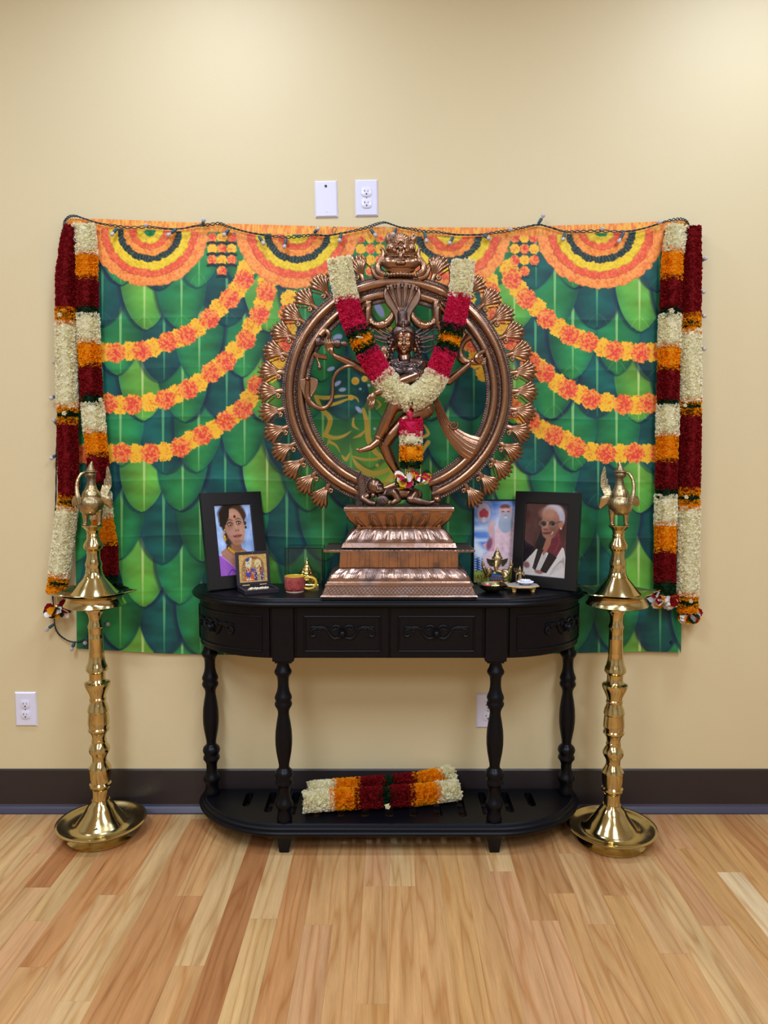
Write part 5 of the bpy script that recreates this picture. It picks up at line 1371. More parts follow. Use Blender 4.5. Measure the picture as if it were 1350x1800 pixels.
# snake on the drum arm
m = MB()
q = cat_rom([S(640, 642, dy0 + 0.002), S(622, 643, dy0 - 0.008), S(606, 645, dy0 - 0.006), S(593, 654, dy0), S(586, 668, dy0 + 0.004), S(585, 690, dy0 + 0.006), S(581, 708, dy0 + 0.006), S(568, 718, dy0 + 0.006), S(552, 713, dy0 + 0.006), S(543, 702, dy0 + 0.006), S(540.5, 690, dy0 + 0.004), S(541, 676, dy0), S(541, 667, dy0 - 0.004)], 6)
m.tube(q, [r * KS for r in spread([2.6, 3, 3, 3, 3.2, 3.4, 3.8, 4.2, 5, 6, 5, 4, 3.6], len(q))], 10)
hood = [(529, 667), (528, 678), (533, 690), (537, 700), (542, 703), (549, 694), (556, 682), (558, 671), (553, 666), (541, 664)]
m.prism([S(u, v, dy0 + 0.002) for u, v in hood], (0, 0.005, 0)); m.tube(cat_rom([S(u, v, dy0 + 0.004) for u, v in hood], 3), 1.6 * KS, 6)
m.ell(S(541, 666, dy0 - 0.006), (5 * KS, 7 * KS, 3.4 * KS), 10, 8); m.build('cobra', M_COP, st, remesh=0.0012, smooth=1)
# flying sash to the right of the waist
m = MB()
cen = [(762, 694, 5), (769, 712, 6.5), (776, 730, 8), (783, 746, 10), (793, 760, 12.5), (806, 772, 16), (820, 783, 21), (834, 790, 24)]
q = cat_rom([S(u, v, dy0 + 0.010) for u, v, r in cen], 4); rr = spread([r for *_, r in cen], len(q))
m.tube(q, [r * KS for r in rr], 14, 0.22)
for off in (-0.7, -0.35, 0, 0.35, 0.7):
    pl = []
    for i, p in enumerate(q):
        d = (q[min(i + 1, len(q) - 1)] - q[max(i - 1, 0)]).normalized(); nrm = Vector((d.z, 0, -d.x)); pl.append(p + nrm * rr[i] * KS * off + Vector((0, -0.2 * rr[i] * KS * math.sqrt(1 - off * off), 0)))
    m.tube(pl, 1.5 * KS, 6)
sp = [S(797 + (8 - k * 0.45) * math.cos(k * 0.6 - 0.5), 747 + (8 - k * 0.45) * math.sin(k * 0.6 - 0.5), dy0 + 0.004) for k in range(15)]; m.tube(sp, [r * KS for r in spread([2.8, 2.2, 1.2], 15)], 7)
m.build('flying_sash', M_COP, st)
m = MB(); q = cat_rom([S(758, 690, dy0 + 0.006), S(762, 694, dy0 + 0.008), S(764, 700, dy0 + 0.01)], 3); m.tube(q, 6 * KS, 10); m.build('sash_knot', M_COP, st)
# scrolls between ring and hood
for sg in (-1, 1):
    m = MB()
    def T(pts, rad):
        qq = cat_rom([S(707 + sg * x, y, -0.012) for x, y in pts], 5); m.tube(qq, [1.3 * r * KS * (1 + 0.10 * (i % 2)) for i, r in enumerate(spread(rad, len(qq)))], 10)
    T([(60, 530), (61, 548), (62, 562), (66, 574), (76, 588), (84, 592)], [6, 6.5, 6, 5, 6, 4])
    T([(60, 556), (54, 568), (44, 573), (30, 570), (20, 560), (16, 548)], [4.5, 5, 5.6, 6, 5, 3])
    T([(62, 535), (74, 545), (82, 550)], [5, 4, 3])
    m.build('ring_scroll', M_COP, st)
m = MB(); qq = cat_rom([S(825, 592, -0.012), S(815, 600, -0.012), S(808, 614, -0.012), S(809, 628, -0.012), S(820, 637, -0.012), S(832, 634, -0.012)], 6); m.tube(qq, [r * KS for r in spread([7, 6, 6.5, 8, 7, 4], len(qq))], 10); m.build('ring_scroll', M_COP, st)
m = MB(); qq = cat_rom([S(563, 590, -0.012), S(572, 582, -0.012), S(578, 590, -0.012), S(572, 600, -0.012)], 6); m.tube(qq, [r * KS for r in spread([6, 6, 5, 4], len(qq))], 10)
qq = cat_rom([S(552, 622, -0.012), S(562, 626, -0.012), S(575, 628, -0.012)], 4); m.tube(qq, 5 * KS, 8)
qq = cat_rom([S(556, 626, -0.014), S(560, 638, -0.014), S(562, 646, -0.014)], 4); m.tube(qq, [r * KS for r in spread([2.4, 2, 3.6], len(qq))], 8); m.ell(S(562, 646, -0.014), 4.4 * KS); m.build('ring_scroll', M_COP, st)

# ---- small figure lying under the foot
m = MB(); d1 = -0.034
def Q(u, v, dy=0.0): return S(u, v, d1 + dy)
def zfix(p, r): return Vector((p.x, p.y, max(p.z, ZTOP + r)))
m.ell(Q(659, 855, -0.006), (13.5 * KS, 14 * KS, 14.5 * KS), 18, 12); m.ell(Q(668, 861, -0.016), (8 * KS, 7 * KS, 7 * KS))
m.limb([Q(663, 855, -0.030), Q(664.5, 860.5, -0.033)], [1.6 * KS, 2.3 * KS]); m.ell(Q(656.5, 853, -0.028), (3 * KS, 1.6 * KS, 1.7 * KS)); m.ell(Q(669, 852, -0.024), (3 * KS, 2 * KS, 1.7 * KS)); m.ell(Q(664, 865, -0.028), (3.6 * KS, 2 * KS, 1.2 * KS))
m.ell(Q(656, 871, -0.014), (4.5 * KS, 4 * KS, 4.5 * KS)); m.ell(Q(671, 853, -0.006), (3.5 * KS, 5 * KS, 4 * KS))
m.limb([Q(670, 869), Q(690, 868), Q(712, 866), Q(732, 870)], [9 * KS, 12 * KS, 12.5 * KS, 11 * KS])
m.limb([Q(684, 868, -0.010), Q(693, 866, -0.022), Q(700, 878, -0.026), Q(690, 884, -0.028)], [7.5 * KS, 7.5 * KS, 6 * KS, 4.4 * KS])
for j in range(4): m.limb([Q(690, 882 + j * 1.2, -0.028), Q(683 - j * 0.5, 883 + j * 1.3, -0.029)], [1.7 * KS, 1.2 * KS], 6)
m.limb([Q(728, 868, -0.010), Q(722, 878, -0.022), Q(738, 882, -0.020), Q(754, 885, -0.014)], [9.5 * KS, 8.6 * KS, 6.6 * KS, 4.6 * KS]); m.limb([Q(752, 885, -0.014), Q(765, 881, -0.012)], [4.6 * KS, 2.4 * KS])
m.limb([Q(646, 872), Q(638, 876, -0.008), Q(650, 884, -0.014), Q(658, 885, -0.016)], [7 * KS, 6.4 * KS, 5.4 * KS, 4.4 * KS])
m.v = [tuple(zfix(Vector(p), -0.0004)) for p in m.v]
m.build('lying_figure', M_COPM, st, remesh=0.0013, smooth=1)
m = MB()
for j in range(9):
    a = PI * (0.15 + 0.1 * j); m.ell(Q(657 - 13 * math.sin(a), 855 - 14 * math.cos(a), 0.004), (4.5 * KS, 5 * KS, 4.5 * KS), 8, 6)
m.build('lying_figure_hair', M_COPD, st)
m = MB(); m.ell(Q(672, 880, -0.03), (11 * KS, 2 * KS, 9 * KS), 16, 8)
m.v = [tuple(zfix(Vector(p), 0.0)) for p in m.v]
for a in range(5): m.ell(Q(672 + 5 * math.cos(a * 1.257), 880 + 4 * math.sin(a * 1.257), -0.034), 1.5 * KS, 6, 4)
m.build('small_shield', M_COPD, st)
m = MB(); o = [(634, 829), (629, 842), (631, 860), (634, 873), (641, 872), (643, 856), (640, 840)]
m.prism([Q(u, v, -0.002) for u, v in o], (0, 0.006, 0)); m.tube(cat_rom([Q(u, v, -0.001) for u, v in o], 3), 1.7 * KS, 6); m.build('snake_head_end', M_COPD, st)
m = MB(); m.ell(zfix(Q(768, 878, -0.012), 5 * KS), (8 * KS, 6 * KS, 5.5 * KS), 12, 8, Matrix.Rotation(math.radians(25), 3, 'Y')); m.build('copper_knob', M_COP, st)

# ================================================================ garland hung on the statue
GY = YS - 0.062
sgn = thing('flower_garland', 'pink and cream flower garland hung in a V on the copper dancing statue', 'flower garland', W(722, 860, GY))
def gsec(parent, us, vs, a, b, key, R, seed, gy=GY, dens=1.0, flat=0.8):
    t = np.linspace(0, 1, len(us)); q = np.linspace(a, b, 7)
    base = cat_rom([W(u, v, gy) for u, v in zip(us, vs)], 10)
    n = len(base) - 1
    pts = [base[min(n, max(0, int(round(x * n))))] for x in q]
    return flower_part(parent, key, pts, R, seed, dens, flat)
RG = M(20, GY)
LU, LV = [597, 602, 608, 616, 627, 640, 655, 671, 690, 707, 720], [459, 490, 520, 550, 580, 608, 634, 660, 682, 697, 703]
RU, RV = [814, 812, 808, 802, 795, 787, 777, 767, 754, 738, 724], [463, 492, 520, 550, 580, 608, 634, 660, 680, 694, 702]
for i, (k, a, b, R) in enumerate((('W', 0.0, 0.22, 1.04), ('K', 0.215, 0.40, 1.0), ('G', 0.395, 0.445, 1.0), ('O', 0.45, 0.495, 0.98), ('G', 0.50, 0.545, 0.98), ('K', 0.545, 0.72, 1.04), ('W', 0.71, 1.0, 1.1))):
    p = gsec(sgn, LU, LV, a, b, k, RG * R, 900 + i)
for i, (k, a, b, R) in enumerate((('W', 0.0, 0.20, 0.98), ('K', 0.195, 0.39, 0.96), ('G', 0.385, 0.43, 0.98), ('O', 0.435, 0.485, 0.94), ('G', 0.49, 0.535, 0.94), ('K', 0.535, 0.71, 0.98), ('W', 0.70, 1.0, 1.08))):
    gsec(sgn, RU, RV, a, b, k, RG * R, 950 + i)
m = MB(); c = W(632, 593, GY - 0.045); m.ell(c, (0.0105, 0.002, 0.003), 14, 8, Matrix.Rotation(math.radians(8), 3, 'Y')); tg = m.build('cream_tag', M_ROSE, sgn)
m = MB(); m.tube(cat_rom([c + Vector((-0.007 + 0.0014 * k, -0.0022, 0.0012 * math.sin(k * 1.9) - 0.0008 * 0)) for k in range(11)], 3), 0.0005, 5); m.build('scribble', M_SLOT, tg)
m = MB(); q = cat_rom([W(719, 722, GY + 0.004), W(721, 732, GY - 0.004), W(723, 742, GY)], 4); m.tube(q, [0.008, 0.010, 0.011, 0.009, 0.006, 0.005, 0.005, 0.005, 0.005][:len(q)], 10)
m.build('pink_ribbon_knot', plain('pink_ribbon', (206, 40, 70), rough=0.3), sgn)
v0 = 742
for i, (k, v1, R) in enumerate((('K', 762, 1.0), ('W', 780, 0.98), ('G', 786, 0.92), ('O', 807, 1.0), ('G', 819, 0.92))):
    flower_part(sgn, k, [W(722.5, v0 - 1, GY), W(722.5, (v0 + v1) / 2, GY), W(722.5, v1, GY)], M(20, GY) * R, 980 + i, 1.0, 0.7); v0 = v1
m = MB()
for j, dx in enumerate((-6, -2, 2, 6)):
    for k in range(8): m.ell(W(722 + dx * (0.4 + k * 0.1), 813 + k * 3.0, GY - 0.004 - 0.002 * (j % 2)), 0.0026, 8, 6)
m.build('gold_bead_strings', M_GOLD, sgn)
petal_tuft(sgn, W(713, 846, GY - 0.004), M(19, GY), 'WKYG', 31, 'flower_tassel'); petal_tuft(sgn, W(739, 842, GY - 0.002), M(17, GY), 'WYKG', 32, 'flower_tassel')

# ================================================================ framed pictures
M_FRAME = plain('black_frame_wood', (20, 19, 22), rough=0.34, spec=0.45, vary=0.15, scale=40)
M_FELT = plain('black_felt_back', (12, 12, 13), rough=0.95, spec=0.1)
M_PHOTO = printed('glossy_photograph', rough=0.12, spec=0.5)
def lean_plane(bl, br, tl, amin=2, amax=40):
    e = (br - bl).normalized(); b = Vector((-e.y, e.x, 0))
    if b.y < 0: b = -b
    d = Vector(ray(*tl)); o = Vector((0, -CAM_D, CAM_H)); best = None
    for k in range(amin * 4, amax * 4):
        a = math.radians(k / 4); up = Vector((0, 0, 1)) * math.cos(a) + b * math.sin(a); n = e.cross(up)
        t = (bl - o).dot(n) / d.dot(n); p = o + d * t; err = abs((p - bl).dot(e))
        if best is None or err < best[0]: best = (err, a, up, n, (p - bl).dot(up))
    return e, best[2], (best[3] if best[3].y < 0 else -best[3]), best[4], math.degrees(best[1])
def picture_frame(name, label, cat, bl, br, tl, paint, border, depth, grid, h=None, lean=None, strut=True, name_pic='photograph'):
    e, up, n, hh, a = lean_plane(bl, br, tl)
    if lean is not None:
        b = Vector((-e.y, e.x, 0)); b = b if b.y > 0 else -b
        up = Vector((0, 0, 1)) * math.cos(math.radians(lean)) + b * math.sin(math.radians(lean)); n = e.cross(up); n = n if n.y < 0 else -n
    h = h or hh; w = (br - bl).length
    t = thing(name, label, cat, (bl + br) / 2)
    bl = bl + Vector((0, 0, 0.0005 + depth * abs(n.z)))
    at2 = lambda x, y, d: bl + e * x + up * y + n * d      # d > 0 towards the viewer
    m = MB(); q = lambda o, d: [at2(o, o, d), at2(w - o, o, d), at2(w - o, h - o, d), at2(o, h - o, d)]
    R = [q(0, -depth), q(0, -0.0015), q(0.0015, 0), q(border - 0.002, 0), q(border, -0.0015), q(border, -0.006)]
    vs = [p for r in R for p in r]; fs = []
    for i in range(len(R) - 1):
        for j in range(4): fs.append((i * 4 + j, i * 4 + (j + 1) % 4, (i + 1) * 4 + (j + 1) % 4, (i + 1) * 4 + j))
    m.add(vs, fs); m.add(q(border, -0.007) + q(0.0, -depth), [(0, 1, 2, 3)] ); m.add(q(0.0005, -depth + 0.0005), [(0, 1, 2, 3)])
    m.build('frame', M_FRAME, t, sharp=25)
    nx, ny = grid; iw, ih = w - 2 * border + 0.001, h - 2 * border + 0.001
    X, Y = np.meshgrid(np.linspace(0, 1, nx), np.linspace(0, ih / iw, ny))
    cvp = CV(X * 100, Y * 100, (60, 60, 60)); paint(cvp, ih / iw * 100)
    o0 = at2(border - 0.0005, h - border + 0.0005, -0.005)
    P = np.array(o0)[None, None] + np.array(e)[None, None] * (X * iw)[..., None] - np.array(up)[None, None] * (Y * iw)[..., None]
    grid_object(name_pic, P, cvp.linear(), M_PHOTO, t)
    if strut:
        m = MB(); b = -n; c = 0.5 * w
        p0, p1 = at2(c - 0.03, 0.62 * h, -depth), at2(c + 0.03, 0.62 * h, -depth)
        f0 = Vector((p0.x, p0.y, TZ + 0.0006)) + Vector((b.x, b.y, 0)).normalized() * 0.045; f1 = f0 + (p1 - p0)
        g0, g1 = at2(c - 0.03, 0.10 * h, -depth - 0.02), at2(c + 0.03, 0.10 * h, -depth - 0.02)
        th = e.cross(Vector((0, 0, 1))) * 0.003
        m.loft([[p0, p1, p1 + th, p0 + th], [f0, f1, f1 + th, f0 + th]]); m.build('strut', M_FELT, t)
    return t, at2, w, h
def paint_woman(c, H):
    s = H / 100.0
    X, Y = c.X, c.Y; n1 = vnoise(X.shape, 22, 51, 3)[..., None]
    c.C[:] = np.array((150, 178, 224.)) / 255 + (n1 - 0.5) * 0.28 + 0.08 * (1 - X / 100)[..., None]
    y = lambda v: v * H
    skin, skin2 = (186, 138, 112), (150, 98, 76); hair = (38, 30, 26); hair2 = (70, 48, 34)
    c.poly([(8, y(.66)), (26, y(.60)), (60, y(.60)), (90, y(.72)), (100, y(.8)), (100, y(1)), (20, y(1))], (176, 126, 104))
    c.poly([(33, y(.52)), (64, y(.56)), (68, y(.70)), (48, y(.75)), (28, y(.66))], (150, 100, 74))
    c.poly([(0, y(.71)), (12, y(.72)), (36, y(.86)), (52, y(.96)), (56, y(1)), (0, y(1))], (158, 92, 190)); c.poly([(96, y(.78)), (70, y(.98)), (80, y(1)), (100, y(1))], (150, 84, 184))
    c.stroke([(8, y(.72)), (30, y(.83)), (50, y(.95))], 2, (196, 140, 214)); c.stroke([(22, y(.99)), (34, y(.92)), (46, y(.99))], 2, (96, 46, 140))
    for a, b, r in ((24, .13, 15), (34, .07, 16), (48, .04, 17), (62, .06, 15), (72, .12, 12), (22, .22, 12), (26, .32, 9), (78, .16, 8), (80, .27, 5), (82, .33, 3.4), (32, .52, 9), (30, .60, 6), (16, .28, 5), (28, .43, 7)): c.ell(a, y(b), r, r * 1.1, hair if a < 50 else hair2, 0, 0.3)
    c.ell(52, y(.31), 26.5, y(.262), skin, -6, 0.06); c.ell(56, y(.43), 19, y(.13), skin, 0, 0.2)
    c.ell(36, y(.34), 8, y(.16), skin2, 0, 0.8, 0.6); c.ell(56, y(.53), 14, 5, skin2, 0, 0.8, 0.7); c.ell(70, y(.38), 6, y(.1), (206, 156, 130), 0, 0.8, 0.7); c.ell(50, y(.14), 15, 10, (204, 160, 136), 0, 0.8, 0.7); c.ell(40, y(.39), 8, 8, (198, 150, 150), 0, 0.8, 0.6)
    c.poly([(26, y(.02)), (42, y(.02)), (40, y(.10)), (38, y(.18)), (30, y(.26)), (26, y(.3)), (18, y(.2))], hair); c.poly([(52, y(.01)), (64, y(.05)), (74, y(.16)), (78, y(.26)), (82, y(.2)), (80, y(.08)), (64, 0)], hair2)
    for ex, ey in ((40, .275), (63, .262)):
        c.ell(ex, y(ey), 7.4, 5.4, (92, 58, 46), -4, 0.5, 0.8); c.ell(ex, y(ey), 5.0, 2.5, (196, 178, 168), -4, 0.2); c.ell(ex + 1.0, y(ey), 2.5, 2.6, (24, 18, 18), 0, 0.2); c.ell(ex + 1.4, y(ey) - 1, 0.8, 0.8, (255, 255, 255))
        c.stroke([(ex - 8, y(ey) - 1), (ex, y(ey) - 4.4), (ex + 7, y(ey) - 1)], [1.4, 2, 1.2], (30, 20, 18))
        c.stroke([(ex - 8, y(ey) - 8), (ex - 1, y(ey) - 12), (ex + 8, y(ey) - 9)], [1, 2, 1], (60, 38, 30))
    c.stroke([(54, y(.24)), (57, y(.33)), (58, y(.36))], [2, 4, 6], (208, 160, 132), 0.7); c.ell(58, y(.365), 6.5, 3.6, (176, 122, 96), 0, 0.4); c.ell(54, y(.373), 1.6, 1.2, (90, 50, 40)); c.ell(61, y(.372), 1.6, 1.2, (90, 50, 40))
    c.ell(57, y(.45), 12, 4.4, (156, 84, 80), -5, 0.2); c.stroke([(44, y(.435)), (52, y(.462)), (60, y(.462)), (70, y(.43))], 1.0, (110, 60, 52)); c.stroke([(46, y(.447)), (57, y(.453)), (69, y(.438))], 1.2, (84, 36, 38)); c.ell(58, y(.475), 7, 2, (186, 110, 106), 0, 0.4)
    c.ell(54, y(.168), 3.4, 4.2, (120, 28, 28))
    for a, b, r in ((20, .40, 2.6), (21, .45, 4), (22, .49, 3.4), (24, .35, 2.2)): c.ell(a, y(b), r, r * 1.3, (190, 134, 44), 0, 0.2); c.ell(a + .5, y(b), r * .5, r * .6, (232, 190, 84))
    for k in range(9): c.ell(30 + k * 4.2, y(.615) + 8.5 * math.sin(k * .35) + k * 1.2, 3.4, 5, (176, 122, 40), 30, 0.2); c.ell(30 + k * 4.2, y(.615) + 8.5 * math.sin(k * .35) + k * 1.2, 1.5, 2.2, (232, 188, 80))
    c.C += (vnoise(X.shape, 6, 52, 2)[..., None] - 0.5) * 0.05
def paint_man(c, H):
    X, Y = c.X, c.Y; n1 = vnoise(X.shape, (60, 18), 61, 2)[..., None]; y = lambda v: v * H
    c.C[:] = np.array((78, 46, 44.)) / 255 + (n1 - 0.5) * 0.12
    c.poly([(80, 0), (100, 0), (100, y(.1))], (26, 24, 34)); c.poly([(0, y(.52)), (28, y(.62)), (20, y(1)), (0, y(1))], (26, 22, 34)); c.poly([(38, y(.38)), (54, y(.5)), (54, y(.62)), (30, y(.64)), (26, y(.58))], (24, 20, 24))
    sh, sh2 = (206, 198, 192), (150, 142, 140)
    c.poly([(30, y(.63)), (6, y(.80)), (0, y(.84)), (0, y(1)), (100, y(1)), (99, y(.72)), (94, y(.60)), (88, y(.57)), (70, y(.72)), (60, y(.60)), (46, y(.62))], sh)
    for k in range(9): c.stroke([(64 + k * 4, y(.98) - k * 3), (74 + k * 2.6, y(.86) - k * 3), (96, y(.74) + k * 2.4)], 1.4, sh2, 0.55)
    for k in range(5): c.stroke([(30 + k * 3, y(.98)), (40 + k * 2.4, y(.8)), (50 + k, y(.66))], 1.2, sh2, 0.5)
    c.poly([(78, y(.30)), (86, y(.44)), (92, y(.56)), (78, y(.72)), (52, y(.66)), (56, y(.56)), (66, y(.46))], (98, 34, 44)); c.stroke([(78, y(.4)), (82, y(.52)), (72, y(.66))], 3, (124, 50, 58), .6)
    c.poly([(52, y(.48)), (66, y(.44)), (62, y(.56)), (54, y(.66)), (46, y(.72)), (44, y(.64))], (150, 96, 74))
    c.poly([(34, y(.60)), (47, y(.63)), (30, y(.93)), (22, y(.90))], (34, 24, 28)); c.poly([(60, y(.66)), (79, y(.725)), (56, y(.955)), (40, y(.94))], (30, 20, 24))
    c.ell(66, y(.135), 25, y(.135), (186, 182, 192), 8, 0.12); c.ell(84, y(.2), 9, y(.10), (170, 168, 182), 0, 0.2)
    sk = (150, 100, 82)
    c.ell(60, y(.27), 21.5, y(.185), sk, 6, 0.08); c.ell(57, y(.40), 15.5, y(.085), sk, 0, 0.12); c.ell(54, y(.135), 18, y(.075), (172, 124, 104), 0, 0.5)
    c.ell(68, y(.35), 9, y(.09), (104, 64, 50), 0, 0.7, 0.7); c.ell(48, y(.34), 6, 8, (176, 126, 102), 0, 0.7, 0.7); c.ell(85, y(.28), 4.6, y(.06), (160, 108, 88), 8, 0.15); c.ell(85, y(.33), 2.4, 2.4, (206, 160, 140))
    for gx, gy, r in ((43, .275, 9.5), (64, .268, 9.5)):
        c.ell(gx, y(gy), r, r * 0.8, (168, 150, 132), 0, 0.06); c.ell(gx, y(gy), r - 1.1, r * 0.8 - 1.1, (74, 52, 48), 0, 0.2); c.ell(gx + 1, y(gy) + 1, 3, 2.2, (20, 14, 14), 0, 0.3); c.ell(gx - 3, y(gy) + 4, 3, 2, (110, 84, 80), 0, 0.6)
    c.stroke([(52, y(.265)), (55, y(.262))], 1.4, (206, 196, 180)); c.stroke([(73, y(.262)), (83, y(.235))], 2, (60, 56, 66))
    c.stroke([(53, y(.27)), (49, y(.345))], [2, 5], (178, 128, 104), .8); c.ell(50, y(.355), 6, 3, (122, 76, 62), 0, .3)
    c.ell(52, y(.405), 9, 3, (104, 60, 60), -4, .3); c.stroke([(43, y(.405)), (52, y(.402)), (61, y(.395))], 1.1, (50, 26, 30)); c.stroke([(64, y(.415)), (67, y(.38))], 1.4, (220, 210, 210))
    c.ell(38, y(.945), 10, 4, (150, 104, 92), 8, .3); c.ell(8, y(.86), 8, 7, (130, 90, 86), 30, .3)
    c.C += (vnoise(X.shape, 5, 62, 2)[..., None] - 0.5) * 0.04
def paint_guru(c, H):
    X, Y = c.X, c.Y; y = lambda v: v * H
    n1 = vnoise(X.shape, (12, 46), 71, 3)[..., None]
    sky = np.array((74, 122, 206.)) / 255; c.C[:] = sky + (n1 - 0.42) * 0.75 * np.array((1, 0.85, 0.45)) * np.clip(1.1 - Y / (H * .75), 0, 1)[..., None]
    for v, hh in ((.34, 2), (.485, 1.2), (.62, 3)): c.ell(10, y(v), 42, hh * 2.4, (206, 222, 242), 0, .8, .9)
    c.ell(4, y(.58), 7, 14, (220, 234, 250), -20, .6); c.ell(10, y(.65), 6, 8, (232, 240, 250), -20, .6)
    for k in range(15):
        for j in range(4): c.stroke([(1 + j * 5 + (k % 2) * 2.5, y(.70) + k * 1.9), (4 + j * 5 + (k % 2) * 2.5, y(.70) + k * 1.9 + .5)], 1.1, (28, 30, 50) if (k + j) % 2 else (230, 234, 244))
    for k in range(46):
        a = 2 * PI * k / 46
        for cx in (16, 86): c.stroke([(cx + 12 * math.cos(a), y(.15) + 17 * math.sin(a)), (cx + 16.5 * math.cos(a), y(.15) + 23 * math.sin(a))], .6, (224, 226, 246), .8)
    for cx, rim, core in ((16, (206, 170, 170), (176, 176, 200)), (86, (206, 196, 190), (74, 138, 166))):
        c.ell(cx, y(.15), 11, 16, rim, 0, .06); c.ell(cx, y(.15), 9.4, 14, core, 0, .06)
    for a, b, rx, ry in ((16, .135, 4, 5), (12, .16, 3.4, 5), (20, .16, 3.4, 5), (16, .175, 6.4, 3.4), (12, .185, 3, 3), (20, .185, 3, 3)): c.ell(a, y(b), rx, ry, (178, 52, 66), 0, .2)
    c.ell(16, y(.24), 3, 4, (216, 206, 220), 0, .3)
    robe, robe2 = (238, 204, 216), (206, 150, 164)
    c.ell(52, y(.30), 24, y(.20), (232, 232, 250), 0, .5); c.poly([(40, y(.28)), (70, y(.26)), (86, y(.34)), (90, y(.9)), (18, y(.9)), (14, y(.68)), (30, y(.6)), (34, y(.4))], robe); c.poly([(32, y(.42)), (24, y(.5)), (14, y(.54)), (22, y(.62)), (33, y(.62)), (34, y(.5))], (226, 160, 172)); c.ell(25, y(.53), 4.4, 10, (130, 86, 110), 12, .3)
    c.ell(28, y(.36), 5, 12, (226, 182, 184), -4, .2); c.ell(30, y(.29), 4, 6, (230, 190, 190), 10, .2)
    for k in range(60):
        r = random.Random(k); c.ell(36 + r.random() * 40, y(.36 + r.random() * .45), 2.4, 2, (246, 222, 232) if k % 3 else (222, 180, 200), 0, .7, .7)
    c.ell(51, y(.135), 10.4, y(.085), (236, 206, 214), 0, .06); c.ell(51, y(.13), 9, y(.072), (214, 150, 152), 0, .1); c.ell(50, y(.075), 8, 4, (110, 70, 70), 0, .3); c.ell(51, y(.12), 7, 3.6, (230, 190, 194), 0, .5)
    c.ell(47, y(.135), 2.4, 1, (90, 50, 60)); c.ell(55, y(.135), 2.4, 1, (90, 50, 60)); c.ell(51, y(.155), 2, 3, (220, 170, 170), 0, .4)
    c.ell(51, y(.28), 11.6, y(.115), (160, 178, 206), 0, .12); c.ell(51, y(.20), 9.6, 8, (176, 192, 214), 0, .3); c.ell(51, y(.19), 3.4, 1.2, (196, 130, 136)); c.ell(51, y(.205), 3, 2, (228, 226, 236), 0, .4)
    for k in range(14): c.stroke([(42 + k * 1.4, y(.22)), (43 + k * 1.3, y(.36))], .6, (186, 200, 222), .5)
    c.poly([(0, y(.855)), (100, y(.855)), (100, y(1)), (0, y(1))], (168, 190, 84))
    for k in range(12):
        for v in (.868, .985): c.ell(5 + k * 8, y(v), 1.4, .8, (60, 84, 40))
FB = lambda u, v: G(u, v, TZ)
picture_frame('picture_frame', 'black framed photo of a woman in purple with gold jewellery', 'picture frame', Vector((-0.530, -0.179, TZ)), Vector((-0.362, -0.068, TZ)), (350, 868), paint_woman, 0.041, 0.016, (150, 200), h=0.302, lean=12.5)
picture_frame('picture_frame', 'black framed photo of an older man in glasses and a maroon scarf', 'picture frame', Vector((0.405, -0.064, TZ)), Vector((0.580, -0.184, TZ)), (924, 868), paint_man, 0.037, 0.018, (150, 200), h=0.300, lean=5)
t, at2, w, h = picture_frame('poster_frame', 'thin framed blue picture of a bearded man in pale robes leaning against the wall', 'picture frame', Vector((W(831, 1025, -0.031).x, -0.031, TZ)), Vector((W(831, 1025, -0.031).x + 0.208, -0.031, TZ)), (828, 877), paint_guru, 0.004, 0.010, (150, 200), lean=2, h=0.272, strut=False, name_pic='picture')
vs, fs = text_mesh('JAYA G', 0.0215, 0.0003)
m = MB(); o = at2(0.0065, 0.0135, -0.0042); e_ = (at2(1, 0, 0) - at2(0, 0, 0)); u_ = (at2(0, 1, 0) - at2(0, 0, 0)); n_ = (at2(0, 0, 1) - at2(0, 0, 0))
m.add([o + e_ * v.x * 0.86 + u_ * v.y + n_ * v.z for v in vs], fs); m.build('lettering', plain('brown_red_ink', (146, 58, 30), rough=0.5), t)

# ================================================================ keepsake box with a bead strand
M_BOX = plain('dark_purple_lacquer', (40, 33, 44), rough=0.4, vary=0.1)
M_HINGE = plain('gilt_hinge', (196, 170, 110), rough=0.3, metal=1.0)
hl, fl_ = G(417.5, 1029, TZ + 0.012), G(432, 1038, TZ + 0.012)
d_ = Vector((fl_.x - hl.x, fl_.y - hl.y, 0)); d_.normalize(); BX = 0.106; BD = 0.086
e_ = Vector((-d_.y, d_.x, 0)); e_ = e_ if e_.x > 0 else -e_
o_ = Vector((hl.x + 0.004, hl.y - 0.024, TZ))
bx = thing('keepsake_box', 'small dark hinged box standing open with a gilded picture of two figures in its lid', 'box', o_ + e_ * BX / 2 + d_ * BD / 2)
Lc = lambda x, y, z: o_ + e_ * x + d_ * y + Vector((0, 0, z))
m = MB(); q = lambda o, z: [Lc(o, o, z), Lc(BX - o, o, z), Lc(BX - o, BD - o, z), Lc(o, BD - o, z)]
m.loft([q(0, 0.0004), q(0, 0.0135), q(0.006, 0.0135), q(0.0065, 0.005)]); m.build('tray', M_BOX, bx, sharp=20, bevel=0.0006)
ang = math.radians(9); up_ = Vector((0, 0, 1)) * math.cos(ang) - d_ * math.sin(ang); nn = d_ * math.cos(ang) + Vector((0, 0, 1)) * math.sin(ang)
LH = 0.104
l0 = Lc(0, 0.0, 0.014)
lt = lambda x, y, d: l0 + e_ * x + up_ * y + nn * d
m = MB(); q = lambda o, d: [lt(o, o, d), lt(BX - o, o, d), lt(BX - o, LH - o, d), lt(o, LH - o, d)]
m.loft([q(0, -0.008), q(0, 0.0), q(0.009, 0.0), q(0.0095, -0.0025)]); lid = m.build('lid', M_BOX, bx, sharp=20, bevel=0.0006)
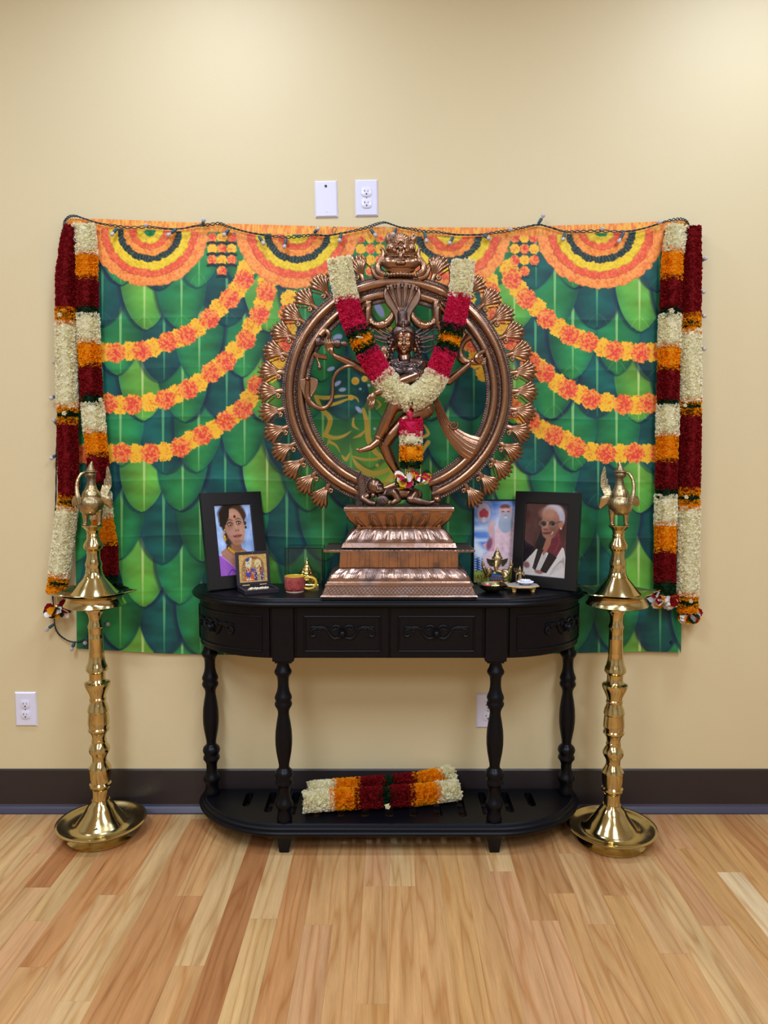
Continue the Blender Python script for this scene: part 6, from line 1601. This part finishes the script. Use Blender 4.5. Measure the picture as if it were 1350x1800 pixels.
def paint_pair(c, H):
    X, Y = c.X, c.Y; sc = H / 100
    c.C[:] = np.array((206, 168, 96.)) / 255 + (vnoise(X.shape, 3, 81, 2)[..., None] - .5) * .3
    r = random.Random(4); E = lambda x, y, a, b, col, rot=0: c.ell(x, y * sc, a, b, col, rot, .15)
    E(50, 40, 36, 30, (132, 76, 52)); E(50, 46, 33, 28, (196, 154, 90)); c.poly([(8, 42 * sc), (90, 42 * sc), (90, 96 * sc), (8, 96 * sc)], (172, 128, 84))
    for k in range(15): a = PI * k / 14; c.stroke([(50 + 24 * math.cos(a), 36 * sc - 22 * math.sin(a)), (50 + 36 * math.cos(a), 38 * sc - 30 * math.sin(a))], 2.2, (150, 64, 60) if k % 2 else (120, 100, 70))
    E(34, 34, 12, 15, (228, 206, 130)); E(68, 33, 12, 15, (226, 204, 140)); E(34, 36, 7, 8, (206, 212, 196)); E(67, 35, 7, 8, (226, 206, 150)); E(31, 20, 6, 6, (54, 70, 150)); E(43, 18, 4, 6, (214, 214, 220))
    c.poly([(26, 52 * sc), (42, 50 * sc), (56, 96 * sc), (16, 96 * sc)], (206, 84, 44)); E(33, 70, 10, 12, (66, 78, 160)); E(33, 57, 8, 6, (196, 92, 90)); c.poly([(56, 50 * sc), (82, 48 * sc), (88, 94 * sc), (54, 96 * sc)], (60, 66, 140)); c.poly([(64, 48 * sc), (74, 48 * sc), (76, 94 * sc), (64, 94 * sc)], (204, 168, 84)); E(76, 58, 5, 9, (190, 70, 60), 20); E(34, 90, 14, 3, (232, 214, 180)); E(48, 56, 6, 7, (60, 76, 150))
    for k in range(150): x, yy = 12 + r.random() * 76, (30 + r.random() * 64); E(x, yy, 1 + r.random() * 1.2, 1 + r.random(), r.choice([(232, 200, 120), (40, 56, 140), (170, 50, 40), (240, 220, 170), (110, 110, 80), (80, 40, 40)]))
    for rx, cx in ((16, 67), (12, 33)):
        c.stroke([(cx - 6, 46 * sc), (cx, 46 * sc + rx * 1.6), (cx + 7, 46 * sc)], 1.1, (240, 224, 170))
nx, ny = 110, 106
X, Y = np.meshgrid(np.linspace(0, 1, nx), np.linspace(0, 1, ny)); iw = BX - 0.018; ih = LH - 0.018
cvp = CV(X * 100, Y * 100 * ih / iw, (200, 160, 90)); paint_pair(cvp, 100 * ih / iw)
o0 = lt(0.009, LH - 0.009, -0.0016)
P = np.array(o0) + np.array(e_) * (X * iw)[..., None] - np.array(up_) * (Y * ih)[..., None]
grid_object('picture', P, cvp.linear(), M_PHOTO, lid)
m = MB(); m.ell(lt(BX / 2, LH - 0.0045, 0.0005), 0.0016, 8, 6); m.build('clasp_pin', M_HINGE, lid)
for x in (0.027, 0.081): m = MB(); m.tube([Lc(x - 0.011, 0.0015, 0.0145), Lc(x + 0.011, 0.0015, 0.0145)], 0.0016, 8); m.build('hinge', M_HINGE, bx)
M_BEAD = plain('ivory_bead', (226, 210, 172), rough=0.3, vary=0.1)
m = MB(); rnd = random.Random(9)
for k in range(70):
    x = 0.022 + 0.06 * (k % 18) / 18 + rnd.uniform(-.002, .002); y = 0.052 + 0.005 * (k // 18) + 0.006 * math.sin(k * 1.3) + rnd.uniform(-.002, .002)
    m.ell(Lc(x, y, 0.0085 + 0.0045 * (k // 35) + rnd.uniform(0, .0015)), 0.0034, 8, 6)
bd = m.build('bead_strand', M_BEAD, None, origin=Lc(0.05, 0.06, 0.005)); tag(bd, 'coiled strand of small ivory beads lying in the open dark box', 'beads')
m = MB(); m.tube(cat_rom([Lc(0.080, 0.056, 0.0075), Lc(0.088, 0.050, 0.0072), Lc(0.094, 0.058, 0.0072), Lc(0.099, 0.052, 0.0072)], 5), 0.0016, 6); m.build('red_thread', M_RED, bd)

# ================================================================ mug, clear case with golden pyramid
M_MUG = plain('red_glaze', (164, 78, 72), rough=0.2, vary=0.35, scale=60, spec=0.6)
M_YEL = plain('yellow_glaze', (214, 176, 52), rough=0.18, vary=0.06, spec=0.6)
M_MUGT = plain('raised_red_glaze', (176, 62, 66), rough=0.16, vary=0.05, spec=0.6)
M_CREAM = plain('cream_glaze', (222, 206, 176), rough=0.2, vary=0.05, spec=0.6)
mc = G(518, 1039, TZ); mc.y = -0.172; mc.x = W(518.5, 1030, -0.172).x
mr = M(18.6, -0.172); mh = 0.0485
mg = thing('mug', 'small red mug with a raised 30 and a yellow handle', 'mug', (mc.x, mc.y, TZ))
m = MB(); m.lathe([(mr * .74, 0.0005), (mr * .86, 0.001), (mr * .88, 0.005)], mc.x, mc.y, 40, TZ); m.build('foot_ring', M_CREAM, mg)
m = MB(); m.lathe([(mr * .88, 0.0048), (mr * .97, 0.010), (mr * 1.0, 0.018), (mr * .985, 0.034), (mr * 1.0, mh - 0.002), (mr * .985, mh)], mc.x, mc.y, 48, TZ, cap=False); m.build('body', M_MUG, mg)
m = MB(); m.lathe([(mr * .99, mh - 0.001), (mr * .96, mh + 0.0006), (mr * .91, mh - 0.001), (mr * .88, 0.03), (mr * .85, 0.008), (0.001, 0.006)], mc.x, mc.y, 48, TZ, cap=False); m.build('inside', M_YEL, mg)
m = MB(); q = cat_rom([Vector((mc.x + mr * 0.93, mc.y - 0.004, TZ + 0.040)), Vector((mc.x + mr * 1.25, mc.y - 0.006, TZ + 0.046)), Vector((mc.x + mr * 1.85, mc.y - 0.008, TZ + 0.042)), Vector((mc.x + mr * 2.05, mc.y - 0.008, TZ + 0.028)), Vector((mc.x + mr * 1.8, mc.y - 0.008, TZ + 0.014)), Vector((mc.x + mr * 1.3, mc.y - 0.006, TZ + 0.010)), Vector((mc.x + mr * 0.92, mc.y - 0.004, TZ + 0.013))], 6)
m.tube(q, 0.0042, 12, 1.3); m.build('handle', M_YEL, mg)
vs, fs = text_mesh('30', 0.043, 0.0018)
m = MB(); x0 = (min(v.x for v in vs) + max(v.x for v in vs)) / 2; y0 = min(v.y for v in vs)
m.add([Vector((mc.x + (mr + 0.001 + v.z) * math.sin((v.x - x0) / mr + 0.06), mc.y - (mr + 0.001 + v.z) * math.cos((v.x - x0) / mr + 0.06), TZ + 0.0105 + (v.y - y0) * 0.95)) for v in vs], fs); m.build('raised_figures', M_MUGT, mg, bevel=0.0008)

def acrylic():
    m, nt, b = new_mat('clear_acrylic')
    nt.nodes.remove(b)
    tr = nd(nt, 'ShaderNodeBsdfTransparent'); tr.inputs[0].default_value = (0.93, 0.955, 0.96, 1)
    gl = nd(nt, 'ShaderNodeBsdfGlossy'); gl.inputs['Roughness'].default_value = 0.03
    fr = nd(nt, 'ShaderNodeFresnel'); fr.inputs['IOR'].default_value = 1.45
    ms = nd(nt, 'ShaderNodeMixShader'); gm = nd(nt, 'ShaderNodeNewGeometry'); mt = nd(nt, 'ShaderNodeMath', operation='SUBTRACT'); mt.use_clamp = True; nt.links.new(fr.outputs[0], mt.inputs[0]); nt.links.new(gm.outputs['Backfacing'], mt.inputs[1]); nt.links.new(mt.outputs[0], ms.inputs[0]); nt.links.new(tr.outputs[0], ms.inputs[1]); nt.links.new(gl.outputs[0], ms.inputs[2])
    nt.links.new(ms.outputs[0], nt.nodes['Material Output'].inputs['Surface'])
    return m
M_ACR = acrylic()
ca, cb2 = W(502, 1030, -0.118), W(567, 1030, -0.118)
X0, X1, Y0, Y1 = ca.x, cb2.x, -0.120, -0.036; Z1 = W(535, 964.5, -0.12).z
cs = thing('display_case', 'clear acrylic cube on the table left of the copper statue', 'display case', ((X0 + X1) / 2, (Y0 + Y1) / 2, TZ))
th = 0.002
for nm, lo, hi in (('side_pane', (X0, Y0, TZ), (X0 + th, Y1, Z1)), ('side_pane', (X1 - th, Y0, TZ), (X1, Y1, Z1)), ('front_pane', (X0 + th, Y0, TZ), (X1 - th, Y0 + th, Z1)), ('back_pane', (X0 + th, Y1 - th, TZ), (X1 - th, Y1, Z1)), ('top_pane', (X0, Y0, Z1), (X1, Y1, Z1 + th))):
    MB().box(lo, hi).build(nm, M_ACR, cs)
M_EDGE = acrylic(); M_EDGE.name = 'acrylic_edge'; M_EDGE.node_tree.nodes['Transparent BSDF'].inputs[0].default_value = (0.42, 0.56, 0.58, 1)
for x in (X0, X1): 
    for y in (Y0, Y1): MB().box((x - 0.0016, y - 0.0016, TZ), (x + 0.0016, y + 0.0016, Z1 + th)).build('edge_strip', M_EDGE, cs)
for y in (Y0, Y1): MB().box((X0 + 0.0016, y - 0.0016, Z1 - 0.001), (X1 - 0.0016, y + 0.0016, Z1 + th + 0.0003)).build('edge_strip', M_EDGE, cs)
M_GLD = patina_metal('shiny_gold', (0.86, 0.60, 0.2), (0.66, 0.42, 0.12), rough=0.16, amount=0.3, bump=0.05, bscale=200)
pc = W(540, 1030, -0.080); px_, py_ = pc.x, -0.079
py = thing('golden_stepped_pyramid', 'small golden stepped pyramid inside the clear acrylic cube', 'ornament', (px_, py_, TZ))
sq = lambda h, z: [(px_ - h, py_ - h, z), (px_ + h, py_ - h, z), (px_ + h, py_ + h, z), (px_ - h, py_ + h, z)]
hb = 0.0395
m = MB(); m.loft([sq(hb, TZ + 0.001), sq(hb, TZ + 0.011), sq(hb * .95, TZ + 0.013)]); m.loft([sq(hb * .93, TZ + 0.0128), sq(hb * .93, TZ + 0.02), sq(hb * .88, TZ + 0.021)]); m.build('base', M_GLD, py, sharp=30)
z = TZ + 0.0205
for i, (r, hgt) in enumerate(((0.0345, 0.011), (0.029, 0.011), (0.0235, 0.010), (0.0175, 0.010), (0.0125, 0.009), (0.0078, 0.009))):
    m = MB(); N = 72
    def lob(rr, zz, A): return [(px_ + (rr * (1 + A * abs(math.sin(6 * 2 * PI * k / N)))) * math.cos(2 * PI * k / N), py_ + (rr * (1 + A * abs(math.sin(6 * 2 * PI * k / N)))) * math.sin(2 * PI * k / N), zz) for k in range(N)]
    m.loft([lob(r, z - 0.0005, .06), lob(r * 1.02, z + hgt * .35, .10), lob(r * .9, z + hgt * .7, .06), lob(r * .84, z + hgt, 0.02)]); z += hgt * .93
    m.build('tier', M_GLD, py, sharp=50)
m = MB(); m.lathe([(0.006, 0), (0.005, 0.004), (0.0022, 0.008), (0.003, 0.010), (0.0005, 0.017)], px_, py_, 16, z - 0.001); m.build('finial', M_GLD, py)

# ================================================================ small things on the right of the table
M_FIG = patina_metal('antique_brass', (0.50, 0.38, 0.18), (0.12, 0.09, 0.05), rough=0.3, amount=0.55, scale=60, bump=0.3, bscale=300)
M_BLU = plain('blue_enamel', (38, 70, 140), rough=0.25, vary=0.2); M_TUR = plain('turquoise_enamel', (40, 120, 140), rough=0.25, vary=0.2); M_RDE = plain('red_enamel', (150, 34, 40), rough=0.25, vary=0.2); M_DKE = plain('black_green_enamel', (26, 36, 34), rough=0.25, vary=0.3)
FY = -0.108; KF = M(1, FY, 1000); zoff = TZ - W(874, 1032, FY).z
def Fp(u, v, dy=0.0): return W(u, v, FY + dy) + Vector((0, 0, zoff))
fg = thing('elephant_headed_figurine', 'small brass seated elephant-headed figurine with blue and red inlay behind the bowl', 'figurine', Fp(874, 1032))
m = MB()
fe = lambda u, v, rx, rz, ry, dy=0, rot=None: m.ell(Fp(u, v, dy), (rx * KF, ry * KF, rz * KF), 16, 12, rot)
fe(874, 1012, 14, 13, 11); fe(874, 1026, 22, 6.5, 14, -.002); fe(873, 987, 8.5, 10, 8, -.006)
for sg in (-1, 1):
    fe(874 + sg * 14, 1024, 9, 6, 9, -.006)
    m.limb([Fp(874 + sg * 12, 1003), Fp(874 + sg * 19, 1006, -.002), Fp(874 + sg * 23.5, 996, -.004)], [5 * KF, 4.4 * KF, 3.2 * KF])
    fe(874 + sg * 25, 991, 3, 5, 2.4, -.004); m.limb([Fp(874 + sg * 25, 988, -.004), Fp(874 + sg * 25.4, 984, -.004)], [2.2 * KF, 1.2 * KF], 8)
m.limb([Fp(872.5, 986, -.013), Fp(871.5, 994, -.019), Fp(873, 1002, -.021), Fp(880, 1004, -.022), Fp(885, 1008, -.020), Fp(884, 1012, -.019)], [5.2 * KF, 4 * KF, 3.4 * KF, 2.9 * KF, 2.5 * KF, 2 * KF])
m.limb([Fp(862, 1006, -.008), Fp(857, 1010, -.014), Fp(860, 1003, -.018)], [4 * KF, 3.6 * KF, 3 * KF]); fe(860, 1002, 5, 6.5, 2.4, -.018)
m.limb([Fp(886, 1006, -.008), Fp(890, 1011, -.014), Fp(886, 1013, -.018)], [4 * KF, 3.6 * KF, 3 * KF])
m.build('body', M_FIG, fg, remesh=0.0009, smooth=1)
m = MB(); fe(874, 979, 9.4, 4, 8, -.004); m.limb([Fp(874, 979, -.003), Fp(874, 972, -.002), Fp(874, 966, -.002), Fp(874, 961.5, -.002)], [8.2 * KF, 5.6 * KF, 2.6 * KF, 1 * KF]); fe(874, 967.5, 3.6, 2, 3.6, -.002)
for k in range(9): a = PI * k / 8; m.ell(Fp(874 + 9 * math.cos(a), 982, -.004 - 8 * KF * math.sin(a)), 1.3 * KF, 6, 5)
m.build('crown', M_FIG, fg)
for sg in (-1, 1):
    m = MB(); o = [(874 + sg * x, y) for x, y in ((7.5, 983), (19, 979.5), (17, 987), (13, 993), (8, 994.5))]
    m.prism([Fp(u, v, -.004) for u, v in o], (0, 0.003, 0)); ea = m.build('ear', M_DKE, fg, bevel=0.0006)
    m = MB(); m.tube([Fp(u, v, -.0045) for u, v in o] + [Fp(*o[0], -.0045)], 0.7 * KF, 6); m.build('ear_rim', M_FIG, ea)
rr = random.Random(2)
for nm, mt, cnt, ang0 in (('blue_inlay', M_BLU, 26, 0), ('turquoise_inlay', M_TUR, 22, .12), ('red_inlay', M_RDE, 18, .24)):
    m = MB()
    for k in range(cnt):
        row = k % 3; a = -0.95 + 1.9 * ((k // 3 + ang0 * 2) / (cnt / 3)); rx, zc = ((12, 1008), (14.4, 1014), (22, 1024))[row]
        m.ell(Fp(874 + rx * math.sin(a), zc + (4 if nm == 'red_inlay' else (0 if nm == 'blue_inlay' else 2)), -0.0 - (11.4 if row < 2 else 15) * KF * math.cos(a)), (1.5 * KF, 0.8 * KF, 1.9 * KF), 6, 5)
    m.build(nm, mt, fg)
# bowl
BY = -0.176; bc = W(864.5, 1036, BY); br_ = M(24.5, BY)
M_BOWL = patina_metal('dark_brass', (0.44, 0.36, 0.17), (0.13, 0.11, 0.06), rough=0.22, amount=0.5, scale=40, bump=0.2, bscale=250)
m = MB(); m.lathe([(0.0, 0.0006), (0.013, 0.0005), (0.014, 0.002), (br_ * .62, 0.006), (br_ * .86, 0.014), (br_ * 1.0, 0.0245), (br_ * 1.01, 0.0255), (br_ * .98, 0.0255), (br_ * .84, 0.016), (br_ * .6, 0.009), (0.0, 0.006)], bc.x, BY, 48, TZ)
bo = m.build('offering_bowl', M_BOWL, origin=(bc.x, BY, TZ), sharp=50); tag(bo, 'small round dark brass bowl on the table in front of the elephant-headed figurine', 'bowl')
m = MB()
for k in range(7):
    a = 2 * PI * k / 7; m.ell((bc.x - 0.015 + 0.006 * math.cos(a), BY - 0.006 + 0.005 * math.sin(a), TZ + 0.0205), (0.0042, 0.0035, 0.005), 8, 6)
fh = m.build('coral_flower', plain('coral_petals', (206, 84, 84), rough=0.6), origin=(bc.x - 0.015, BY - 0.006, TZ + 0.015)); tag(fh, 'small red flower with a white centre lying in the brass bowl', 'flower')
m = MB(); m.ell((bc.x - 0.0145, BY - 0.009, TZ + 0.0245), 0.0032, 8, 6); m.build('white_centre', M_WHITEP, fh)
m = MB(); q = cat_rom([Vector((bc.x + x, BY + y, TZ + z)) for x, y, z in ((-0.003, -0.004, .017), (.004, .006, .018), (.010, -.006, .018), (.016, .004, .019), (.020, -.006, .020), (.012, -.010, .018), (.004, -.010, .017))], 6)
for p in q[::2]: m.ell(p, 0.0026, 6, 5)
m.tube(q, 0.001, 6); gc = m.build('gold_chain', M_GOLD, origin=q[0]); tag(gc, 'coil of gold beads lying in the small brass bowl', 'beads')
# little octagonal stool with a white lotus and a tiny figure
SY = -0.162; sc_ = W(918.5, 1030, SY); sr = M(30, SY)
M_STO = plain('honey_marble', (214, 172, 96), rough=0.25, vary=0.12, scale=80, coat=0.2); M_STT = plain('grey_marble_top', (176, 172, 176), rough=0.25, vary=0.08, scale=60)
so = thing('small_stool', 'tiny honey-coloured octagonal stool in front of the photo of the older man', 'stool', (sc_.x, SY, TZ))
oc = lambda r, z: [(sc_.x + r * math.cos(PI / 8 + PI / 4 * k), SY + r * 0.86 * math.sin(PI / 8 + PI / 4 * k), z) for k in range(8)]
zt = W(918, 1032, SY - sr * .8).z; zt = max(zt, TZ + 0.02)
m = MB(); m.loft([oc(sr * .9, zt - 0.006), oc(sr * 1.0, zt - 0.0035), oc(sr * 1.0, zt - 0.001), oc(sr * .98, zt)]); m.build('top', M_STO, so, sharp=20)
m = MB(); m.loft([oc(sr * .93, zt - 0.001), oc(sr * .92, zt + 0.0006)]); m.build('inset_top', M_STT, so, sharp=20)
for a in (0.6, 2.54, 3.74, 5.68):
    lx, ly = sc_.x + sr * .66 * math.cos(a), SY + sr * .6 * math.sin(a); hz = zt - 0.005 - TZ
    m = MB(); m.lathe([(0.0055, 0.0003), (0.0062, hz * .15), (0.0052, hz * .3), (0.0072, hz * .42), (0.0062, hz * .55), (0.0092, hz * .8), (0.009, hz)], lx, ly, 20, TZ); m.build('leg', M_STO, so)
m = MB(); lc = Vector((sc_.x + M(4.5, SY), SY - 0.004, zt))
for ri, (r, n, tl) in enumerate(((0.024, 13, .25), (0.018, 11, .65), (0.011, 8, 1.1))):
    for k in range(n):
        a = 2 * PI * (k + ri * .4) / n; d = Vector((math.cos(a) * math.cos(tl), math.sin(a) * math.cos(tl), math.sin(tl)))
        m.ell(lc + Vector((0, 0, 0.004)) + d * r * .62, (r * .5, 0.0055, 0.003), 8, 6, Matrix.Rotation(a, 3, 'Z') @ Matrix.Rotation(-tl, 3, 'Y'))
m.ell(lc + Vector((0, 0, .006)), (0.013, 0.013, 0.0066), 12, 8)
m.v = [(p[0], p[1], max(p[2], zt + 0.0008)) for p in m.v]
lo = m.build('white_lotus', plain('white_marble_lotus', (238, 238, 240), rough=0.4, vary=0.02), origin=lc); tag(lo, 'white carved lotus lying on the tiny octagonal stool', 'ornament')
TY = SY + 0.019; KT = M(1, TY, 1000); tz_ = zt
def Tp(u, v, dy=0): return Vector((W(u, v, TY).x, TY + dy, tz_ + (1021 - v) * KT))
tf = thing('tiny_figurine', 'tiny brass figurine with a staff standing behind the white lotus', 'figurine', Tp(914, 1021))
m = MB(); m.limb([Tp(911, 1021), Tp(912, 1014), Tp(914, 1010)], [2.6 * KT, 2.6 * KT, 3.2 * KT], 8); m.limb([Tp(917, 1021), Tp(916, 1014), Tp(914, 1010)], [2.6 * KT, 2.6 * KT, 3.2 * KT], 8); m.limb([Tp(914, 1010), Tp(914, 1003)], [3 * KT, 3.8 * KT], 8)
m.ell(Tp(914, 998), (2.6 * KT, 2.6 * KT, 3.2 * KT), 10, 8); m.limb([Tp(914, 996), Tp(914, 991)], [2.6 * KT, .8 * KT], 8)
for sg in (-1, 1): m.limb([Tp(914 + sg * 3, 1002), Tp(914 + sg * 7, 1006, -.002), Tp(914 + sg * 6.6, 1000 if sg > 0 else 1010, -.003)], [1.7 * KT, 1.4 * KT, 1.2 * KT], 8)
m.ell(Tp(914, 1021.3), (6 * KT, 5 * KT, 1.2 * KT)); m.v = [(p[0], p[1], max(p[2], zt + 0.0007)) for p in m.v]
m.build('body', M_FIG, tf, remesh=0.0007, smooth=1)
m = MB(); m.tube([Tp(907, 1021, -.003), Tp(907, 995, -.003)], 0.6 * KT, 6)
for dx in (-3, 0, 3): m.tube(cat_rom([Tp(907, 1000, -.003), Tp(907 + dx, 998, -.003), Tp(907 + dx * 1.1, 993, -.003)], 3), .55 * KT, 5)
m.v = [(p[0], p[1], max(p[2], zt + 0.0007)) for p in m.v]
m.build('staff', M_FIG, tf)
